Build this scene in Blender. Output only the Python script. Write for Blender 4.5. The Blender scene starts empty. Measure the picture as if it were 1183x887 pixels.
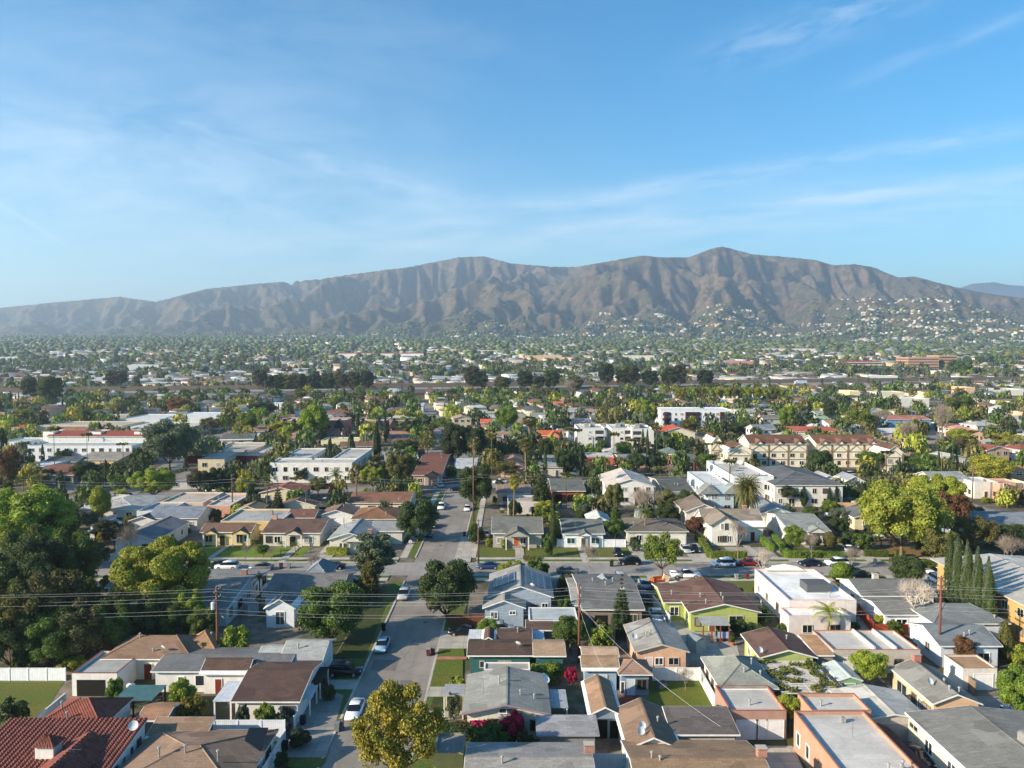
import bpy, bmesh, math, random
import numpy as np
from math import radians as R, sin, cos, pi, atan, tan
random.seed(7)
rng = np.random.default_rng(7)
scene = bpy.context.scene
COL = scene.collection
# ---------------------------------------------------------------- camera model (photo is 1183 x 887)
CX, CY, F, HC, HZ = 591.5, 443.5, 860.0, 44.0, 403.0
PITCH = atan((CY - HZ) / F)
CROPS = {}
for i_, x_ in enumerate((0, 230, 460, 690, 923)):
    CROPS['A%d' % (i_ + 1)] = (x_, 687, 4.435)
    CROPS['B%d' % (i_ + 1)] = (x_, 520, 4.435)
    CROPS['C%d' % (i_ + 1)] = (x_, 380, 4.55)
CROPS['P'] = (0, 0, 1.0)


def pix(c, x, y):
    a = CROPS[c]
    return a[0] + x / a[2], a[1] + y / a[2]


def gp(px, py, z=0.0):
    """the point of height z that the photograph shows at this pixel"""
    u, v = (px - CX) / F, (CY - py) / F
    d = (u, cos(PITCH) + v * sin(PITCH), -sin(PITCH) + v * cos(PITCH))
    t = (z - HC) / d[2]
    return d[0] * t, d[1] * t


def zat(py, Y):
    v = (CY - py) / F
    return HC + Y * (-sin(PITCH) + v * cos(PITCH)) / (cos(PITCH) + v * sin(PITCH))


def G(c, x, y, z=0.0):
    return gp(*pix(c, x, y), z)


def lin(h):
    h = h.lstrip('#')
    v = [int(h[i:i + 2], 16) / 255 for i in (0, 2, 4)]
    return [(c / 12.92 if c <= 0.04045 else ((c + 0.055) / 1.055) ** 2.4) for c in v]


# ---------------------------------------------------------------- materials
MATS = {}


def nodes(name):
    m = bpy.data.materials.new(name)
    m.use_nodes = True
    nt = m.node_tree
    b = nt.nodes['Principled BSDF']
    b.inputs['Roughness'].default_value = 0.85
    b.inputs['Specular IOR Level'].default_value = 0.25
    return m, nt, b


def N(nt, t, **k):
    n = nt.nodes.new(t)
    for a, v in k.items():
        setattr(n, a, v)
    return n


def L(nt, a, b):
    nt.links.new(a, b)


def noise(nt, scale, detail=3, vec=None, rough=0.6):
    n = N(nt, 'ShaderNodeTexNoise')
    n.inputs['Scale'].default_value = scale
    n.inputs['Detail'].default_value = detail
    n.inputs['Roughness'].default_value = rough
    if vec is not None:
        L(nt, vec, n.inputs['Vector'])
    return n


def mixc(nt, fac, a, b, mode='MIX'):
    n = N(nt, 'ShaderNodeMix', data_type='RGBA', blend_type=mode)
    for s, v in ((n.inputs[0], fac), (n.inputs[6], a), (n.inputs[7], b)):
        if hasattr(v, 'is_linked'):
            L(nt, v, s)
        elif isinstance(v, (int, float)):
            s.default_value = v
        else:
            s.default_value = (*v[:3], 1)
    return n.outputs[2]


def mrange(nt, v, a, b, c, d):
    n = N(nt, 'ShaderNodeMapRange')
    L(nt, v, n.inputs[0])
    for i, q in enumerate((a, b, c, d)):
        n.inputs[i + 1].default_value = q
    return n.outputs[0]


def math_(nt, op, a, b=None):
    n = N(nt, 'ShaderNodeMath', operation=op)
    for i, v in enumerate((a, b)):
        if v is None:
            continue
        if hasattr(v, 'is_linked'):
            L(nt, v, n.inputs[i])
        else:
            n.inputs[i].default_value = v
    return n.outputs[0]


def sc(c, k):
    return [min(1, v * k) for v in c]


def M(style, col='#808080'):
    key = style + col
    if key in MATS:
        return MATS[key]
    c = lin(col)
    m, nt, b = nodes(key.replace('#', '_'))
    tc = N(nt, 'ShaderNodeTexCoord').outputs['Object']
    oi = N(nt, 'ShaderNodeObjectInfo')
    if style == 'plain':
        n = noise(nt, 1.2, 4, tc)
        L(nt, mixc(nt, mrange(nt, n.outputs[0], .3, .7, 0, 1), sc(c, .86), sc(c, 1.08)), b.inputs[0])
    elif style == 'wall':
        n = noise(nt, .9, 5, tc)
        n2 = noise(nt, 14, 2, tc)
        a = mixc(nt, mrange(nt, n.outputs[0], .35, .7, 0, 1), sc(c, .84), sc(c, 1.05))
        mp = N(nt, 'ShaderNodeMapping')
        mp.inputs['Scale'].default_value = (1.6, 1.6, .18)
        L(nt, tc, mp.inputs[0])
        n3 = noise(nt, 1.5, 5, mp.outputs[0], .75)
        a = mixc(nt, mrange(nt, n3.outputs[0], .5, .75, 0, .6), a, [c[0] * .6, c[1] * .56, c[2] * .5])
        L(nt, mixc(nt, mrange(nt, n2.outputs[0], .3, .7, 0, .3), a, sc(c, .66)), b.inputs[0])
    elif style in ('siding', 'boards'):
        sep = N(nt, 'ShaderNodeSeparateXYZ')
        L(nt, tc, sep.inputs[0])
        if style == 'siding':
            f = math_(nt, 'FRACT', math_(nt, 'MULTIPLY', sep.outputs[2], 5.5))
        else:
            f = math_(nt, 'FRACT', math_(nt, 'MULTIPLY', math_(nt, 'ADD', sep.outputs[0], sep.outputs[1]), 4.5))
        n = noise(nt, 1.5, 4, tc)
        a = mixc(nt, mrange(nt, n.outputs[0], .3, .7, 0, 1), sc(c, .85), sc(c, 1.06))
        L(nt, mixc(nt, mrange(nt, f, .8, .86, 0, .55), a, sc(c, .4)), b.inputs[0])
    elif style == 'shingle':
        n1 = noise(nt, .45, 4, tc)
        n2 = noise(nt, 5.5, 4, tc, .8)
        sep = N(nt, 'ShaderNodeSeparateXYZ')
        L(nt, tc, sep.inputs[0])
        br = N(nt, 'ShaderNodeTexBrick')
        L(nt, tc, br.inputs['Vector'])
        br.inputs['Scale'].default_value = 1.0
        br.inputs['Brick Width'].default_value = .9
        br.inputs['Row Height'].default_value = .3
        br.inputs['Mortar Size'].default_value = .015
        br.inputs['Color1'].default_value = (*sc(c, .78), 1)
        br.inputs['Color2'].default_value = (*sc(c, 1.24), 1)
        br.inputs['Mortar'].default_value = (*sc(c, .55), 1)
        a = mixc(nt, mrange(nt, n1.outputs[0], .4, .6, 0, .7), br.outputs[0], sc(c, .72))
        a = mixc(nt, mrange(nt, n2.outputs[0], .42, .72, 0, .7), a, sc(c, 1.45))
        vo = N(nt, 'ShaderNodeTexVoronoi', distance='CHEBYCHEV')
        vo.inputs['Scale'].default_value = .42
        vo.inputs['Randomness'].default_value = .9
        L(nt, tc, vo.inputs['Vector'])
        sv = N(nt, 'ShaderNodeSeparateColor')
        L(nt, vo.outputs['Color'], sv.inputs[0])
        a = mixc(nt, mrange(nt, sv.outputs[0], .8, .82, 0, .45), a, sc(c, .55))
        a = mixc(nt, mrange(nt, sv.outputs[1], .88, .9, 0, .4), a, sc(c, 1.6))
        hsv = N(nt, 'ShaderNodeHueSaturation')
        L(nt, a, hsv.inputs['Color'])
        L(nt, mrange(nt, oi.outputs['Random'], 0, 1, .85, 1.15), hsv.inputs['Value'])
        L(nt, hsv.outputs[0], b.inputs[0])
        bp = N(nt, 'ShaderNodeBump')
        bp.inputs['Strength'].default_value = .5
        bp.inputs['Distance'].default_value = .05
        L(nt, n2.outputs[0], bp.inputs['Height'])
        L(nt, bp.outputs[0], b.inputs['Normal'])
        b.inputs['Roughness'].default_value = .95
    elif style == 'membrane':      # flat roofs: patched roll roofing
        n1 = noise(nt, .25, 5, tc)
        n2 = noise(nt, 3.0, 4, tc, .75)
        br = N(nt, 'ShaderNodeTexBrick')
        L(nt, tc, br.inputs['Vector'])
        br.inputs['Scale'].default_value = 1
        br.inputs['Brick Width'].default_value = 5.0
        br.inputs['Row Height'].default_value = 1.0
        br.inputs['Mortar Size'].default_value = .02
        br.inputs['Color1'].default_value = (*sc(c, .95), 1)
        br.inputs['Color2'].default_value = (*sc(c, 1.05), 1)
        br.inputs['Mortar'].default_value = (*sc(c, .72), 1)
        a = mixc(nt, mrange(nt, n1.outputs[0], .42, .68, 0, .8), br.outputs[0], sc(c, .62))
        a = mixc(nt, mrange(nt, n2.outputs[0], .5, .8, 0, .6), a, sc(c, .55))
        L(nt, a, b.inputs[0])
    elif style == 'metal':
        sep = N(nt, 'ShaderNodeSeparateXYZ')
        L(nt, tc, sep.inputs[0])
        f = math_(nt, 'FRACT', math_(nt, 'MULTIPLY', sep.outputs[0], 2.4))
        n = noise(nt, 1.1, 5, tc, .7)
        a = mixc(nt, mrange(nt, n.outputs[0], .35, .7, 0, 1), sc(c, .75), sc(c, 1.15))
        L(nt, mixc(nt, mrange(nt, f, .84, .92, 0, .5), a, sc(c, .45)), b.inputs[0])
        b.inputs['Roughness'].default_value = .55
        b.inputs['Metallic'].default_value = .2
    elif style == 'tile':
        n1 = noise(nt, 1.6, 3, tc)
        n2 = noise(nt, 9, 3, tc, .8)
        a = mixc(nt, mrange(nt, n1.outputs[0], .35, .65, 0, 1), sc(c, .7), sc(c, 1.15))
        a = mixc(nt, mrange(nt, n2.outputs[0], .5, .75, 0, .6), a, sc(c, .45))
        L(nt, a, b.inputs[0])
        sep = N(nt, 'ShaderNodeSeparateXYZ')
        L(nt, tc, sep.inputs[0])
        w = math_(nt, 'SINE', math_(nt, 'MULTIPLY', math_(nt, 'ADD', sep.outputs[0], sep.outputs[1]), 20))
        bp = N(nt, 'ShaderNodeBump')
        bp.inputs['Strength'].default_value = .4
        bp.inputs['Distance'].default_value = .05
        L(nt, w, bp.inputs['Height'])
        L(nt, bp.outputs[0], b.inputs['Normal'])
    elif style == 'brick':
        br = N(nt, 'ShaderNodeTexBrick')
        sep = N(nt, 'ShaderNodeSeparateXYZ')
        L(nt, tc, sep.inputs[0])
        cb = N(nt, 'ShaderNodeCombineXYZ')
        L(nt, math_(nt, 'ADD', sep.outputs[0], sep.outputs[1]), cb.inputs[0])
        L(nt, sep.outputs[2], cb.inputs[1])
        L(nt, cb.outputs[0], br.inputs['Vector'])
        br.inputs['Scale'].default_value = 1
        br.inputs['Brick Width'].default_value = .3
        br.inputs['Row Height'].default_value = .12
        br.inputs['Mortar Size'].default_value = .012
        br.inputs['Color1'].default_value = (*sc(c, .8), 1)
        br.inputs['Color2'].default_value = (*sc(c, 1.2), 1)
        br.inputs['Mortar'].default_value = (.4, .37, .33, 1)
        L(nt, br.outputs[0], b.inputs[0])
    elif style == 'glass':
        b.inputs['Base Color'].default_value = (*c, 1)
        b.inputs['Roughness'].default_value = .08
        b.inputs['Specular IOR Level'].default_value = .6
    elif style == 'paint':
        b.inputs['Base Color'].default_value = (*c, 1)
        b.inputs['Roughness'].default_value = .3
        b.inputs['Coat Weight'].default_value = .5
        b.inputs['Coat Roughness'].default_value = .08
        b.inputs['Metallic'].default_value = .15
    elif style == 'asphalt':
        gw = N(nt, 'ShaderNodeNewGeometry').outputs['Position']
        n1 = noise(nt, .12, 5, gw)
        n2 = noise(nt, 3, 4, gw, .8)
        mp = N(nt, 'ShaderNodeMapping')
        mp.inputs['Scale'].default_value = (.9, .04, 1) if 'x' not in key else (.04, .9, 1)
        L(nt, gw, mp.inputs[0])
        n3 = noise(nt, 1, 3, mp.outputs[0])
        vo = N(nt, 'ShaderNodeTexVoronoi', feature='DISTANCE_TO_EDGE')
        vo.inputs['Scale'].default_value = .3
        wv = noise(nt, .5, 3, gw)
        L(nt, mixc(nt, .25, gw, wv.outputs[1]), vo.inputs['Vector'])
        a = mixc(nt, mrange(nt, n1.outputs[0], .35, .65, 0, 1), sc(c, .8), sc(c, 1.2))
        a = mixc(nt, mrange(nt, n3.outputs[0], .45, .75, 0, .5), a, sc(c, .62))
        a = mixc(nt, mrange(nt, n2.outputs[0], .5, .8, 0, .4), a, sc(c, 1.4))
        a = mixc(nt, mrange(nt, vo.outputs[0], 0, .014, .45, 0), a, sc(c, .4))
        L(nt, a, b.inputs[0])
    elif style == 'concrete':
        gw = N(nt, 'ShaderNodeNewGeometry').outputs['Position']
        br = N(nt, 'ShaderNodeTexBrick')
        L(nt, gw, br.inputs['Vector'])
        br.offset = 0
        br.inputs['Scale'].default_value = 1
        br.inputs['Brick Width'].default_value = 1.8
        br.inputs['Row Height'].default_value = 1.8
        br.inputs['Mortar Size'].default_value = .03
        br.inputs['Color1'].default_value = (*sc(c, .9), 1)
        br.inputs['Color2'].default_value = (*sc(c, 1.07), 1)
        br.inputs['Mortar'].default_value = (*sc(c, .55), 1)
        n1 = noise(nt, .5, 5, gw)
        L(nt, mixc(nt, mrange(nt, n1.outputs[0], .45, .75, 0, .8), br.outputs[0], sc(c, .6)), b.inputs[0])
    elif style == 'lawn':
        gw = N(nt, 'ShaderNodeNewGeometry').outputs['Position']
        n1 = noise(nt, .22, 4, gw)
        n2 = noise(nt, 4, 4, gw, .8)
        a = mixc(nt, mrange(nt, n1.outputs[0], .4, .7, 0, 1), c, [c[0] * 1.75, c[1] * .92, c[2] * 1.3])
        L(nt, mixc(nt, mrange(nt, n2.outputs[0], .4, .65, 0, .9), a, sc(c, .5)), b.inputs[0])
        bp = N(nt, 'ShaderNodeBump')
        bp.inputs['Distance'].default_value = .08
        L(nt, n2.outputs[0], bp.inputs['Height'])
        L(nt, bp.outputs[0], b.inputs['Normal'])
    elif style == 'leaf':
        geo = N(nt, 'ShaderNodeNewGeometry')
        n1 = noise(nt, .55, 2, tc)
        hsv = N(nt, 'ShaderNodeHueSaturation')
        a = mixc(nt, mrange(nt, n1.outputs[0], .35, .68, 0, 1), [c[0] * .68, c[1] * .78, c[2] * .8], [c[0] * 1.3, c[1] * 1.18, c[2]])
        L(nt, a, hsv.inputs['Color'])
        L(nt, mrange(nt, oi.outputs['Random'], 0, 1, .485, .515), hsv.inputs['Hue'])
        v = math_(nt, 'MULTIPLY', mrange(nt, geo.outputs['Random Per Island'], 0, 1, .74, 1.28), mrange(nt, oi.outputs['Random'], 0, 1, .88, 1.12))
        L(nt, v, hsv.inputs['Value'])
        leaf_shader(nt, b, hsv.outputs[0])
    elif style == 'attrleaf':
        at = N(nt, 'ShaderNodeAttribute', attribute_name='col')
        gw = N(nt, 'ShaderNodeNewGeometry')
        n1 = noise(nt, .35, 3, gw.outputs['Position'], .8)
        v = mrange(nt, n1.outputs[0], .3, .7, .65, 1.35)
        hsv = N(nt, 'ShaderNodeHueSaturation')
        L(nt, at.outputs[0], hsv.inputs['Color'])
        L(nt, v, hsv.inputs['Value'])
        leaf_shader(nt, b, hsv.outputs[0])
    elif style == 'attr':
        at = N(nt, 'ShaderNodeAttribute', attribute_name='col')
        L(nt, at.outputs[0], b.inputs[0])
    elif style == 'bark':
        n = noise(nt, 3, 4, tc)
        L(nt, mixc(nt, n.outputs[0], sc(c, .6), sc(c, 1.4)), b.inputs[0])
    elif style == 'solar':
        br = N(nt, 'ShaderNodeTexBrick')
        br.offset = 0
        L(nt, tc, br.inputs['Vector'])
        br.inputs['Scale'].default_value = 1
        br.inputs['Brick Width'].default_value = 1.0
        br.inputs['Row Height'].default_value = 1.5
        br.inputs['Mortar Size'].default_value = .03
        br.inputs['Color1'].default_value = (*c, 1)
        br.inputs['Color2'].default_value = (*sc(c, 1.3), 1)
        br.inputs['Mortar'].default_value = (.3, .32, .35, 1)
        L(nt, br.outputs[0], b.inputs[0])
        b.inputs['Roughness'].default_value = .2
    MATS[key] = m
    return m


def leaf_shader(nt, b, color):
    L(nt, color, b.inputs[0])
    b.inputs['Roughness'].default_value = .6
    b.inputs['Specular IOR Level'].default_value = .3
    tr = N(nt, 'ShaderNodeBsdfTranslucent')
    L(nt, color, tr.inputs[0])
    mx = N(nt, 'ShaderNodeMixShader')
    mx.inputs[0].default_value = .3
    L(nt, b.outputs[0], mx.inputs[1])
    L(nt, tr.outputs[0], mx.inputs[2])
    out = nt.nodes['Material Output']
    L(nt, mx.outputs[0], out.inputs[0])


# ---------------------------------------------------------------- mesh helpers
class MB:
    def __init__(s):
        s.v, s.f, s.m = [], [], []

    def add(s, vs, fs, mi=0):
        o = len(s.v)
        s.v += [tuple(p) for p in vs]
        s.f += [tuple(o + i for i in f) for f in fs]
        s.m += [mi] * len(fs)
        return s

    def box(s, x0, x1, y0, y1, z0, z1, mi=0):
        vs = [(x0, y0, z0), (x1, y0, z0), (x1, y1, z0), (x0, y1, z0), (x0, y0, z1), (x1, y0, z1), (x1, y1, z1), (x0, y1, z1)]
        return s.add(vs, [(0, 3, 2, 1), (4, 5, 6, 7), (0, 1, 5, 4), (1, 2, 6, 5), (2, 3, 7, 6), (3, 0, 4, 7)], mi)

    def prism(s, prof, a, b, axis, mi=0):
        """profile of (h, z) points extruded along axis ('x' or 'y') from a to b"""
        n = len(prof)
        P = (lambda t, h, z: (t, h, z)) if axis == 'x' else (lambda t, h, z: (h, t, z))
        vs = [P(a, h, z) for h, z in prof] + [P(b, h, z) for h, z in prof]
        fs = [tuple(range(n)), tuple(range(2 * n - 1, n - 1, -1))] + [(i, i + n, (i + 1) % n + n, (i + 1) % n) for i in range(n)]
        return s.add(vs, fs, mi)

    def tube(s, pts, rad, n=6, mi=0, cap=True):
        import mathutils
        V = mathutils.Vector
        pts = [V(p) for p in pts]
        if not hasattr(rad, '__len__'):
            rad = [rad] * len(pts)
        o = []
        for i, p in enumerate(pts):
            d = (pts[min(i + 1, len(pts) - 1)] - pts[max(i - 1, 0)]).normalized()
            a = d.cross(V((0, 0, 1)) if abs(d.z) < .9 else V((1, 0, 0))).normalized()
            b2 = d.cross(a)
            o += [tuple(p + (a * cos(2 * pi * k / n) + b2 * sin(2 * pi * k / n)) * rad[i]) for k in range(n)]
        fs = [(i * n + k, i * n + (k + 1) % n, (i + 1) * n + (k + 1) % n, (i + 1) * n + k) for i in range(len(pts) - 1) for k in range(n)]
        if cap:
            fs += [tuple(range(n)), tuple(len(pts) * n - 1 - k for k in range(n))]
        return s.add(o, fs, mi)

    def mesh(s, name, mats, smooth=False):
        me = bpy.data.meshes.new(name)
        me.from_pydata(s.v, [], s.f)
        for m in (mats if isinstance(mats, (list, tuple)) else [mats]):
            me.materials.append(m)
        me.polygons.foreach_set('material_index', s.m)
        bm = bmesh.new()
        bm.from_mesh(me)
        bmesh.ops.recalc_face_normals(bm, faces=bm.faces)
        bm.to_mesh(me)
        bm.free()
        if smooth:
            me.polygons.foreach_set('use_smooth', [True] * len(me.polygons))
        return me

    def build(s, name, mats, parent=None, smooth=False):
        return link(name, s.mesh(name, mats, smooth), parent)


def link(name, data, parent=None, loc=None, rz=None, scale=None):
    o = bpy.data.objects.new(name, data)
    COL.objects.link(o)
    if parent is not None:
        o.parent = parent
    if loc is not None:
        o.location = loc
    if rz is not None:
        o.rotation_euler = (0, 0, rz)
    if scale is not None:
        o.scale = scale
    return o


USED_LABELS = {}


def tag(o, label=None, cat=None, group=None, kind=None):
    if label:
        o['label'] = label
        USED_LABELS[label] = USED_LABELS.get(label, 0) + 1
    if cat:
        o['category'] = cat
    if group:
        o['group'] = group
    if kind:
        o['kind'] = kind
    return o


LANDMARKS = []      # (X, Y, phrase)


def auto_label(head, X, Y, tail=''):
    """head + relation to the nearest named thing, kept unique"""
    c = sorted(LANDMARKS, key=lambda l: (l[0] - X) ** 2 + (l[1] - Y) ** 2)[:9]

    def rel(l):
        dx, dy = X - l[0], Y - l[1]
        if abs(dy) > abs(dx) * 1.1:
            r = 'behind' if dy > 0 else 'in front of'
        else:
            r = 'left of' if dx < 0 else 'right of'
        return r
    for pre in ('', 'just '):
        for l in c:
            d = math.hypot(X - l[0], Y - l[1])
            if pre and d > 22:
                continue
            t = '%s %s%s %s%s' % (head, pre, rel(l), l[2], tail)
            if t not in USED_LABELS and len(t.split()) <= 16:
                return t
    for i in range(len(c)):
        for j in range(i + 1, len(c)):
            t = '%s %s %s, %s %s' % (head, rel(c[i]), c[i][2], rel(c[j]), c[j][2])
            if t not in USED_LABELS and len(t.split()) <= 16:
                return t
    for w in ('second', 'third', 'fourth', 'fifth', 'sixth', 'seventh', 'eighth', 'ninth', 'tenth', 'eleventh', 'twelfth'):
        for l in c:
            t = '%s %s %s %s' % (w, head, rel(l), l[2])
            if t not in USED_LABELS and len(t.split()) <= 16:
                return t
    return t


OCC = []            # occupied ground rectangles


def free(x0, x1, y0, y1, pad=0.0):
    for a in OCC:
        if x0 - pad < a[1] and x1 + pad > a[0] and y0 - pad < a[3] and y1 + pad > a[2]:
            return False
    return True


def sheet(name, pts, z, mat, label=None):
    mb = MB()
    n = len(pts)
    mb.add([(x, y, z) for x, y in pts], [tuple(range(n))])
    o = mb.build(name, mat)
    return tag(o, kind='structure')


# ---------------------------------------------------------------- windows, doors, roof bits
WC = {}


def window(parent, loc, rz, w, h, near=True, frame='#e8e8e4', glass='#1c2328', name='window'):
    if glass == '#1c2328':
        glass = random.choice(('#1c2328', '#2b3338', '#43494b', '#8b8a82', '#10151a'))
    if frame == '#e8e8e4':
        frame = random.choice(('#e8e8e4', '#e8e8e4', '#b9b4a8', '#6f5d4c'))
    w, h = round(w, 1), round(h, 1)
    k = (w, h, near, frame, glass)
    if k not in WC:
        f = MB()
        t, d0, d1 = .09, -.09, .0
        f.box(-w / 2 - t, w / 2 + t, d0, d1, h / 2, h / 2 + t).box(-w / 2 - t, w / 2 + t, d0 - .04, d1, -h / 2 - t, -h / 2)
        f.box(-w / 2 - t, -w / 2, d0, d1, -h / 2, h / 2).box(w / 2, w / 2 + t, d0, d1, -h / 2, h / 2)
        if w > .8:
            f.box(-.035, .035, d0 + .01, d1, -h / 2, h / 2)
        p = MB().box(-w / 2, w / 2, -.035, 0, -h / 2, h / 2)
        if near:
            WC[k] = (f.mesh('window_frame', M('plain', frame)), p.mesh('window_pane', M('glass', glass)))
        else:
            f.box(-w / 2, w / 2, -.035, 0, -h / 2, h / 2, 1)
            WC[k] = (f.mesh('window', [M('plain', frame), M('glass', glass)]), None)
    a, b = WC[k]
    o = link(name, a, parent, loc, rz)
    if b:
        link('pane', b, o)
    return o


def door(parent, loc, rz, w, h, col='#5a3a28', name='door'):
    mb = MB().box(-w / 2, w / 2, -.05, 0, 0, h)
    mb.box(-w / 2 - .08, -w / 2, -.08, 0, 0, h + .08, 1).box(w / 2, w / 2 + .08, -.08, 0, 0, h + .08, 1).box(-w / 2, w / 2, -.08, 0, h, h + .08, 1)
    if w > 2:
        for i in range(1, 4):
            mb.box(-w / 2, w / 2, -.06, -.05, h * i / 4 - .02, h * i / 4, 1)
    o = mb.build(name, [M('plain', col), M('plain', '#d8d6d0')], parent)
    o.location = loc
    o.rotation_euler = (0, 0, rz)
    if w < 1.5:
        MB().box(w / 2 - .16, w / 2 - .1, -.1, -.05, h * .45, h * .45 + .1).build('handle', M('metal', '#8a8a88'), o)
    return o


def vent(parent, x, y, z, hh=.6):
    mb = MB().tube([(0, 0, -.2), (0, 0, hh)], .09, 8).tube([(0, 0, hh), (0, 0, hh + .14)], [.17, .14], 8)
    o = mb.build('roof_vent', M('metal', '#a8a8a4'), parent)
    o.location = (x, y, z)
    return o


def dish(parent, x, y, z, az=2.6, r=.42):
    vs, fs = [], []
    rings, n = 3, 12
    vs.append((0, 0, 0))
    for i in range(1, rings + 1):
        q = r * i / rings
        vs += [(q * cos(2 * pi * k / n), q * sin(2 * pi * k / n), .25 * q * q / r) for k in range(n)]
    fs += [(0, 1 + k, 1 + (k + 1) % n) for k in range(n)]
    for i in range(rings - 1):
        a = 1 + i * n
        fs += [(a + k, a + n + k, a + n + (k + 1) % n, a + (k + 1) % n) for k in range(n)]
    mb = MB().add(vs, fs)
    mb.tube([(0, -.3, .0), (0, -.25, .45)], .015, 4)
    o = mb.build('satellite_dish', M('plain', '#c9ccce'), parent)
    o.location = (x, y, z + .65)
    o.rotation_euler = (R(55), 0, az)
    p = MB().tube([(x, y, z - .15), (x, y, z + .65)], .03, 5).build('dish_mast', M('metal', '#8a8a88'), parent)
    return o


def antenna(parent, x, y, z, h=1.8):
    mb = MB().tube([(0, 0, -.2), (0, 0, h)], .02, 4)
    mb.tube([(-.7, 0, h - .1), (.7, 0, h - .1)], .015, 4)
    for k in range(7):
        q = .2 + .07 * k
        mb.tube([(-.6 + .2 * k, -q, h - .1), (-.6 + .2 * k, q, h - .1)], .01, 3)
    o = mb.build('antenna', M('metal', '#6f7070'), parent)
    o.location = (x, y, z)
    return o


# ---------------------------------------------------------------- houses
def corrugated(mb, p0, p1, q0, q1, pitch=.34, amp=.07, mi=0):
    """tiled slope between eave line p0-p1 and ridge line q0-q1, rolls running down the slope"""
    p0, p1, q0, q1 = map(np.array, (p0, p1, q0, q1))
    n = max(2, int(np.linalg.norm(p1 - p0) / pitch)) * 4
    vs, fs = [], []
    for i in range(n + 1):
        t = i / n
        z = amp * abs(sin(pi * i / 4))
        for s in (0, 1):
            e = p0 + (p1 - p0) * t if s == 0 else q0 + (q1 - q0) * t
            vs.append((e[0], e[1], e[2] + z + .01))
    fs = [(2 * i, 2 * i + 2, 2 * i + 3, 2 * i + 1) for i in range(n)]
    mb.add(vs, fs, mi)


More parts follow.
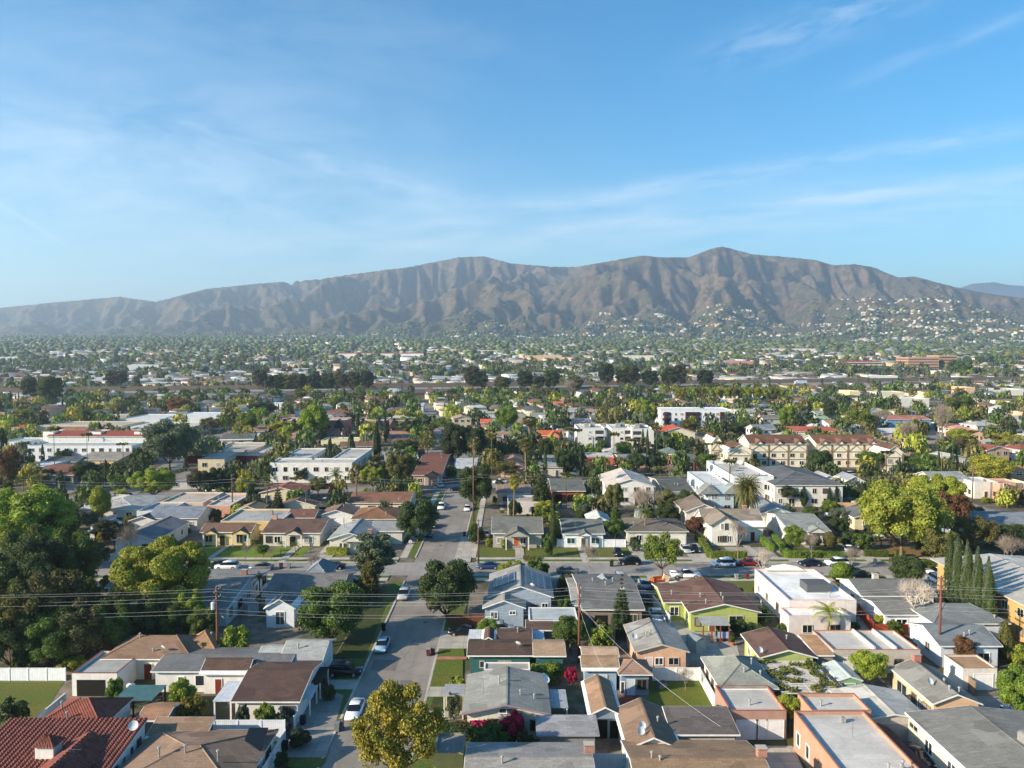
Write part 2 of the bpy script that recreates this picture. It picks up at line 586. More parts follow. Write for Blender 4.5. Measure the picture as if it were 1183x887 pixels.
def house(x0, x1, y0, y1, h=2.8, kind='gx', rise=1.3, roof='#6b4a3c', wall='#e0dccf', label=None, cat='house', rs='shingle',
          ws='wall', win=None, near=None, lm=None, trim='#dcdad4', over=.45, rot=0.0, z=0.0, name='house', ex=(), par=.35,
          chimney=None, group=None, vents=None, glass='#1c2328', occ=True, tag_it=True):
    cx, cy, w, d = (x0 + x1) / 2, (y0 + y1) / 2, x1 - x0, y1 - y0
    if near is None:
        near = y0 < 150
    root = link(name, None, None, (cx, cy, z), rot)
    a, b = w / 2, d / 2
    wm, rm, tm = M(ws, wall), M(rs, roof), M('plain', trim)
    ai, bi = a - over, b - over
    wb, rb = MB(), MB()
    th = .16
    if kind == 'gx':
        zr = lambda x, y: h + rise * (1 - abs(y) / b)
        hw = h + rise * over / b
        wb.prism([(-bi, 0), (bi, 0), (bi, hw), (0, h + rise), (-bi, hw)], -ai, ai, 'x')
        rb.prism([(-b, h), (0, h + rise), (b, h), (b, h + th), (0, h + rise + th), (-b, h + th)], -a, a, 'x', 1)
        if rs == 'tile' and near:
            for s in (-1, 1):
                corrugated(rb, (-a, s * b, h + th), (a, s * b, h + th), (-a, 0, h + rise + th), (a, 0, h + rise + th))
        else:
            for s in (-1, 1):
                rb.add([(-a + .05, s * (b - .03), h + th + .012), (a - .05, s * (b - .03), h + th + .012), (a - .05, 0, h + rise + th + .012), (-a + .05, 0, h + rise + th + .012)], [(0, 1, 2, 3)])
        rb.box(-a + .05, a - .05, -.12, .12, h + rise + th - .03, h + rise + th + .05, 0)
    elif kind == 'gy':
        zr = lambda x, y: h + rise * (1 - abs(x) / a)
        hw = h + rise * over / a
        wb.prism([(-ai, 0), (ai, 0), (ai, hw), (0, h + rise), (-ai, hw)], -bi, bi, 'y')
        rb.prism([(-a, h), (0, h + rise), (a, h), (a, h + th), (0, h + rise + th), (-a, h + th)], -b, b, 'y', 1)
        if rs == 'tile' and near:
            for s in (-1, 1):
                corrugated(rb, (s * a, -b, h + th), (s * a, b, h + th), (0, -b, h + rise + th), (0, b, h + rise + th))
        else:
            for s in (-1, 1):
                rb.add([(s * (a - .03), -b + .05, h + th + .012), (s * (a - .03), b - .05, h + th + .012), (0, b - .05, h + rise + th + .012), (0, -b + .05, h + rise + th + .012)], [(0, 1, 2, 3)])
        rb.box(-.12, .12, -b + .05, b - .05, h + rise + th - .03, h + rise + th + .05, 0)
    elif kind == 'hip':
        r = min(a, b) * .98
        if w > d:
            rid = [(-(a - r), 0), (a - r, 0)]
        else:
            rid = [(0, -(b - r)), (0, b - r)]
        rr = max(r, .1)
        zr = lambda x, y: h + rise * min(1, min(a - abs(x), b - abs(y)) / rr)
        wb.box(-ai, ai, -bi, bi, 0, h + .1)
        vs = [(-a, -b, h), (a, -b, h), (a, b, h), (-a, b, h), (-a, -b, h + th), (a, -b, h + th), (a, b, h + th), (-a, b, h + th)]
        rb.add(vs, [(0, 3, 2, 1), (0, 1, 5, 4), (1, 2, 6, 5), (2, 3, 7, 6), (3, 0, 4, 7)], 1)
        e = .04
        tv = [(-a + e, -b + e, h + th + .005), (a - e, -b + e, h + th + .005), (a - e, b - e, h + th + .005), (-a + e, b - e, h + th + .005)]
        tv += [(rid[0][0], rid[0][1], h + rise + th), (rid[1][0], rid[1][1], h + rise + th)]
        rb.add(tv, [(0, 1, 5, 4), (2, 3, 4, 5), (1, 2, 5), (3, 0, 4)] if w > d else [(0, 1, 4), (2, 3, 5), (1, 2, 5, 4), (3, 0, 4, 5)])
        for k in range(4):
            q = rid[0] if k in (0, 3) else rid[1]
            if w <= d:
                q = rid[0] if k < 2 else rid[1]
            rb.tube([tv[k], (q[0], q[1], h + rise + th)], .09, 4)
    elif kind == 'shed':
        zr = lambda x, y: h + rise * (y + b) / d
        wb.prism([(-bi, 0), (bi, 0), (bi, h + rise * (bi + b) / d), (-bi, h + rise * over / d)], -ai, ai, 'x')
        rb.prism([(-b, h), (b, h + rise), (b, h + rise + th), (-b, h + th)], -a, a, 'x', 1)
        rb.add([(-a + .05, -b + .05, h + th + .012), (a - .05, -b + .05, h + th + .012), (a - .05, b - .05, h + rise + th + .012), (-a + .05, b - .05, h + rise + th + .012)], [(0, 1, 2, 3)])
        if rs == 'tile':
            corrugated(rb, (-a, -b, h + th), (a, -b, h + th), (-a, b, h + rise + th), (a, b, h + rise + th), .5, .11)
    else:  # flat with parapet
        zr = lambda x, y: h
        ai, bi = a, b
        t = .17
        H2 = h + par
        vs = [(-a, -b, 0), (a, -b, 0), (a, b, 0), (-a, b, 0), (-a, -b, H2), (a, -b, H2), (a, b, H2), (-a, b, H2),
              (-a + t, -b + t, H2), (a - t, -b + t, H2), (a - t, b - t, H2), (-a + t, b - t, H2),
              (-a + t, -b + t, h - .1), (a - t, -b + t, h - .1), (a - t, b - t, h - .1), (-a + t, b - t, h - .1)]
        fs = [(0, 1, 5, 4), (1, 2, 6, 5), (2, 3, 7, 6), (3, 0, 4, 7), (0, 3, 2, 1)]
        for k in range(4):
            j = (k + 1) % 4
            fs += [(4 + k, 4 + j, 8 + j, 8 + k), (8 + k, 8 + j, 12 + j, 12 + k)]
        wb.add(vs, fs)
        rb.add([(-a + t, -b + t, h), (a - t, -b + t, h), (a - t, b - t, h), (-a + t, b - t, h)], [(0, 1, 2, 3)])
        for (u0, u1, v0, v1) in ((-a - .02, a + .02, -b - .02, -b + t), (-a - .02, a + .02, b - t, b + .02), (-a - .02, -a + t, -b + t, b - t), (a - t, a + .02, -b + t, b - t)):
            rb.box(u0, u1, v0, v1, H2, H2 + .06, 1)
    wb.build('wall', wm, root)
    ro = rb.build('roof', [rm, tm], root)
    # openings
    if win is None:
        win = []
        st = max(1, int(round((h - .3) / 2.8)))
        sides = ['f'] + (['r'] if cx < -8 else []) + (['l'] if cx > 8 else [])
        for s in sides:
            ln = (w if s == 'f' else d) - .9
            n = max(1, int(ln / (3.4 if st == 1 else 3.0)))
            for fl in range(st):
                for k in range(n):
                    if random.random() < .12:
                        continue
                    dr = (fl == 0 and k == n // 2 and s == 'f')
                    win.append((s, (k + .5) / n, 0 if dr else 1.6 + fl * 2.9, 1.0 if dr else random.choice((1.0, 1.4, 1.8)), 2.1 if dr else 1.2, 'd' if dr else 'w'))
    for wn in win:
        s, fr, zc, ww, wh = wn[:5]
        ty = wn[5] if len(wn) > 5 else 'w'
        colr = wn[6] if len(wn) > 6 else None
        if s == 'f':
            loc, rz = (-ai + 2 * ai * fr, -bi, zc), 0
        elif s == 'b':
            loc, rz = (-ai + 2 * ai * fr, bi, zc), pi
        elif s == 'l':
            loc, rz = (-ai, -bi + 2 * bi * fr, zc), -pi / 2
        else:
            loc, rz = (ai, -bi + 2 * bi * fr, zc), pi / 2
        if ty == 'w':
            window(root, loc, rz, ww, wh, near, frame=colr or '#e8e8e4', glass=glass)
        elif ty == 'g':
            door(root, (loc[0], loc[1], 0), rz, ww, wh, colr or '#d5d2cb', 'garage_door')
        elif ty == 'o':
            o = MB().box(-ww / 2, ww / 2, -.04, 0, 0, wh).build('shade_panel', M('plain', colr or '#17150f'), root)  # panel on the solid wall, its colour standing in for the unlit inside
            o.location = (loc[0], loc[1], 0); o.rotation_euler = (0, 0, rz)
        else:
            door(root, (loc[0], loc[1], 0), rz, ww, wh, colr or random.choice(('#5a3a28', '#3c4a52', '#7a3020', '#d0cdc4')))
    # roof bits
    if vents is None:
        vents = 2 if y0 < 260 else 0
    for k in range(vents):
        x, y = random.uniform(-a * .7, a * .7), random.uniform(-b * .75, b * .2)
        vent(root, x, y, zr(x, y) + th, random.uniform(.3, .7))
    if chimney:
        x, y = chimney[0] * a, chimney[1] * b
        cc = chimney[2] if len(chimney) > 2 else '#8a4a38'
        zt = zr(x, y) + 1.0
        o = MB().box(-.45, .45, -.35, .35, -1.5, 0).box(-.52, .52, -.42, .42, 0, .12, 0).build('chimney', M('brick', cc), ro)
        o.location = (x, y, zt)
    for e in ex:
        x, y = e[1] * a, e[2] * b
        if e[0] == 'dish':
            dish(root, x, y, zr(x, y) + th, e[3] if len(e) > 3 else 2.6)
        elif e[0] == 'antenna':
            antenna(root, x, y, zr(x, y) + th)
        elif e[0] == 'unit':
            s_ = e[3] if len(e) > 3 else 1.0
            o = MB().box(-.5 * s_, .5 * s_, -.45 * s_, .45 * s_, -.1, .8 * s_).box(-.4 * s_, .4 * s_, -.35 * s_, .35 * s_, .8 * s_, .9 * s_).build('rooftop_unit', M('metal', '#9c9d9a'), root)
            o.location = (x, y, zr(x, y) + th)
        elif e[0] == 'porch':      # small gabled porch on the front; e: frac x, width, depth
            px_, pw, pd = e[1] * a, e[2], e[3]
            ph = e[4] if len(e) > 4 else h - .15
            mb = MB().prism([(-pw / 2, ph), (0, ph + pw * .24), (pw / 2, ph), (pw / 2, ph + .15), (0, ph + pw * .24 + .15), (-pw / 2, ph + .15)], -b - pd, -b + 2.5, 'y')
            o = mb.build('porch_roof', [rm, tm], root); o.location = (px_, 0, 0)
            g = MB().prism([(-pw / 2 + .2, ph), (0, ph + pw * .24 - .05), (pw / 2 - .2, ph)], -b - pd + .15, -b - pd + .3, 'y').build('porch_gable', wm, root)
            g.location = (px_, 0, 0)
            for s in (-1, 1):
                c = MB().box(-.12, .12, -.12, .12, 0, ph + .02).build('porch_post', tm, root)
                c.location = (px_ + s * (pw / 2 - .35), -b - pd + .35, 0)
    label = label or None
    if lm:
        LANDMARKS.append((cx, cy, lm))
    if occ:
        OCC.append((x0, x1, y0, y1))
    if tag_it:
        tag(root, label or auto_label('house', cx, cy), cat, group)
    return root


PENDING = []        # things whose label needs the landmarks to be complete


def HB(c, kind, xl, xr, ye, yb, h=2.8, rise=1.3, yc=None, **k):
    """a house read off the photograph: front eave from xl to xr at ye, ridge (or back edge) at yb"""
    X0, Y0 = G(c, xl, ye, h)
    X1, _ = G(c, xr, ye, h)
    if kind in ('gx', 'hip'):
        Y1 = G(c, xl, yb, h + rise)[1]
        Y1 = Y0 + 2 * max(Y1 - Y0, 2.2)
    elif kind == 'gy':
        Y1 = G(c, xl, yb, h + rise)[1]
    elif kind == 'shed':
        Y1 = G(c, xl, yb, h + rise)[1]
    else:
        Y1 = G(c, xl, yb, h)[1]
    if Y1 - Y0 < 2.5:
        Y1 = Y0 + 2.5
    return house(X0, X1, Y0, Y1, h, kind, rise, **k)
# ---------------------------------------------------------------- numpy gradient noise
_perm = np.random.default_rng(11).permutation(256)
_perm = np.concatenate([_perm, _perm, _perm])
_ga = np.random.default_rng(12).uniform(0, 2 * pi, 256)


def pnoise(x, y):
    xi, yi = np.floor(x).astype(int), np.floor(y).astype(int)
    xf, yf = x - xi, y - yi
    xi, yi = xi & 255, yi & 255
    u, v = xf ** 3 * (xf * (xf * 6 - 15) + 10), yf ** 3 * (yf * (yf * 6 - 15) + 10)

    def g(ix, iy, dx, dy):
        a = _ga[_perm[_perm[ix & 255] + (iy & 255)] & 255]
        return np.cos(a) * dx + np.sin(a) * dy
    n00, n10 = g(xi, yi, xf, yf), g(xi + 1, yi, xf - 1, yf)
    n01, n11 = g(xi, yi + 1, xf, yf - 1), g(xi + 1, yi + 1, xf - 1, yf - 1)
    return ((n00 + u * (n10 - n00)) + v * ((n01 + u * (n11 - n01)) - (n00 + u * (n10 - n00)))) * 1.5


def fbm(x, y, o=4, g=.5):
    s, a = 0, 1
    for i in range(o):
        s = s + a * pnoise(x * 2 ** i + 17.3 * i, y * 2 ** i - 9.1 * i)
        a *= g
    return s


def ridged(x, y, o=5, g=.5):
    s, a, w, t = 0, 1, 1, 0
    for i in range(o):
        n = 1 - np.abs(pnoise(x * 2 ** i + 31.7 * i, y * 2 ** i + 5.3 * i))
        n = n * n
        s = s + a * n * w
        w = np.clip(n * 1.6, 0, 1)
        t += a
        a *= g
    return s / t


# crest line of the mountains: photo x -> photo y
CR = [(-500, 352), (-250, 356), (0, 356), (60, 350), (140, 343), (182, 349), (240, 334), (300, 328), (370, 323), (440, 313), (475, 309), (510, 302), (530, 298),
      (560, 297), (590, 305), (640, 309), (665, 309), (700, 303), (740, 296), (765, 298), (795, 298), (815, 290), (832, 285.5), (850, 290), (870, 295), (900, 297), (940, 301), (960, 307),
      (985, 306), (1005, 309), (1035, 321), (1055, 320), (1085, 328), (1110, 334), (1150, 341), (1183, 345), (1400, 352), (1700, 355)]
crx, cry = np.array([c[0] for c in CR], float), np.array([c[1] for c in CR], float)


def crest_z(u, Yc):
    return HC + (HZ - np.interp(CX + u * F, crx, cry)) / F * Yc


def Yb_(u):
    return np.interp(u, [-1.2, -.7, -.2, .1, .4, .7, 1.2], [4300, 4000, 3700, 3400, 2900, 2500, 2300])


def Yc_(u):
    return np.interp(u, [-1.2, -.7, -.3, 0, .3, .55, .7, 1.2], [7200, 7000, 7000, 6600, 6200, 5600, 5200, 5000])


def erode():
    """carve the range with running water: uplift along the crest, streams cut back to the plain"""
    dx = 38.0
    xs, ys = np.arange(-7800, 7801, dx), np.arange(2150, 9400, dx)
    X, Y = np.meshgrid(xs, ys)
    u = X / Y
    Yb, Yc = Yb_(u), Yc_(u)
    wob = 260 * pnoise(X / 1300 + 2, Y / 1300) + 110 * pnoise(X / 420, Y / 420)
    t = (Y - Yb + wob) / (Yc - Yb)
    foot = np.interp(u, [-.7, -.1, .2, .5, .8], [.08, .10, .2, .3, .3])
    U = np.where(t < 1, foot * np.clip(t * 6, 0, 1) + (1 - foot) * np.clip(t, 0, 1) ** 1.3, np.clip(1 - (t - 1) * .9, .1, 1))
    Xk = X - .5 * (Y - 5000)
    U = U * (1 + .55 * pnoise(Xk / 1150 + 1, Y / 1700) + .3 * pnoise(X / 600, Y / 600)) * np.clip((crest_z(u, Yc) - 60) / 900, .35, 1.1)
    fixed = (t <= 0)
    fixed[-1, :] = True
    g = np.random.default_rng(4)
    z = np.where(fixed, 0, 30 * U + g.uniform(0, 6, X.shape) + 10 * pnoise(X / 260, Y / 260))
    ny, nx = z.shape
    n = ny * nx
    offs = [(-1, 0), (1, 0), (0, -1), (0, 1), (-1, -1), (-1, 1), (1, -1), (1, 1)]
    fx = fixed.ravel()
    idx = np.arange(n).reshape(ny, nx)
    dt, K, m = 1.0, .0115, .46
    for it in range(64):
        best = np.zeros((ny, nx)); rec = idx.copy(); dist = np.full((ny, nx), dx)
        for a, b in offs:
            zz = np.full((ny, nx), 1e9)
            ys0, ys1, xs0, xs1 = max(0, -a), ny - max(0, a), max(0, -b), nx - max(0, b)
            zz[ys0:ys1, xs0:xs1] = z[ys0 + a:ys1 + a, xs0 + b:xs1 + b]
            d = dx * math.hypot(a, b)
            s_ = (z - zz) / d
            k = s_ > best
            best = np.where(k, s_, best); rec = np.where(k, idx + a * nx + b, rec); dist = np.where(k, d, dist)
        r = rec.ravel(); zf = z.ravel() + U.ravel() * 20 * dt * (~fx)
        order = np.argsort(zf)
        A = [dx * dx] * n
        rl, ol = r.tolist(), order.tolist()
        for i in reversed(ol):
            q = rl[i]
            if q != i: A[q] += A[i]
        C = (K * np.power(A, m) * dt / dist.ravel() * 21).tolist()
        zl, fl = zf.tolist(), fx.tolist()
        for i in ol:
            q = rl[i]
            if not fl[i] and q != i:
                zl[i] = (zl[i] + C[i] * zl[q]) / (1 + C[i])
        z = np.array(zl).reshape(ny, nx)
        p = np.pad(z, 1, mode='edge')
        lap = p[:-2, 1:-1] + p[2:, 1:-1] + p[1:-1, :-2] + p[1:-1, 2:] - 4 * z
        z = np.where(fixed, 0, z + .012 * lap)
    return xs, ys, z


_ex, _ey, _ez = erode()


def bicubic(X, Y):
    fx = np.clip((X - _ex[0]) / 38.0, 1, len(_ex) - 3.001); fy = np.clip((Y - _ey[0]) / 38.0, 1, len(_ey) - 3.001)
    ix, iy = fx.astype(int), fy.astype(int)
    tx, ty = fx - ix, fy - iy

    def w4(t):
        return [((-.5 * t + 1) * t - .5) * t, (1.5 * t - 2.5) * t * t + 1, ((-1.5 * t + 2) * t + .5) * t, (.5 * t - .5) * t * t]
    wx, wy = w4(tx), w4(ty)
    s = 0
    for a in range(4):
        row = 0
        for b in range(4):
            row = row + wx[b] * _ez[iy + a - 1, ix + b - 1]
        s = s + wy[a] * row
    return s


def tz_raw(X, Y, k=None):
    u = X / Y
    plain = .033 * np.clip(Y - 750, 0, None) * np.clip((Y - 750) / 900, 0, 1)
    plain = np.minimum(plain, .033 * np.clip(Yb_(u) - 1100, 0, None))
    e = np.where(Y > 2250, np.clip(bicubic(X, Y), 0, None), 0)
    e = e + np.clip(e / 60, 0, 1) * (9 * fbm(X / 110, Y / 110, 4) + 16 * ridged(X / 130, Y / 170, 3) - 8)
    return plain + e


_us = np.linspace(-1.3, 1.3, 1301)
_ys = np.geomspace(2300, 9500, 420)
_U, _Y = np.meshgrid(_us, _ys)
_Z = tz_raw(_U * _Y, _Y)
_ang = (_Z - HC) / _Y
_mx = _ang.max(0)
_target = (HZ - np.interp(CX + _us * F, crx, cry)) / F
_k = _target / np.maximum(_mx, .01)


def tz(X, Y):
    X, Y = np.asarray(X, float), np.asarray(Y, float)
    Yq = np.maximum(Y, 1)
    u = X / Yq
    k = np.interp(u, _us, _k)
    z = tz_raw(X, Yq)
    lift = HC + (z - HC) * k
    w = np.clip((Yq - Yb_(u)) / 900, 0, 1)
    z = z * (1 - w) + lift * w
    return np.where(Y < 750, 0.0, z)


def grid_mesh(name, us, ys, zf, mat, smooth=True):
    U, Y = np.meshgrid(us, ys)
    X = U * Y
    Z = zf(X, Y)
    co = np.stack([X, Y, Z], -1).reshape(-1, 3)
    nu, ny = len(us), len(ys)
    i = (np.arange(ny - 1)[:, None] * nu + np.arange(nu - 1)[None]).reshape(-1)
    q = np.stack([i, i + 1, i + nu + 1, i + nu], -1)
    return np_mesh(name, co, q, mat, smooth)


def np_mesh(name, co, q, mat, smooth=False, col=None, mi=None):
    me = bpy.data.meshes.new(name)
    k = q.shape[1]
    me.vertices.add(len(co))
    me.vertices.foreach_set('co', co.astype(np.float32).ravel())
    me.loops.add(q.size)
    me.loops.foreach_set('vertex_index', q.astype(np.int32).ravel())
    me.polygons.add(len(q))
    me.polygons.foreach_set('loop_start', (np.arange(len(q)) * k).astype(np.int32))
    if smooth:
        me.polygons.foreach_set('use_smooth', np.ones(len(q), bool))
    for m in (mat if isinstance(mat, (list, tuple)) else [mat]):
        me.materials.append(m)
    if mi is not None:
        me.polygons.foreach_set('material_index', mi.astype(np.int32))
    me.update(calc_edges=True)
    if col is not None:
        a = me.color_attributes.new('col', 'FLOAT_COLOR', 'POINT')
        c4 = np.ones((len(co), 4), np.float32)
        c4[:, :3] = col
        a.data.foreach_set('color', c4.ravel())
    return me


def mat_mountain():
    m, nt, b = nodes('mountain_ground')
    g = N(nt, 'ShaderNodeNewGeometry')
    p = g.outputs['Position']
    n1 = noise(nt, .0016, 6, p, .65)
    n2 = noise(nt, .022, 6, p, .8)
    n3 = noise(nt, .006, 5, p, .7)
    a = mixc(nt, mrange(nt, n1.outputs[0], .4, .62, 0, 1), lin('#766350'), lin('#645443'))
    a = mixc(nt, mrange(nt, n2.outputs[0], .46, .54, 0, .9), a, lin('#3d3b2a'))
    a = mixc(nt, mrange(nt, n3.outputs[0], .48, .62, 0, .6), a, lin('#4a4a36'))
    # bare ground low down turns to wooded neighbourhoods
    sep = N(nt, 'ShaderNodeSeparateXYZ')
    L(nt, p, sep.inputs[0])
    low = mrange(nt, sep.outputs[2], 90, 330, 1, 0)
    a = mixc(nt, math_(nt, 'MULTIPLY', low, mrange(nt, n3.outputs[0], .38, .55, .9, .25)), a, lin('#4a4f38'))
    L(nt, a, b.inputs[0])
    b.inputs['Roughness'].default_value = 1
    b.inputs['Specular IOR Level'].default_value = .05
    bp = N(nt, 'ShaderNodeBump')
    bp.inputs['Distance'].default_value = 14
    bp.inputs['Strength'].default_value = .6
    L(nt, n2.outputs[0], bp.inputs['Height'])
    L(nt, bp.outputs[0], b.inputs['Normal'])
    return m


def mat_ground():
    m, nt, b = nodes('yard_ground')  # every tone darkened, shading between the houses put into the colour
    p = N(nt, 'ShaderNodeNewGeometry').outputs['Position']
    n1 = noise(nt, .045, 4, p, .6)
    n2 = noise(nt, .6, 5, p, .7)
    n3 = noise(nt, .09, 3, p)
    a = mixc(nt, mrange(nt, n1.outputs[0], .46, .54, 0, 1), lin('#7d7468'), lin('#5c503e'))
    a = mixc(nt, mrange(nt, n3.outputs[0], .5, .56, 0, .85), a, lin('#424c2a'))
    a = mixc(nt, mrange(nt, n2.outputs[0], .4, .7, 0, .8), a, lin('#4a4439'))
    L(nt, a, b.inputs[0])
    return m


GM = mat_ground()
flat = MB()
flat.add([(-2600, -150, 0), (2600, -150, 0), (2600, 752, 0), (-2600, 752, 0)], [(0, 1, 2, 3)])
tag(flat.build('ground', GM), kind='structure')
us1 = np.linspace(-1.5, 1.5, 300)
o = link('plain_ground', grid_mesh('plain_ground', us1, np.geomspace(750, 2400, 90), tz, GM))
tag(o, kind='structure')
MM = mat_mountain()
o = link('mountains', grid_mesh('mountains', np.linspace(-1.2, 1.2, 1150), np.concatenate([np.geomspace(2400, 7600, 430), np.geomspace(7650, 10500, 25)]), tz, MM))
tag(o, kind='structure')


# far range to the right, beyond the first
def far_z(X, Y):
    px = CX + X / Y * F
    t = np.interp(px, [500, 900, 1040, 1060, 1078, 1100, 1120, 1145, 1160, 1185, 1300, 1600], [360, 355, 335, 330, 333, 335, 328, 326, 329, 331, 322, 330])
    zc = HC + (HZ - t) / F * 15500
    s = np.clip(1 - np.abs(Y - 15500) / 4000, 0, 1)
    return zc * s + s * (1 - s) * 900 * (ridged(X / 1500, Y / 1500, 5) - .4)


o = link('distant_mountains', grid_mesh('distant_mountains', np.linspace(.2, 1.3, 380), np.linspace(11500, 16500, 70), far_z, MM))
tag(o, kind='structure')

# ---------------------------------------------------------------- streets
ASP = M('asphalt', '#867f76')
ASP2 = M('asphalt', '#85807b')
TH = R(9.5)         # beyond the third street the grid turns a little


def q2(s, t):
    """turned grid frame: s along the cross streets, t away"""
    return s * cos(TH) - t * sin(TH) * 1.0, s * sin(TH) + t * cos(TH)


def road_box(name, x0, x1, y0, y1, z, mat):
    return sheet(name, [(x0, y0), (x1, y0), (x1, y1), (x0, y1)], z, mat)


XA0, XA1, YB0, YB1 = -20.2, -11.0, 142.8, 151.6
road_box('road', XA0, XA1, 20, 236, .012, ASP)
road_box('road', -300, 300, YB0, YB1, .016, M('asphalt', '#8d8882'))
c0, c1 = G('B2', 900, 205), G('B4', 600, 150)
sl = .17


def yC(x):
    return 237 + sl * (x + 16)


sheet('road', [(-230, yC(-230) - 4.5), (330, yC(330) - 4.5), (330, yC(330) + 4.5), (-230, yC(-230) + 4.5)], .02, ASP2)
for X in (-139.5, 127):
    road_box('road', X - 4.5, X + 4.5, 40, 250, .012, ASP)
# turned grid
TROADS_T = (318, 398, 478, 558)
TROADS_S = (-330, -205, -80, 28, 150, 275, 400)
for t in TROADS_T:
    sheet('road', [q2(-700, t - 4.5), q2(800, t - 4.5), q2(800, t + 4.5), q2(-700, t + 4.5)], .02, ASP2)
for s in TROADS_S:
    t1 = 600
    sheet('road', [q2(s - 4.5, 236), q2(s + 4.5, 236), q2(s + 4.5, t1), q2(s - 4.5, t1)], .024, ASP2)
# kerbs, verges and pavements of the near streets
kb, sw, vg = MB(), MB(), MB()


def side_strip(ax, pos, sgn, a, b):
    """kerb, planted verge, pavement beside a street edge; ax 'x' = street runs along x"""
    for mb, p0, p1, z in ((kb, 0, .3, .13), (vg, .3, 1.9, .12), (sw, 1.9, 3.4, .13)):
        u0, u1 = sorted((pos + sgn * p0, pos + sgn * p1))
        if ax == 'x':
            mb.box(a, b, u0, u1, -.05, z)
        else:
            mb.box(u0, u1, a, b, -.05, z)


for a, b in ((-134, XA0 - 3.5), (XA1 + 3.5, 121)):
    side_strip('x', YB1, 1, a, b)
    side_strip('x', YB0, -1, a, b)
side_strip('y', XA0, -1, YB1 + 3.5, 227)
kb.box(XA0 - .3, XA0, 25, YB0 - 3.5, -.05, .13)
vg.box(XA0 - 3, XA0 - .3, 25, YB0 - 3.5, -.05, .12)
side_strip('y', XA1, 1, YB1 + 3.5, 227)
kb.box(XA1, XA1 + .3, 25, YB0 - 3.5, -.05, .13)
vg.box(XA1 + .3, XA1 + 3.2, 25, YB0 - 3.5, -.05, .12)
tag(kb.build('kerb', M('concrete', '#b5b0a6')), kind='structure')
tag(sw.build('sidewalk', M('concrete', '#b3aca0')), kind='structure')
tag(vg.build('verge', M('lawn', '#566a2c')), kind='structure')

# ---------------------------------------------------------------- freeway (runs away to the right)
FT = math.atan(.25)


def fw(s, w, z=0):
    """s along the freeway, w across it (away from the camera)"""
    return (-60 + s * cos(FT) - w * sin(FT), 718 + s * sin(FT) + w * cos(FT), z)


FWZ = 5.0


def fw_strip(mb, w0, w1, z0, z1, s0=-620, s1=900, mi=0):
    vs = []
    for s in (s0, s1):
        vs += [fw(s, w0, z0), fw(s, w1, z0), fw(s, w1, z1), fw(s, w0, z1)]
    mb.add(vs, [(0, 1, 2, 3), (7, 6, 5, 4), (0, 4, 5, 1), (1, 5, 6, 2), (2, 6, 7, 3), (3, 7, 4, 0)], mi)


mb = MB()
fw_strip(mb, -4, 44, -1, FWZ)
tag(mb.build('freeway_bank', M('lawn', '#6a6048')), kind='structure')
mb = MB()
fw_strip(mb, -1, 41, FWZ, FWZ + .05)
tag(mb.build('freeway', M('asphalt', '#8f8b86')), kind='structure')
mb = MB()
for w in (1.0, 4.7, 8.4, 12.1, 15.8, 24, 27.7, 31.4, 35.1, 38.8):
    for s in range(-600, 880, 12):
        vs = [fw(s, w, FWZ + .056), fw(s + 4, w, FWZ + .056), fw(s + 4, w + .2, FWZ + .056), fw(s, w + .2, FWZ + .056)]
        mb.add(vs, [(0, 1, 2, 3)])
tag(mb.build('lane_markings', M('plain', '#d8d8d0')), kind='structure')
mb = MB()
fw_strip(mb, 19.8, 20.4, FWZ + .05, FWZ + 1.0)
tag(mb.build('median_barrier', M('plain', '#b5afa5')), 'low pale concrete barrier down the middle of the freeway', 'barrier')
mb = MB()
fw_strip(mb, -4.2, -3.8, FWZ - 3, FWZ + .9, -620, 900)
tag(mb.build('parapet_wall', M('wall', '#8d857a')), 'grey concrete retaining wall along the near edge of the freeway', 'wall')
mb = MB()
fw_strip(mb, 42, 42.4, FWZ, FWZ + 4.4, -620, 900)
tag(mb.build('noise_wall', M('wall', '#8b7868')), 'long brown noise wall along the far edge of the freeway', 'wall')
br_ = link('freeway_underpass', None)
mb = MB(); fw_strip(mb, -4.5, -4.25, 0.0, FWZ - 1.2, -452, -398); mb.build('shade_panel', M('plain', '#16171a'), br_)  # near-black panel, the shade under the bridge put into its colour
mb = MB(); fw_strip(mb, -5.2, -4.6, FWZ - 1.1, FWZ + 1.1, -470, -380); mb.build('bridge_girder', M('wall', '#a8a298'), br_)
for s in (-440, -425, -410):
    mb = MB(); fw_strip(mb, -5.0, -4.55, 0, FWZ - 1.15, s, s + 1.2); mb.build('pier', M('wall', '#a8a298'), br_)
tag(br_, 'pale concrete freeway bridge over a dark underpass on the left', 'bridge')
# ---------------------------------------------------------------- sky, sun, haze
EL, AZ = R(23), math.atan2(-.91, -.41)      # sun stands to the left, a little behind the camera
w = bpy.data.worlds.new('World')
scene.world = w
w.use_nodes = True
nt = w.node_tree
bg = nt.nodes['Background']
sky = N(nt, 'ShaderNodeTexSky', sky_type='NISHITA')
sky.sun_disc = False
sky.sun_elevation = EL
sky.sun_rotation = math.atan2(-.91, -.41)
sky.altitude = 200
sky.air_density = 1.0
sky.dust_density = .6
sky.ozone_density = 1.2
bg.inputs[1].default_value = .104
tc = N(nt, 'ShaderNodeTexCoord').outputs['Generated']
sep = N(nt, 'ShaderNodeSeparateXYZ')
L(nt, tc, sep.inputs[0])
ym = math_(nt, 'MAXIMUM', sep.outputs[1], .05)
U = math_(nt, 'DIVIDE', sep.outputs[0], ym)      # tangent of azimuth
V = math_(nt, 'DIVIDE', sep.outputs[2], ym)
# cirrus: bands at their bearing and height on the sky, each broken up by stretched noise


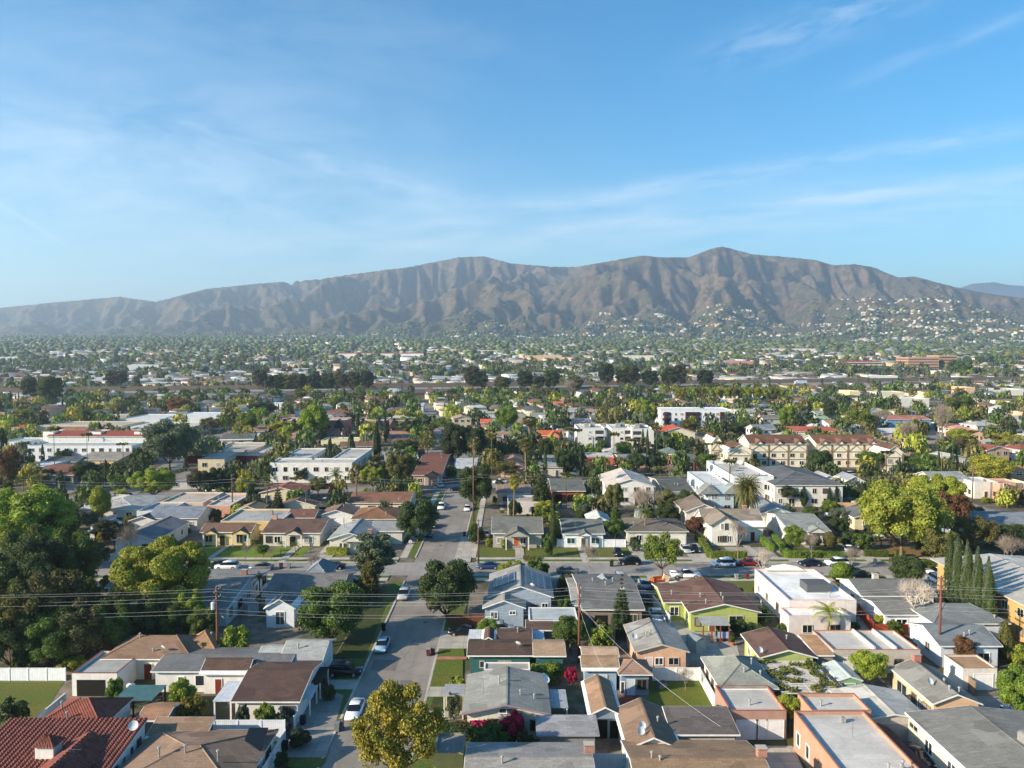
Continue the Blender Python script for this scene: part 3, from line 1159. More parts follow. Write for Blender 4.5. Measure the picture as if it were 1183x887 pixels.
def band(px0, py0, px1, py1, wid, seed, lo=.42, hi=.75, sx=3.0, sy=16.0, amp=1.0):
    u0, v0, u1, v1 = (px0 - CX) / F, (HZ - py0) / F, (px1 - CX) / F, (HZ - py1) / F
    dx, dy = u1 - u0, v1 - v0
    ln = math.hypot(dx, dy)
    dx, dy = dx / ln, dy / ln
    cu, cv = (u0 + u1) / 2, (v0 + v1) / 2
    du, dv = math_(nt, 'SUBTRACT', U, cu), math_(nt, 'SUBTRACT', V, cv)
    s = math_(nt, 'ADD', math_(nt, 'MULTIPLY', du, dx), math_(nt, 'MULTIPLY', dv, dy))
    t = math_(nt, 'SUBTRACT', math_(nt, 'MULTIPLY', dv, dx), math_(nt, 'MULTIPLY', du, dy))
    cb = N(nt, 'ShaderNodeCombineXYZ')
    L(nt, math_(nt, 'MULTIPLY', s, sx), cb.inputs[0])
    L(nt, math_(nt, 'MULTIPLY', t, sy), cb.inputs[1])
    cb.inputs[2].default_value = seed
    n = noise(nt, 1.7, 9, cb.outputs[0], .66)
    n.inputs['Distortion'].default_value = .35
    f = mrange(nt, n.outputs[0], lo, hi, 0, 1)
    ga = math_(nt, 'POWER', 2.718, math_(nt, 'MULTIPLY', math_(nt, 'POWER', math_(nt, 'ABSOLUTE', math_(nt, 'DIVIDE', t, wid / F)), 2), -1))
    gb = math_(nt, 'POWER', 2.718, math_(nt, 'MULTIPLY', math_(nt, 'POWER', math_(nt, 'ABSOLUTE', math_(nt, 'DIVIDE', s, ln * .55)), 4), -1))
    return math_(nt, 'MULTIPLY', math_(nt, 'MULTIPLY', math_(nt, 'MULTIPLY', f, ga), gb), amp)


bands = [
    band(-100, 140, 470, 200, 75, 1.0, .36, .78, 3, 9, .62),
    band(-300, 215, 560, 265, 70, 2.0, .36, .78, 3, 10, .55),
    band(300, 290, 1400, 215, 36, 3.0, .34, .7, 3, 22, .62),
    band(560, 250, 1260, 140, 10, 4.0, .34, .66, 6, 34, .45),
    band(600, 280, 1300, 190, 13, 5.0, .3, .66, 4, 30, .5),
    band(300, 330, 900, 300, 16, 14.0, .36, .7, 4, 30, .4),
    band(820, 75, 1060, -5, 22, 6.0, .38, .7, 6, 24, .45),
    band(990, 95, 1220, 5, 8, 7.0, .3, .7, 5, 30, .3),
    band(-20, 222, 90, 290, 2.5, 8.0, .1, .5, 4, 50, .22),
    band(-100, 20, 600, 70, 60, 9.0, .4, .8, 2.5, 9, .25),
    band(330, 180, 560, 250, 22, 10.0, .34, .7, 5, 16, .4),
]
tot = bands[0]
for b_ in bands[1:]:
    tot = math_(nt, 'ADD', tot, b_)
tot = math_(nt, 'MULTIPLY', math_(nt, 'MINIMUM', tot, .8), .66)
hs = N(nt, 'ShaderNodeHueSaturation')
L(nt, mixc(nt, 1.0, sky.outputs[0], (.88, 1.02, 1.06), 'MULTIPLY'), hs.inputs['Color'])
hs.inputs['Saturation'].default_value = 1.38
cloudy = mixc(nt, tot, hs.outputs[0], (6.0, 6.5, 6.9))
L(nt, cloudy, bg.inputs[0])

sd = bpy.data.lights.new('sun', 'SUN')
sd.energy = 5.0
sd.angle = R(.53)
sd.color = (1, .85, .66)
so = bpy.data.objects.new('sun', sd)
COL.objects.link(so)
import mathutils
to_sun = mathutils.Vector((-.912 * cos(EL), -.41 * cos(EL), sin(EL)))
so.rotation_euler = to_sun.to_track_quat('Z', 'Y').to_euler()

HAZE = True
if HAZE:
    hz = MB().box(-16500, 16500, -260, 17500, -1.0, 1150).build('haze', [])
    m = bpy.data.materials.new('haze')
    m.use_nodes = True
    t_ = m.node_tree
    t_.nodes.clear()
    out = t_.nodes.new('ShaderNodeOutputMaterial')
    pv = t_.nodes.new('ShaderNodeVolumePrincipled')
    pv.inputs['Color'].default_value = (.66, .83, 1, 1)
    pv.inputs['Density'].default_value = 1.05e-4
    pv.inputs['Anisotropy'].default_value = .4
    t_.links.new(pv.outputs[0], out.inputs['Volume'])
    hz.data.materials.append(m)
    tag(hz, kind='stuff')

cd = bpy.data.cameras.new('camera')
cd.sensor_fit = 'HORIZONTAL'
cd.sensor_width = 36
cd.lens = 36 * F / 1183
cd.clip_start = 1
cd.clip_end = 60000
co_ = bpy.data.objects.new('camera', cd)
COL.objects.link(co_)
co_.location = (0, 0, HC)
co_.rotation_euler = (pi / 2 - PITCH, 0, 0)
scene.camera = co_
scene.view_settings.view_transform = 'Standard'
scene.view_settings.look = 'None'
scene.view_settings.exposure = .92
scene.cycles.volume_bounces = 1
scene.cycles.max_bounces = 6
scene.cycles.use_denoising = True
# ---------------------------------------------------------------- foliage
_ico = {}


def ico(sub):
    if sub not in _ico:
        bm = bmesh.new()
        bmesh.ops.create_icosphere(bm, subdivisions=sub, radius=1)
        v = np.array([x.co[:] for x in bm.verts])
        f = np.array([[q.index for q in p.verts] for p in bm.faces])
        bm.free()
        _ico[sub] = (v, f)
    return _ico[sub]


def leaves(P, D, size, g, jit=.8, up=.15):
    """kite shaped leaf clusters at points P facing roughly D"""
    n = len(P)
    nr = D + g.normal(0, jit, (n, 3)) + np.array([0, 0, up])
    nr /= np.linalg.norm(nr, axis=1)[:, None] + 1e-9
    a = np.cross(nr, g.normal(0, 1, (n, 3)))
    a /= np.linalg.norm(a, axis=1)[:, None] + 1e-9
    b = np.cross(nr, a)
    s = (size * g.uniform(.55, 1.35, n))[:, None]
    fold = nr * s * .25
    v = np.stack([P - a * s * .6, P + b * s * .42 + fold, P + a * s * .6, P - b * s * .42 + fold], 1).reshape(-1, 3)
    q = np.arange(n * 4).reshape(-1, 4)
    return v, q


def crown_pts(lobes, n, g, fill=.72, zbias=0.0):
    C = np.array([l[:3] for l in lobes]); r = np.array([l[3] for l in lobes])
    fl = np.array([l[4] if len(l) > 4 else .8 for l in lobes])
    pr = r ** 2 / (r ** 2).sum()
    k = g.choice(len(lobes), n * 2, p=pr)
    d = g.normal(0, 1, (n * 2, 3)); d[:, 2] += zbias
    d /= np.linalg.norm(d, axis=1)[:, None]
    rad = r[k] * g.uniform(fill, 1.06, n * 2)
    off = d * rad[:, None]; off[:, 2] *= fl[k]
    P = C[k] + off
    keep = np.ones(n * 2, bool)
    for i in range(len(lobes)):
        q = P - C[i]; q[:, 2] /= fl[i]
        keep &= ~((np.linalg.norm(q, axis=1) < r[i] * .7) & (k != i))
    idx = np.where(keep)[0][:n]
    return P[idx], d[idx]


def mesh_vq(name, v, q, mat, core=None):
    if core is not None:
        cv, cf = core
        o = len(v)
        v = np.concatenate([v, cv])
        cf4 = np.concatenate([cf, cf[:, 2:3]], 1) + o
        me = bpy.data.meshes.new(name)
        me.from_pydata(v.tolist(), [], q.tolist() + (cf + o).tolist())
    else:
        me = bpy.data.meshes.new(name)
        me.from_pydata(v.tolist(), [], q.tolist())
    me.materials.append(mat)
    me.update()
    return me


def core_of(lobes, k=.62, sub=2, g=None):
    vs, fs, o = [], [], 0
    iv, f = ico(sub)
    for l in lobes:
        fl = l[4] if len(l) > 4 else .8
        v = iv * l[3] * k
        v = v * (1 + .12 * np.sin(iv[:, [1]] * 7 + l[0])) * np.array([1, 1, fl]) + np.array(l[:3])
        vs.append(v); fs.append(f + o); o += len(v)
    return np.concatenate(vs), np.concatenate(fs)


TPL = {}      # name -> dict(crown mesh, trunk mesh, w, h)
LM_ = M('leaf', '#5f7a2a')
BK = M('bark', '#6b5a48')


def branches(lobes, th, r0, g, top=None, lean=0):
    mb = MB()
    top = top or th * 1.25
    mb.tube([(0, 0, -.4), (.04, 0, th * .35), (.02, .05, th * .7), (.1, 0, th)], [r0 * 1.35, r0, r0 * .85, r0 * .75], 8)
    for l in lobes[:9]:
        c = np.array(l[:3]); b0 = np.array([.05, 0, th * .85])
        m = (b0 + c) / 2 + np.array([0, 0, -.2])
        mb.tube([tuple(b0), tuple(m), tuple(c)], [r0 * .55, r0 * .38, r0 * .15], 5)
    return mb.mesh('trunk', BK, True)


def tpl_broad(name, seed, w=10, h=10, th=.26, nl=16, n=6500, leaf=.34, lob=(.24, .36), spread=.66, flat=.8, fill=.72, core=.66, zb=.3, jit=.75):
    g = np.random.default_rng(seed)
    lobes = []
    ch = h * (1 - th)
    zc = h * th + ch * .5
    for i in range(nl):
        ph = i * 2.4 + g.uniform(-.4, .4)
        zz = -0.75 + 1.6 * (i + .5) / nl
        rr = math.sqrt(max(0.05, 1 - min(1, abs(zz)) ** 2)) * spread
        r = w / 2 * g.uniform(*lob)
        lobes.append((cos(ph) * rr * w / 2 * g.uniform(.8, 1.08), sin(ph) * rr * w / 2 * g.uniform(.8, 1.08), zc + zz * ch * .5 * .78, r, flat * g.uniform(.85, 1.1)))
    lobes.append((0, 0, zc, w / 2 * .5, .9))
    P, d = crown_pts(lobes, n, g, fill, zb)
    v, q = leaves(P, d, leaf, g, jit)
    TPL[name] = dict(crown=mesh_vq('crown_' + name, v, q, LM_, core_of(lobes, core, 2) if core else None), trunk=branches(lobes, h * th, w * .022, g), w=w, h=h)


def tpl_column(name, seed, w=1.6, h=12, n=3200, leaf=.2, taper=1.0, th=.04, belly=.35):
    g = np.random.default_rng(seed)
    t = g.uniform(0, 1, n)

    def rad(t):
        return (np.minimum(1, (t + .02) / belly) ** .6) * np.clip(1 - ((t - belly) / (1 - belly)).clip(0) ** (1.1 / taper), 0, 1) ** .8
    ph = g.uniform(0, 2 * pi, n)
    lump = 1 + .16 * np.sin(ph * 3 + t * 9) + .14 * np.sin(ph * 7 - t * 6) + g.normal(0, .07, n)
    r = rad(t) * w / 2 * lump * g.uniform(.72, 1.05, n)
    z = h * th + t * h * (1 - th)
    P = np.stack([r * np.cos(ph), r * np.sin(ph), z], -1)
    d = np.stack([np.cos(ph), np.sin(ph), np.full(n, .5)], -1)
    v, q = leaves(P, d, leaf, g, .5)
    # solid heart
    rings, m = 12, 10
    cv, cf = [], []
    for i in range(rings):
        tt = i / (rings - 1)
        rr = float(rad(np.array([tt * .96]))[0]) * w / 2 * .72
        cv += [(rr * cos(2 * pi * k / m), rr * sin(2 * pi * k / m), h * th + tt * .95 * h * (1 - th)) for k in range(m)]
    for i in range(rings - 1):
        for k in range(m):
            a, b = i * m + k, i * m + (k + 1) % m
            cf += [(a, b, b + m), (a, b + m, a + m)]
    mb = MB().tube([(0, 0, -.3), (0, 0, h * max(th, .05) + .5)], .14, 6)
    TPL[name] = dict(crown=mesh_vq('crown_' + name, v, q, LM_, (np.array(cv), np.array(cf))), trunk=mb.mesh('trunk', BK, True), w=w, h=h)


def tpl_conifer(name, seed, w=6, h=14, n=5000, leaf=.32):
    g = np.random.default_rng(seed)
    L_ = 15
    lobes = []
    for i in range(L_):
        t = i / (L_ - 1)
        R_ = w / 2 * (1 - t) ** .8
        for k in range(5 if i < 11 else 1):
            ph = i * 1.1 + k * 2 * pi / 5 + g.uniform(-.3, .3)
            rr = R_ * .62 if i < 11 else 0
            lobes.append((rr * cos(ph), rr * sin(ph), h * (.1 + .86 * t), max(.4, R_ * .46), .55))
    P, d = crown_pts(lobes, n, g, .55, -.1)
    v, q = leaves(P, d, leaf, g, .6, 0)
    mb = MB().tube([(0, 0, -.3), (0, 0, h * .5), (0, 0, h * .96)], [.26, .16, .03], 7)
    TPL[name] = dict(crown=mesh_vq('crown_' + name, v, q, LM_, core_of(lobes, .6, 1)), trunk=mb.mesh('trunk', BK, True), w=w, h=h)


def frond(g, L0, droop, az, el, z0, leafl, mbv, mbq, fan=False, twist=0.0):
    """one feather frond as two rows of leaflets, or one fan blade"""
    n = 9 if not fan else 4
    p = np.array([0, 0, z0]); pts = [p]
    e = el
    for i in range(n):
        d = np.array([cos(az) * cos(e), sin(az) * cos(e), sin(e)])
        p = p + d * L0 / n
        pts.append(p)
        e -= droop / n
    side = np.array([-sin(az), cos(az), 0])
    if not fan:
        for i in range(1, n + 1):
            t = i / n
            ll = leafl * sin(pi * min(1, .15 + .85 * t)) ** .6 * (1.05 - .5 * t)
            a, b = pts[i - 1], pts[i]
            dn = np.array([0, 0, -.45])
            for s in (-1, 1):
                for u in (.15, .65):
                    q0 = a + (b - a) * u; q1 = a + (b - a) * (u + .34)
                    tip = (q0 + q1) / 2 + (side * s + (b - a) / np.linalg.norm(b - a) * .55 + dn * g.uniform(.5, 1.4)) * ll
                    o = len(mbv)
                    mbv += [q0, q1, tip, tip - (q1 - q0) * .4]
                    mbq.append((o, o + 1, o + 2, o + 3))
        for i in range(n):
            o = len(mbv); k = .05
            mbv += [pts[i] - side * k, pts[i] + side * k, pts[i + 1] + side * k, pts[i + 1] - side * k]
            mbq.append((o, o + 1, o + 2, o + 3))
    else:
        c = pts[-1]
        ax = (pts[-1] - pts[-2]); ax /= np.linalg.norm(ax)
        up = np.cross(ax, side)
        for k in range(9):
            a = -1.5 + 3.0 * k / 8
            dr = ax * cos(a) + side * sin(a)
            w_ = np.cross(dr, up) * leafl * .13
            tip = c + dr * leafl * g.uniform(.85, 1.1) + np.array([0, 0, -.22 * leafl])
            mid = c + dr * leafl * .55
            o = len(mbv)
            mbv += [c, mid + w_, tip, mid - w_]
            mbq.append((o, o + 1, o + 2, o + 3))
        o = len(mbv)
        mbv += [pts[0] - side * .03, pts[0] + side * .03, c + side * .03, c - side * .03]
        mbq.append((o, o + 1, o + 2, o + 3))


def tpl_palm(name, seed, h=12, crown=2.6, kind='fan', nf=46, trunk=.22, skirt=True):
    g = np.random.default_rng(seed)
    v, q = [], []
    for i in range(nf):
        az = i * 2.399 + g.uniform(-.2, .2)
        t = i / nf
        if kind == 'fan':
            frond(g, crown * .55, .5, az, R(85 - 140 * t), h, crown * .5, v, q, True)
        elif kind == 'date':
            frond(g, crown, 1.5, az, R(82 - 105 * t), h - .3, .75, v, q)
        else:
            frond(g, crown, 1.9, az, R(80 - 75 * t), h - .2, .62, v, q)
    v = np.array(v)
    crown_m = mesh_vq('crown_' + name, v, np.array(q), LM_)
    mb = MB()
    n = 12
    pts = [(0.25 * sin(i * .5), 0, h * i / n - (.3 if i == 0 else 0)) for i in range(n + 1)]
    rad = [trunk * (1.25 - .35 * i / n) * (1 + .06 * (i % 2)) for i in range(n + 1)]
    pts = [(p[0] * (1 - i / n), p[1], p[2]) for i, p in enumerate(pts)]
    mb.tube(pts, rad, 8)
    if kind == 'date':
        mb.tube([(0, 0, h - 1.5), (0, 0, h - .6), (0, 0, h)], [trunk, trunk * 2.2, trunk * 1.4], 9)
    sk = None
    if skirt:
        sv, sq = [], []
        for i in range(26):
            frond(g, crown * .3, .4, i * 2.4, R(-50 - 25 * g.random()), h - .2 - g.random() * 1.0, crown * .36, sv, sq, kind == 'fan') if kind == 'fan' else frond(g, crown * .55, .5, i * 2.4, R(-55 - 20 * g.random()), h - .4, .3, sv, sq)
        sk = mesh_vq('dead_fronds', np.array(sv), np.array(sq), M('leaf', '#9a7040' if kind != 'date' else '#b07a30'))
    TPL[name] = dict(crown=crown_m, trunk=mb.mesh('trunk', M('bark', '#7d6a55'), True), w=crown * 2, h=h + crown * .35, skirt=sk, palm=True)


def tpl_bare(name, seed, w=6, h=7, levels=5, twig=True, col='#8d8074', th=.28, n0=4, tk=.022, nt_=1500):
    g = np.random.default_rng(seed)
    mb = MB()
    tips = []

    def grow(p, d, ln, r, lv):
        q = p + d * ln
        mb.tube([tuple(p), tuple((p + q) / 2 + g.normal(0, .05, 3) * ln), tuple(q)], [r, r * .85, r * .68], 5 if lv < 3 else 3, cap=False)
        if lv >= levels:
            tips.append(q); return
        k = n0 if lv == 0 else g.integers(2, 4)
        for i in range(k):
            az = g.uniform(0, 2 * pi) if lv else 2 * pi * i / k
            nd = d + np.array([cos(az), sin(az), g.uniform(-.05, .45)]) * g.uniform(.55, .9)
            nd /= np.linalg.norm(nd)
            grow(q, nd, ln * g.uniform(.62, .82), r * .62, lv + 1)
    grow(np.array([0, 0, -.2]), np.array([.03, 0, 1.0]), h * th, w * tk, 0)
    bk = M('bark', col)
    trunk = mb.mesh('trunk', bk, True)
    T = np.array(tips)
    ext = max(np.abs(T[:, 0]).max(), np.abs(T[:, 1]).max()) * 2
    P = T[g.integers(0, len(T), 1500)] + g.normal(0, .32, (1500, 3))
    vv, qq = [], []
    d = g.normal(0, 1, (1500, 3)); d[:, 2] += .8
    d /= np.linalg.norm(d, axis=1)[:, None]
    a = np.cross(d, g.normal(0, 1, (1500, 3))); a /= np.linalg.norm(a, axis=1)[:, None]
    ll = g.uniform(.4, .9, 1500)[:, None]
    v = np.stack([P - a * .014, P + a * .014, P + d * ll + a * .006, P + d * ll - a * .006], 1).reshape(-1, 3)
    crown = mesh_vq('twigs_' + name, v, np.arange(6000).reshape(-1, 4), bk)
    TPL[name] = dict(crown=crown, trunk=trunk, w=ext + .8, h=float(T[:, 2].max()) + .5, bare=True)


tpl_broad('round_a', 1, nl=18, n=7500, leaf=.3)
tpl_broad('round_b', 2, nl=14, n=7000, leaf=.32, lob=(.28, .42))
tpl_broad('lumpy_a', 3, w=16, h=14, nl=30, n=13000, leaf=.36, lob=(.16, .25), spread=.8, th=.2, flat=.72, fill=.86, core=.84, zb=.7, jit=.5)
tpl_broad('lumpy_b', 4, w=12, h=11, nl=24, n=9000, leaf=.32, lob=(.18, .27), spread=.78, th=.22, flat=.72, fill=.86, core=.82, zb=.6, jit=.5)
tpl_broad('airy_a', 5, nl=18, n=5200, leaf=.34, lob=(.2, .3), spread=.82, th=.28, fill=.35, core=.42, jit=1.0)
tpl_broad('airy_b', 6, w=18, h=16, nl=36, n=17000, leaf=.44, lob=(.17, .26), spread=.82, th=.2, fill=.45, core=.7, jit=.9)
tpl_broad('tall_a', 8, w=8, h=14, nl=22, n=8000, leaf=.34, lob=(.24, .38), spread=.7, th=.18, fill=.6, core=.6)
tpl_broad('airy_c', 33, w=10, h=9.5, nl=30, n=15000, leaf=.27, lob=(.14, .28), spread=.86, th=.2, flat=.85, fill=.4, core=.5, jit=1.0)
tpl_broad('full_a', 30, nl=20, n=8500, leaf=.32, lob=(.24, .36), spread=.74, th=.08, fill=.66, core=.72)
tpl_broad('full_b', 31, nl=22, n=8000, leaf=.34, lob=(.2, .32), spread=.8, th=.07, fill=.5, core=.68, jit=.9)
tpl_broad('ball', 9, w=5, h=6, nl=9, n=4200, leaf=.24, lob=(.5, .66), spread=.38, th=.25, fill=.85, core=.85, zb=.2)
tpl_broad('shrub_a', 10, w=3, h=2.2, nl=10, n=2200, leaf=.2, lob=(.3, .45), spread=.65, th=.02, core=.7)
tpl_broad('shrub_b', 11, w=3, h=2, nl=12, n=1700, leaf=.24, lob=(.22, .36), spread=.75, th=.03, fill=.4, core=.5, jit=1.1)
tpl_broad('weeping', 12, w=7, h=9, nl=16, n=7000, leaf=.3, lob=(.22, .34), spread=.7, th=.15, flat=1.7, fill=.6, core=.6)
tpl_column('cypress', 13, w=1.7, h=12)
tpl_column('cypress_wide', 14, w=3.2, h=13, n=6500, leaf=.24)
tpl_conifer('conifer', 15)
tpl_palm('fan_palm', 16, h=12, crown=2.4)
tpl_palm('fan_palm_b', 17, h=9, crown=2.2, nf=40)
tpl_palm('queen_palm', 18, h=6.5, crown=3.4, kind='queen', nf=17, trunk=.17, skirt=False)
tpl_palm('date_palm', 19, h=6.5, crown=4.6, kind='date', nf=110, trunk=.4)
tpl_bare('bare_a', 20)
tpl_bare('bare_b', 21, w=8, h=7, levels=6, n0=5, th=.22)
tpl_bare('bare_c', 25, w=10, h=9, levels=4, n0=5, th=.24, tk=.034, col='#b8ab9c')

WORD = {'airy_c': ('ragged crowned', 'broadleaf_tree'), 'bare_c': ('stout leafless', 'bare_tree'), 'full_a': ('full crowned', 'broadleaf_tree'), 'full_b': ('bushy', 'broadleaf_tree'), 'round_a': ('round', 'broadleaf_tree'), 'round_b': ('round', 'broadleaf_tree'), 'lumpy_a': ('billowing', 'broadleaf_tree'), 'lumpy_b': ('billowing', 'broadleaf_tree'),
        'airy_a': ('airy', 'broadleaf_tree'), 'airy_b': ('spreading airy', 'broadleaf_tree'), 'tall_a': ('tall', 'broadleaf_tree'), 'ball': ('ball shaped', 'broadleaf_tree'),
        'shrub_a': ('dense', 'shrub'), 'shrub_b': ('loose', 'shrub'), 'weeping': ('weeping', 'broadleaf_tree'), 'cypress': ('slim', 'cypress_tree'), 'cypress_wide': ('stout', 'cypress_tree'),
        'conifer': ('pointed', 'conifer_tree'), 'fan_palm': ('tall fan', 'palm_tree'), 'fan_palm_b': ('fan', 'palm_tree'), 'queen_palm': ('feathery', 'palm_tree'), 'date_palm': ('broad date', 'palm_tree'),
        'bare_a': ('leafless', 'bare_tree'), 'bare_b': ('wide leafless', 'bare_tree')}
LC = {'dark green': '#46552f', 'green': '#56692f', 'bright green': '#6f8233', 'yellow green': '#8f9638', 'olive': '#6c6a3a', 'golden': '#96903a', 'grey green': '#616b54',
      'deep green': '#3c4a2c', 'fresh green': '#8a943c', 'orange brown': '#8f6a3c', 'lime green': '#8a9838', 'red': '#b02a4c', 'russet': '#6f5038', 'purple brown': '#75605c', 'brown olive': '#575634'}
for k in LC:
    M('leaf', LC[k])
TREES = []      # (X, Y, radius)


def tree(X, Y, w, h, kind, colr='green', label=None, z=None, lm=None):
    t = TPL[kind]
    word, nm = WORD[kind]
    z = float(tz(X, Y)) if z is None else z
    root = link(nm, None, None, (X, Y, z), random.uniform(0, 2 * pi))
    s = w / t['w']
    root.scale = (s, s, h / t['h'])
    mt = M('leaf', LC[colr])
    o = link('crown' if not t.get('bare') else 'twigs', t['crown'], root)
    if not t.get('bare'):
        o.material_slots[0].link = 'OBJECT'
        o.material_slots[0].material = mt
    link('trunk', t['trunk'], root)
    if t.get('skirt'):
        link('dead_fronds', t['skirt'], root)
    TREES.append((X, Y, w / 2))
    cat = 'tree' if nm != 'shrub' else 'shrub'
    PENDING.append((root, label, cat, word, colr, nm, X, Y, h))
    if lm:
        LANDMARKS.append((X, Y, lm))
    return root


def T(c, xl, xr, yt, yb, kind, colr='green', label=None, lm=None, Y=None):
    """tree read off the photograph: crown from xl to xr, top at yt, foot at yb"""
    xm = (xl + xr) / 2
    X, Yg = G(c, xm, yb, 0)
    p0, p1 = pix(c, xl, yb), pix(c, xr, yb)
    w = (p1[0] - p0[0]) * Yg / F
    h = zat(pix(c, xm, yt)[1], Yg)
    # crowns lean over the foot line: their near edge hides it
    return tree(X, Yg, w, max(h, .6), kind, colr, label, lm=lm)


def hedge(c, pts, h, w=.9, colr='bright green', label=None, world=False):
    P = pts if world else [G(c, x, y) for x, y in pts]
    g = np.random.default_rng(int(abs(P[0][0] * 13)) + 5)
    VV, QQ, cv, cf, o = [], [], [], [], 0
    mb = MB()
    cx, cy = P[0]
    for (xa, ya), (xb, yb) in zip(P[:-1], P[1:]):
        ln = math.hypot(xb - xa, yb - ya)
        dx, dy = (xb - xa) / ln, (yb - ya) / ln
        n = int(ln * (2 * h + w) * 34)
        s = g.uniform(0, ln, n)
        a = g.uniform(0, 2 * h + w, n)
        t = np.where(a < h, -w / 2, np.where(a < 2 * h, w / 2, a - 2 * h - w / 2))
        z = np.where(a < h, a, np.where(a < 2 * h, a - h, h))
        t = t + g.normal(0, .05, n); z = z + g.normal(0, .05, n)
        Pp = np.stack([xa + dx * s - dy * t - cx, ya + dy * s + dx * t - cy, z], -1)
        dd = np.stack([-dy * np.sign(t) * (a < 2 * h), dx * np.sign(t) * (a < 2 * h), (a > 2 * h) * 1.0], -1)
        v, q = leaves(Pp, dd, .2, g, .6)
        VV.append(v); QQ.append(q + o); o += len(v)
        k = w / 2 - .06
        vs = []
        for (px, py) in ((xa, ya), (xb, yb)):
            for sg in (-1, 1):
                for zz in (0, h - .06):
                    vs.append((px - cx - dy * k * sg, py - cy + dx * k * sg, zz))
        mb.add(vs, [(0, 1, 3, 2), (4, 6, 7, 5), (0, 4, 5, 1), (2, 3, 7, 6), (1, 5, 7, 3)])
    me = bpy.data.meshes.new('hedge')
    V = np.concatenate(VV + [np.array(mb.v)])
    me.from_pydata(V.tolist(), [], np.concatenate(QQ).tolist() + [tuple(i + o for i in f) for f in mb.f])
    me.materials.append(M('leaf', LC[colr]))
    ob = link('hedge', me, None, (cx, cy, 0))
    PENDING.append((ob, label, 'hedge', 'clipped', colr, 'hedge', cx, cy, h))
    return ob


# ---------------------------------------------------------------- vehicles
VC = {}


def loft(mb, st, mi=0):
    """st: list of (x, half width, z0, z1, half width at top)"""
    n = 8
    vs = []
    for x, hw, z0, z1, tw in st:
        r = min(.12, (z1 - z0) * .3)
        vs += [(x, -hw + r * .6, z0), (x, hw - r * .6, z0), (x, hw, z0 + r), (x, (hw + tw) / 2 + (hw - tw) * .2, z1 - r * 1.6), (x, tw - r, z1), (x, -tw + r, z1), (x, -(hw + tw) / 2 - (hw - tw) * .2, z1 - r * 1.6), (x, -hw, z0 + r)]
    fs = [(i * n + k, i * n + (k + 1) % n, (i + 1) * n + (k + 1) % n, (i + 1) * n + k) for i in range(len(st) - 1) for k in range(n)]
    fs += [tuple(range(n)), tuple(len(st) * n - 1 - k for k in range(n))]
    mb.add(vs, fs, mi)


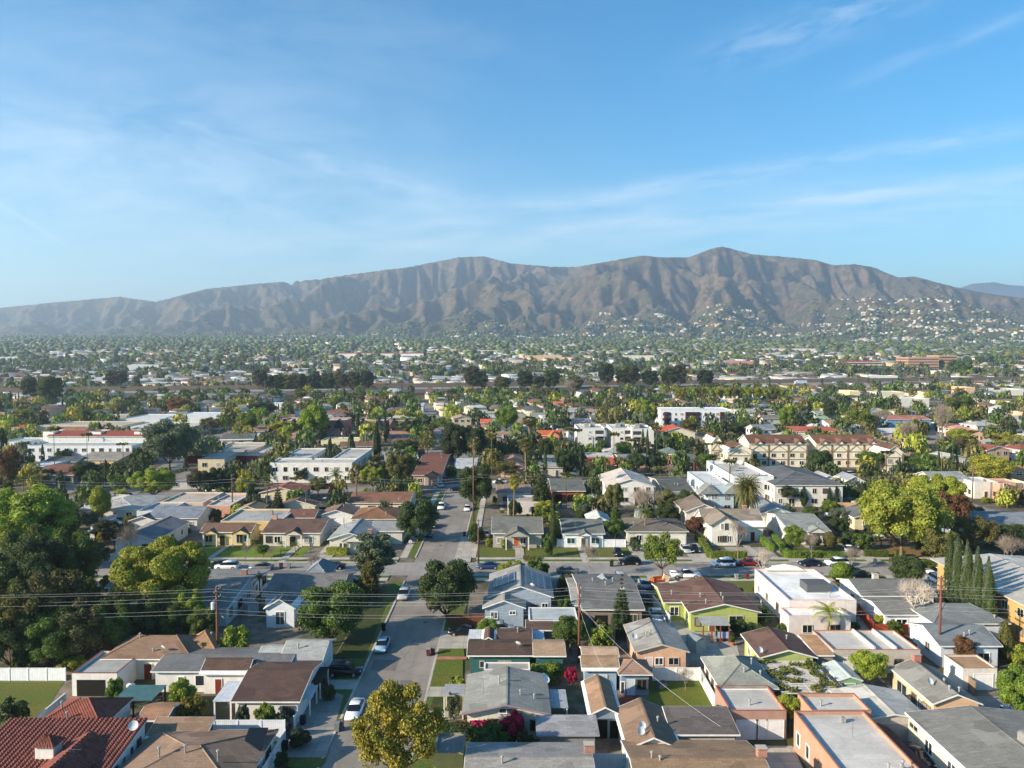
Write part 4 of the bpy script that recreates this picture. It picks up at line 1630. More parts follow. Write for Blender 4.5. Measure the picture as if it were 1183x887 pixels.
def car_meshes(kind):
    if kind in VC:
        return VC[kind]
    G_ = M('glass', '#12161a')
    body, cab, roof = MB(), MB(), MB()
    if kind == 'sedan':
        ln, hw = 4.7, .9
        loft(body, [(-2.35, .72, .35, .62, .66), (-2.2, .86, .28, .78, .78), (-1.2, .9, .25, .92, .84), (.9, .9, .25, .93, .84), (2.0, .88, .28, .98, .8), (2.3, .8, .35, .9, .7)])
        loft(cab, [(-1.25, .76, .85, .92, .7), (-.45, .8, .85, 1.38, .58), (.9, .8, .85, 1.4, .58), (1.75, .76, .85, 1.0, .66)])
        loft(roof, [(-.5, .6, 1.36, 1.41, .55), (.1, .62, 1.38, 1.46, .56), (.95, .6, 1.36, 1.42, .54)])
        wx, wr = (-1.45, 1.4), .33
    elif kind == 'suv':
        ln, hw = 4.7, .95
        loft(body, [(-2.35, .78, .4, .75, .7), (-2.2, .92, .32, .95, .84), (-1.2, .95, .3, 1.05, .88), (1.9, .95, .3, 1.08, .88), (2.3, .88, .38, 1.05, .8)])
        loft(cab, [(-1.3, .8, 1.0, 1.06, .74), (-.6, .84, 1.0, 1.62, .68), (1.7, .84, 1.0, 1.66, .68), (2.15, .8, 1.0, 1.2, .72)])
        loft(roof, [(-.65, .7, 1.6, 1.66, .64), (.3, .72, 1.62, 1.72, .64), (1.75, .7, 1.62, 1.68, .62)])
        wx, wr = (-1.45, 1.4), .38
    elif kind == 'pickup':
        ln, hw = 5.8, 1.0
        loft(body, [(-2.9, .82, .5, .9, .76), (-2.7, .97, .42, 1.08, .88), (-1.4, 1.0, .4, 1.15, .92), (.55, 1.0, .4, 1.15, .92)])
        body.box(.55, 2.8, -.98, -.88, .5, 1.18).box(.55, 2.8, .88, .98, .5, 1.18).box(2.74, 2.84, -.88, .88, .5, 1.15).box(.55, 2.75, -.88, .88, .5, .72)
        loft(cab, [(-1.5, .84, 1.1, 1.16, .8), (-.75, .88, 1.1, 1.78, .72), (.45, .88, 1.1, 1.8, .72), (.58, .86, 1.1, 1.25, .8)])
        loft(roof, [(-.8, .74, 1.76, 1.82, .68), (-.1, .76, 1.78, 1.88, .68), (.5, .74, 1.76, 1.82, .66)])
        wx, wr = (-1.85, 1.75), .42
    elif kind == 'van':
        ln, hw = 5.2, .98
        loft(body, [(-2.6, .82, .4, .9, .76), (-2.4, .95, .32, 1.2, .86), (-1.9, .98, .3, 1.3, .9), (2.5, .98, .3, 1.35, .92), (2.6, .95, .35, 1.3, .9)])
        loft(cab, [(-2.0, .86, 1.25, 1.32, .8), (-1.3, .92, 1.25, 1.95, .8), (2.4, .92, 1.25, 2.0, .8), (2.55, .9, 1.25, 1.5, .8)])
        loft(roof, [(-1.35, .84, 1.93, 2.0, .76), (0, .86, 1.95, 2.08, .76), (2.45, .84, 1.95, 2.02, .74)])
        wx, wr = (-1.65, 1.6), .36
    P = M('paint', '#808080')
    ty = MB().tube([(0, -.11, 0), (0, .11, 0)], wr, 14)
    rim = MB().tube([(0, -.125, 0), (0, .125, 0)], wr * .62, 10)
    hl = MB().box(-.06, .05, -.17, .17, -.08, .08)
    tl = MB().box(-.04, .05, -.13, .13, -.1, .1)
    VC[kind] = dict(body=body.mesh('body', P, True), cab=cab.mesh('windows', G_), roof=roof.mesh('car_roof', P, True), tyre=ty.mesh('tyre', M('plain', '#141414')), rim=rim.mesh('rim', M('metal', '#9a9a9c')),
                    hl=hl.mesh('headlight', M('plain', '#e4e4e0')), tl=tl.mesh('tail_light', M('plain', '#8a1414')), wx=wx, wr=wr, hw=hw, ln=ln, bz={'sedan': .66, 'suv': .8, 'pickup': .85, 'van': .85}[kind])
    return VC[kind]


CARCOL = {'white': '#e6e8ea', 'silver': '#a9adb0', 'grey': '#6a6e72', 'black': '#101114', 'blue': '#26406a', 'red': '#7d1018', 'light blue': '#8fb0c4', 'dark blue': '#141e33', 'beige': '#b5a88c', 'dark green': '#1d3028', 'maroon': '#4a1518'}


def car(X, Y, rz, kind='sedan', colr='white', label=None, z=.02, detail=True, ctx=None):
    """the nose points to local -x; rz turns it"""
    c = car_meshes(kind)
    nm = {'sedan': 'parked_car', 'suv': 'parked_suv', 'pickup': 'pickup_truck', 'van': 'parked_van'}[kind]
    root = link(nm, None, None, (X, Y, z), rz)
    pm = M('paint', CARCOL[colr])
    for k, n_ in (('body', 'body'), ('roof', 'roof')):
        o = link(n_, c[k], root)
        o.material_slots[0].link = 'OBJECT'
        o.material_slots[0].material = pm
    link('windows', c['cab'], root)
    if detail:
        for x in c['wx']:
            for s in (-1, 1):
                w_ = link('wheel', c['tyre'], root, (x, s * (c['hw'] - .1), c['wr']))
                if Y < 320:
                    link('rim', c['rim'], w_)
        for s in (-1, 1):
            link('headlight', c['hl'], root, (-c['ln'] / 2 + .1, s * .6, c['bz']))
            link('tail_light', c['tl'], root, (c['ln'] / 2 - .06, s * .66, c['bz'] + .05))
    PENDING.append((root, label, {'sedan': 'car', 'suv': 'car', 'pickup': 'truck', 'van': 'van'}[kind], 'parked', colr, nm, X, Y, 0))
    OCC.append((X - 1.5, X + 1.5, Y - 1.5, Y + 1.5))
    return root


def CAR(c, x, y, rz, kind, colr, label=None, z=.02):
    X, Y = G(c, x, y, 0)
    return car(X, Y, rz, kind, colr, label, z)


# ---------------------------------------------------------------- fences, poles, small things
def fence(P, h, colr='#e6e4de', style='boards', label=None, post=2.4, posts=True, th=.06, cap=False, name='fence', lm=None):
    x0, y0 = P[0]
    root = link(name, None, None, (x0, y0, 0))
    for (xa, ya), (xb, yb) in zip(P[:-1], P[1:]):
        ln = math.hypot(xb - xa, yb - ya)
        a = math.atan2(yb - ya, xb - xa)
        mb = MB().box(0, ln, -th / 2, th / 2, .02, h)
        if cap:
            mb.box(0, ln, -th / 2 - .04, th / 2 + .04, h, h + .07)
        o = mb.build('panel', M(style, colr), root)
        o.location = (xa - x0, ya - y0, 0)
        o.rotation_euler = (0, 0, a)
        if posts:
            k = max(1, int(ln / post))
            pm = MB().box(-.07, .07, -th / 2 - .05, th / 2 + .05, 0, h + .12).mesh('post', M('plain', colr))
            for i in range(k + 1):
                d = ln * i / k
                link('post', pm, root, (xa - x0 + d * cos(a), ya - y0 + d * sin(a), 0), a)
    PENDING.append((root, label, name, '', '', 'fence', x0, y0, h))
    if lm:
        LANDMARKS.append((x0, y0, lm))
    return root


def FN(c, pts, h, colr='#e6e4de', style='boards', label=None, **k):
    return fence([G(c, x, y) for x, y in pts], h, colr, style, label, **k)


POLES = []


def utility_pole(X, Y, h=11, label=None, col='#6a4430', transformer=False, arms=(0.5, 1.6), arm_l=2.4, rz=pi / 2, lm=None):
    root = link('utility_pole', None, None, (X, Y, 0), rz)
    MB().tube([(0, 0, -.3), (0, 0, h)], [.2, .13], 8).build('shaft', M('bark', col), root, True)
    for a in arms:
        z = h - a
        o = MB().box(-arm_l / 2, arm_l / 2, -.07, .07, -.07, .07).tube([(-.7, .08, 0), (0, .12, -.6)], .025, 4).tube([(.7, .08, 0), (0, .12, -.6)], .025, 4).build('crossarm', M('bark', '#5a4638'), root)
        o.location = (0, -.12, z)
        for q in (-.45, -.2, .2, .45):
            i = MB().tube([(0, 0, 0), (0, 0, .18)], .04, 6).build('insulator', M('plain', '#b8bcc0'), o)
            i.location = (q * arm_l, 0, .07)
    if transformer:
        t = MB().tube([(0, 0, 0), (0, 0, .9)], .3, 12).tube([(0, 0, .9), (0, 0, 1.0)], [.31, .2], 12).build('transformer', M('plain', '#c3c8ca'), root, False)
        t.location = (.0, .5, h - 3.1)
    PENDING.append((root, label, 'utility pole', '', 'brown', 'utility_pole', X, Y, h))
    if lm:
        LANDMARKS.append((X, Y, lm))
    return root


def wire(P, Q, sag=.6, r=.022, label=None, group='overhead wires'):
    pts = []
    for i in range(25):
        t = i / 24
        pts.append(tuple(P[k] + (Q[k] - P[k]) * t - (sag * 4 * t * (1 - t) if k == 2 else 0) for k in range(3)))
    o = MB().tube(pts, r, 4).build('overhead_wire', M('plain', '#c5c5c2'))
    tag(o, label, 'wire', group)
    return o


def bin_(X, Y, colr='#1c1d1f', label=None, rz=0, lid=None):
    root = link('wheelie_bin', None, None, (X, Y, .02), rz)
    MB().add([(-.22, -.25, 0.05), (.22, -.25, 0.05), (.22, .25, 0.05), (-.22, .25, .05), (-.3, -.33, 1.0), (.3, -.33, 1.0), (.3, .35, 1.0), (-.3, .35, 1.0)],
             [(0, 3, 2, 1), (4, 5, 6, 7), (0, 1, 5, 4), (1, 2, 6, 5), (2, 3, 7, 6), (3, 0, 4, 7)]).build('bin_body', M('plain', colr), root)
    MB().prism([(-.36, 1.01), (.38, 1.01), (.38, 1.06), (0, 1.14), (-.36, 1.08)], -.32, .32, 'x').build('lid', M('plain', lid or colr), root)
    for s in (-1, 1):
        o = MB().tube([(s * .22, .28, .12), (s * .3, .28, .12)], .12, 10).build('wheel', M('plain', '#111111'), root)
    PENDING.append((root, label, 'bin', '', '', 'wheelie_bin', X, Y, 1))
    return root
# ================================================================= the nearest rows, read off the photograph
W, D_, GD, O = 'w', 'd', 'g', 'o'
# --- lower left: tiled villa
house(-51.9, -44.3, 78.6, 85.4, 3.0, 'hip', 1.6, '#80493c', '#dcd8cf', 'small hipped red tile wing behind the big striped tile roof', rs='tile', win=[('r', .4, 1.6, .8, 1)], vents=2, over=.3)
v_ = house(-53.6, -38.8, 66.2, 77.6, 2.6, 'shed', 1.9, '#76443a', '#e2dfd8', 'white villa with big red barrel tile roof in the lower left corner', rs='tile', near=True, over=.25,
           win=[('r', .3, 1.9, .7, 1.3), ('r', .45, 2.2, .7, 1.3), ('r', .6, 2.4, .7, 1.3), ('r', .74, 2.6, .7, 1.3), ('r', .88, 2.6, .7, 1.3)], vents=0, ex=[('antenna', .5, -.25)], lm='the red tiled villa', par=0)
dish(v_, 6.9, 3.6, 4.3, .3, .5)
mbq = MB()
corrugated(mbq, (.7, -6.5, 3.6), (.7, 2.5, 3.6), (3.15, -6.5, 5.0), (3.15, 2.5, 5.0), .5, .1)
corrugated(mbq, (5.6, -6.5, 3.6), (5.6, 2.5, 3.6), (3.15, -6.5, 5.0), (3.15, 2.5, 5.0), .5, .1)
mbq.prism([(.8, 3.4), (3.15, 4.95), (5.5, 3.4)], -6.4, 2.4, 'y')
mbq.build('front_gable_roof', M('tile', '#76443a'), v_)
t_ = MB().box(-.9, .9, -.7, .7, 3.4, 5.0).build('roof_turret', M('wall', '#e4e1da'), v_)
t_.location = (.2, .2, 0)
hc = MB()
for s in ((-1.2, -1.0, 1.2, -1.0), (1.2, -1.0, 1.2, 1.0), (1.2, 1.0, -1.2, 1.0), (-1.2, 1.0, -1.2, -1.0)):
    corrugated(hc, (s[0], s[1], 4.95), (s[2], s[3], 4.95), (0, 0, 5.8), (0, .01, 5.8), .3, .05)
hc.build('turret_cap', M('tile', '#76443a'), t_)
# --- white garage, long white house, teal pergola
house(*[G('A1', 330, 440, 2.7)[0], G('A1', 565, 440, 2.7)[0]], 92.5, 99.5, 2.7, 'flat', 0, '#a09f9b', '#e0ddd6', 'small white garage with flat grey roof and open door trimmed in maroon', 'garage', rs='membrane', name='garage',
      win=[('f', .42, 0, 3.6, 2.1, O), ('f', .9, 0, .7, 2.1, D_, '#b9aa4a')], par=.25, trim='#7a4a48', vents=0, lm='the white open garage')
house(-46.2, -28.8, 93.2, 101.0, 2.7, 'gx', .6, '#777674', '#dddcd8', 'long low white house under a ribbed grey metal roof', rs='metal', win=[('f', .2, 1.5, .7, .9), ('f', .38, 1.5, 2.2, 1.3), ('f', .62, 1.5, 1.2, 1.2)], vents=0, lm='the long white metal roofed house')
HB('A1', 'hip', 512, 985, 335, 212, 2.8, 1.7, roof='#76604f', wall='#e3dccb', label='brown hip roofed house with a satellite dish behind the long white house', ex=[('dish', .3, -.75)], lm='the brown hip roofed house')
HB('A1', 'hip', 925, 1102, 285, 190, 2.8, 1.6, roof='#8c6c52', wall='#d9b892', label='small tan hip roofed cottage beside the leftmost utility pole', vents=1)
HB('A1', 'gx', 1018, 1270, 412, 352, 2.6, 1.1, roof='#55443d', wall='#e2e0da', label='white shed with dark brown gable roof left of the chocolate roof house', cat='shed', name='shed', win=[('f', .35, 0, .8, 1.9, D_)], vents=0)


def canopy(x0, x1, y0, y1, h, col='#d8dadb', style='metal', label=None, post='#d8d8d4', slope=0.0, posts=(2, 2), cat='canopy', name='patio_cover', lm=None, th=.1):
    root = link(name, None, None, ((x0 + x1) / 2, (y0 + y1) / 2, 0))
    a, b = (x1 - x0) / 2, (y1 - y0) / 2
    MB().prism([(-b, h), (b, h + slope), (b, h + slope + th), (-b, h + th)], -a, a, 'x').build('roof', M(style, col), root)
    for i in range(posts[0]):
        for j in range(posts[1]):
            x = -a + .15 + (2 * a - .3) * (i / max(1, posts[0] - 1)); y = -b + .15 + (2 * b - .3) * (j / max(1, posts[1] - 1))
            o = MB().box(-.08, .08, -.08, .08, 0, h + slope * (y + b) / (2 * b) + .02).build('post', M('plain', post), root)
            o.location = (x, y, 0)
    tag(root, label or auto_label('patio cover', (x0 + x1) / 2, (y0 + y1) / 2), cat)
    if lm:
        LANDMARKS.append(((x0 + x1) / 2, (y0 + y1) / 2, lm))
    return root


canopy(-47.2, -42.6, 86.2, 90.0, 2.4, '#4f7474', 'metal', 'teal sheet pergola on dark posts in front of the long white house', '#3a2c26', .1, (3, 2))
X0, Y0 = G('A2', 70, 548, 2.5)
canopy(X0, X0 + 2.2, Y0, Y0 + 4.6, 2.5, '#c9ced2', 'metal', 'pale sheet patio cover on white posts left of the chocolate roof house', slope=.3)
HB('A1', 'gx', 690, 850, 652, 577, 2.0, .6, roof='#8a6a54', wall='#a59484', label='little brown gabled lean-to between the tile roof and the shrubs', cat='shed', name='shed', win=[], vents=0)
HB('A1', 'shed', 738, 1050, 745, 632, 2.7, .9, roof='#7f6957', wall='#dfe3e6', label='light brown roofed outbuilding with white fascia above the bottom left brown roof', cat='outbuilding', win=[('r', .5, 1.5, .8, 1)], vents=0)
tmp = house(-38.5, -25.2, 66.5, 78.6, 2.8, 'hip', 1.5, '#7f6a59', '#e0e2e2', 'wide light brown shingle roof with three vent pipes at the bottom left edge', vents=0, ex=[], near=True, lm='the bottom left brown roof')
for x, y in ((-34.6, 71.2), (-32.2, 71.6), (-28.6, 70.6)):
    vent(tmp, x + 31.85, y - 72.55, 4.15, .8)
o = MB().prism([(-1.6, 2.7), (1.6, 4.1), (1.6, 4.2), (-1.6, 2.8)], -1, 1, 'x').build('solar_water_heater', M('glass', '#15181c'), tmp)
o.location = (5.2, 2.4, 0)
# --- chocolate roof house, grey garage
HB('A2', 'gx', 158, 518, 555, 388, 2.7, 1.25, roof='#51403a', wall='#dedcd6', label='white bungalow with wide chocolate brown roof beside the street', win=[('f', .12, 1.4, .8, 1.1), ('f', .5, 1.5, 1.2, 1.2), ('f', .86, 1.5, 1.3, 1.2), ('r', .3, 1.5, 1.2, 1.2), ('r', .7, 1.5, 1, 1.2)],
   vents=0, ex=[('antenna', -.55, .1)], lm='the chocolate roof house')
X0, Y0 = G('A2', 518, 520, 2.5)
canopy(X0 - .2, X0 + 1.4, Y0 + 4.2, Y0 + 8.5, 2.2, '#202326', 'metal', 'black awning on the street side of the chocolate roof house', '#d8d8d4', 0.1, (2, 2), 'awning', 'awning')
canopy(X0 - .2, X0 + 1.3, Y0 - .2, Y0 + 3.2, 2.2, '#b9c6cf', 'metal', 'pale blue awning on the street side of the chocolate roof house', '#d8d8d4', 0.1, (2, 2), 'awning', 'awning')
HB('A2', 'gx', 402, 632, 350, 240, 2.8, 1.3, roof='#8b8d8a', wall='#d9e0e4', label='white garage with light grey shingle roof beside the black truck', cat='garage', name='garage', win=[('r', .5, 0, 2.6, 2.1, GD)], vents=1, lm='the grey roofed garage')
HB('A2', 'gx', 280, 404, 354, 268, 2.6, 1.0, roof='#8f928f', wall='#d6d8d8', label='lower grey roofed annex left of the white garage', cat='outbuilding', win=[('f', .5, 1.4, .9, .9)], vents=0)
# houses in the left middle, under the big trees
HB('A2', 'gy', 328, 494, 76, -20, 3.0, 1.5, roof='#706f6d', wall='#dfe4e8', label='small white gabled house wing with one dark window in the shade', win=[('f', .5, 1.5, 1.3, 2.0)], vents=0, over=.35)
house(-41.5, -28.5, 121.5, 134.5, 3.0, 'gx', 1.7, '#706f6d', '#d5dade', 'grey blue roofed white house behind the dark green street tree', lm='the blue grey roofed house', vents=2)
house(-38, -33, 132, 140, 2.9, 'hip', 1.8, '#70777c', '#d5dade', 'small grey hipped porch roof facing the cross street', cat='porch', vents=0)
house(-56, -45, 116, 137, 2.9, 'gx', 1.6, '#7a7874', '#cfd4d6', 'grey roofed house shaded by the gold green tree', vents=1, chimney=(.6, .3))
house(-70, -60, 126, 139, 2.9, 'gx', 1.5, '#8d8d88', '#cfcac0', 'grey roofed house hidden among the dark olive trees', vents=1)
# --- solar roofed house and its yard
s_ = house(-4.0, 6.8, 119.0, 131.6, 3.6, 'gy', 1.8, '#8f8e8b', '#93a0ae', 'grey blue gabled house with dark solar panels on both roof slopes', win=[('f', .72, 1.7, 1.0, 1.3), ('f', .9, 1.7, .9, 1.8), ('l', .5, 1.6, 1.2, 1.2), ('l', .2, 1.6, 1.2, 1.2)], vents=0, ws='siding', lm='the solar roofed house', ex=[('dish', .35, -.93)])
for sx, x0, x1, y0, y1 in ((-1, .8, 4.6, -2.8, 2.2), (1, 1.0, 4.4, -3.6, 3.8)):
    zf = lambda x: 3.6 + 1.8 * (1 - x / 5.4) + .3
    MB().add([(sx * x0, y0, zf(x0)), (sx * x1, y0, zf(x1)), (sx * x1, y1, zf(x1)), (sx * x0, y1, zf(x0)), (sx * x0, y0, zf(x0) - .06), (sx * x1, y0, zf(x1) - .06), (sx * x1, y1, zf(x1) - .06), (sx * x0, y1, zf(x0) - .06)],
             [(0, 1, 2, 3), (4, 7, 6, 5), (0, 4, 5, 1), (1, 5, 6, 2), (2, 6, 7, 3), (3, 7, 4, 0)]).build('solar_panel', M('solar', '#273444'), s_)
house(-4.7, 2.2, 115.6, 121.0, 3.0, 'gy', 1.25, '#91908c', '#8e9cab', 'front gable wing with two small windows on the grey blue solar house', win=[('f', .24, 1.9, 1.0, 1.0), ('f', .72, 2.3, .9, .5)], vents=0, ws='siding', over=.4, cat='house wing')
house(2.6, 10.0, 110.8, 116.6, 2.8, 'flat', 0, '#a9b0b2', '#b4bcc0', 'low flat pale grey roof beside the blue gable wing', cat='carport', name='carport', rs='membrane', par=.1, win=[], vents=0)
HB('A3', 'shed', 652, 800, 187, 132, 2.3, .5, roof='#56463e', wall='#8e97a0', label='small brown lean-to roof below the flat grey carport', cat='shed', name='shed', win=[], vents=0)
HB('B3', 'gx', 938, 1266, 822, 684, 2.9, 1.3, roof='#6f6f6d', wall='#8a7a6c', label='long dark grey roofed house above the weathered brown fence', vents=3, ex=[('dish', .45, -.4)], win=[('f', .85, 1.5, 1.2, 1.2), ('f', .3, 0, 2, 2, O)], lm='the dark grey roofed house')
HB('B3', 'gy', 1005, 1108, 690, 640, 2.9, 1.2, roof='#7d8488', wall='#d5d5d0', label='small grey gable roof at the street side of the dark grey roofed house', vents=0, cat='porch')
HB('B3', 'gx', 890, 950, 800, 700, 2.7, .8, roof='#8a8a86', wall='#8a7a6c', label='paler lean-to roof strip left of the dark grey roofed house', vents=0, cat='shed', win=[])
# --- teal house
HB('A3', 'gx', 350, 692, 318, 246, 2.8, .75, roof='#54443c', wall='#33625e', label='teal bungalow with low dark brown roof beside the green lawn', ws='siding', win=[('f', .2, 1.6, .5, .8), ('f', .58, 1.6, 1.6, .8), ('f', .0, 1.2, .1, .1)][:2],
   vents=0, ex=[('dish', .55, -.5), ('antenna', -.5, -.4)], lm='the teal house')
HB('A3', 'gx', 690, 862, 320, 248, 2.8, .75, roof='#8c7762', wall='#33625e', label='teal rear wing with a tan shingle roof', ws='siding', win=[], vents=0, cat='house wing')
HB('A3', 'gx', 500, 690, 240, 190, 2.7, .5, roof='#56463e', wall='#8d8a84', label='low brown roof joined behind the teal house', cat='outbuilding', win=[], vents=1)
HB('A3', 'gy', 425, 502, 244, 165, 2.8, .6, roof='#5c4a40', wall='#8d8a84', label='brown pitched strip of roof behind the teal house by the silver car', cat='outbuilding', win=[], vents=0)
X0, Y0 = G('A3', 355, 243, 2.4); X1, _ = G('A3', 425, 243, 2.4)
canopy(X0, X1, Y0, Y0 + 4.6, 2.4, '#d9dcd8', 'metal', 'white sheet carport roof behind the teal house next to the driveway', posts=(2, 2))
X0, Y0 = G('A3', 692, 244, 2.3); X1, _ = G('A3', 752, 244, 2.3)
canopy(X0, X1, Y0, Y0 + 4.6, 2.3, '#b4c2cc', 'metal', 'pale blue sheet roof behind the tan wing of the teal house')
# --- big grey gabled cream house
tmp = HB('A3', 'gy', 325, 785, 618, 372, 3.0, 1.05, roof='#858680', wall='#dcd5c2', label='cream bungalow with very broad low grey gable roof behind red bougainvillea', over=.6,
   win=[('f', .08, 1.6, .9, 1.1, W, '#dcdad4'), ('f', .32, 1.7, 1.1, 1.1), ('f', .58, 1.7, 1.1, 1.1), ('f', .88, 1.6, 1.3, 1.1), ('f', .5, 3.25, 1.6, .45)],
   vents=0, ex=[('dish', .9, .55, 1), ('dish', .95, .4, .6), ('antenna', -.55, -.2)], lm='the cream grey gabled house', trim='#9a7f86')
vent(tmp, -.9, .6, 4.2, .7); vent(tmp, 1.6, -2, 3.9, .5); vent(tmp, 3.2, -2.2, 3.5, .5)
canopy(4.3, 6.5, 84.2, 88.8, 2.5, '#a7a9ad', 'metal', 'small grey patio cover on the right side of the cream bungalow')
canopy(-8.2, -5.7, 86.3, 89.4, 2.9, '#9b9c9a', 'membrane', 'flat grey porch roof on the street side of the cream bungalow', '#cfc9b8')
house(-3.6, 2.3, 93.4, 95.6, 2.9, 'flat', 0, '#9b9890', '#c9c2b0', 'flat grey strip roof at the back of the cream bungalow', cat='outbuilding', rs='membrane', par=.1, win=[], vents=0)
# bottom centre
house(2.6, 9.4, 77.9, 81.4, 2.5, 'shed', .5, '#7f7f80', '#8d8a86', 'weathered grey lean-to roof behind the bottom centre pale roof', cat='shed', name='shed', win=[], vents=0, trim='#8f8f92')
house(-4.6, 7.9, 65.5, 75.2, 3.2, 'gx', 1.1, '#94918c', '#cfc6b8', 'pale grey shingle roof along the bottom edge right of the yellow tree', vents=2, near=True, chimney=(.95, .3, '#8a5848'), lm='the bottom centre pale roof')
house(-8.0, -5.0, 74.2, 78.2, 2.6, 'flat', 0, '#8d8781', '#a39f6a', 'tiny mustard garage with flat grey roof behind the yellow tree', cat='garage', name='garage', rs='membrane', par=.12, win=[], vents=0, trim='#8d8781')
# --- tan gable with blue grey front, cottages
HB('A3', 'gy', 972, 1152, 625, 412, 2.7, .95, roof='#8f755e', wall='#7f909c', label='narrow tan gabled house with blue grey front and dark doorway', win=[('f', .35, 0, 1.5, 2.1, O), ('f', .85, 0, 1.0, 2.0, O)], vents=0, ws='siding', lm='the narrow tan gabled house')
HB('A3', 'gx', 942, 1138, 336, 283, 2.6, .7, roof='#9b8470', wall='#ddd3b2', label='small cream outbuilding with beige low roof behind the blue cottage', cat='outbuilding', win=[], vents=0)
b_ = HB('A4', 'hip', 108, 286, 415, 350, 2.7, 1.0, roof='#80695a', wall='#7e93a6', label='small blue cottage with brown hip roof beside the bright back lawn', ws='siding', win=[('f', .35, 0, .9, 2.0, D_, '#c2cbd2'), ('f', .75, 1.4, 1.2, 1.2), ('f', .05, 1.0, .4, 1.4)], vents=0, lm='the blue cottage')
house(8.9, 13.9, 93.6, 97.8, 2.7, 'gx', 1.0, '#857059', '#8fa3b3', 'tan gabled extension on the left of the blue cottage', ws='siding', win=[('f', .5, 0, 1.6, 2, GD, '#9fb2c2')], vents=0, cat='house wing')
house(11.6, 17.6, 74.6, 83.4, 2.7, 'gy', 1.3, '#7d6857', '#d9d2c5', 'brown gabled house wing with two dishes beside the dark deck', vents=1, ex=[('dish', -.3, -.55, .4), ('dish', -.4, -.75, .4)], win=[('f', .5, 1.5, 1, 1)], lm='the brown gabled wing', cat='house wing')
house(11.4, 24.6, 64.5, 76.4, 2.8, 'gx', 1.35, '#86705a', '#d5cabb', 'mottled tan shingle roof with brick chimney along the bottom edge', vents=2, near=True, chimney=(.97, .1, '#9c5f48'), lm='the mottled tan roof')
house(17.0, 24.4, 77.6, 82.6, 2.7, 'shed', .7, '#5a5450', '#b9b0a4', 'dark grey shingle roof between the back lawn and the mottled tan roof', vents=0, win=[], cat='garage', name='garage')
# --- peach house with two tone roof
HB('A4', 'gy', 190, 475, 299, 122, 2.8, 1.05, roof='#8e8c86', wall='#d2a98c', label='peach house with low two tone grey gable roof facing the back fence', win=[('f', .45, 1.5, 1.0, .9), ('f', .75, 1.5, 1.3, .9), ('f', .25, 0, .9, 2.0, D_, '#cdbcb0')], vents=2, ex=[('dish', -.85, -.3, .4)], lm='the peach house', trim='#c2b2a4')
# --- lime green houses
lg = house(27.4, 38.8, 113.8, 128.0, 3.0, 'gy', 1.3, '#624a42', '#a9b362', 'lime green house with big chocolate brown gable roof and rear porch', over=.5, win=[('f', .68, 1.7, 2.1, 1.4), ('f', .1, 1.5, .8, 1.2), ('f', .32, 0, .9, 2.0, D_, '#7a4538'), ('l', .15, 1.6, 1.1, 1.2), ('l', .5, 1.6, 1.1, 1.2)], vents=4, lm='the big lime green house')
house(24.4, 30.4, 118.6, 128.4, 2.9, 'gx', .9, '#644c43', '#a9b362', 'left wing of the lime green house with lower brown roof', over=.4, win=[('l', .4, 1.5, 1.2, 1.2), ('f', .3, 1.5, 1.3, 1.3)], vents=1, cat='house wing')
X0, Y0 = G('A4', 537, 155, 2.6); X1, _ = G('A4', 680, 155, 2.6)
canopy(X0, X1, Y0 - .3, Y0 + 2.6, 2.6, '#a9aaa2', 'metal', 'ribbed sheet porch cover on red posts at the back of the lime green house', '#7a3f34', .3, (4, 1))
X0, Y0 = G('A4', 612, 240, 0)
pc = link('striped_blanket', None, None, (X0 + 1, Y0, 0))
MB().box(-.9, .9, -.02, .02, .5, 1.5).build('cloth', M('boards', '#9db7d6'), pc)
MB().box(-1, 1, .04, .1, 0, .9).build('railing', M('boards', '#5d2f28'), pc)
tag(pc, 'blue striped cloth hung over the porch railing of the lime house', 'cloth')
HB('A4', 'gy', 832, 1132, 329, 168, 2.8, 1.05, roof='#5c4840', wall='#adb671', label='smaller lime green house with plain gable wall facing the vine pergola', win=[('l', .3, 1.4, 1.0, 1.0), ('l', .7, 1.4, 1.0, 1.0)], vents=1, ex=[('dish', -.92, -.8, .4)], over=.5, lm='the small lime green house')
# --- green grey hip roof + salmon garage
house(25.0, 32.2, 87.8, 97.0, 3.0, 'hip', 1.6, '#7a7d76', '#e1ded8', 'white stucco house with green grey hip roof joined to the salmon garage', win=[('l', .2, 1.6, .9, 1.3), ('l', .5, 1.6, .9, 1.3), ('l', .8, 1.6, .9, 1.3)], vents=3, lm='the green grey hip roof house')
house(24.6, 30.9, 82.0, 88.3, 3.0, 'flat', 0, '#b8b4ab', '#ab8a7c', 'salmon stucco garage with flat pale roof and white folding doors', 'garage', name='garage', rs='membrane', win=[('f', .56, 0, 1.2, 2.2, GD, '#cfd0d2'), ('f', .3, 0, 2.4, 2.2, GD, '#d5d6d8'), ('f', .8, 0, 1.9, 2.2, GD, '#d8d9da')], trim='#9c5a48', par=.3, vents=1, lm='the salmon garage')
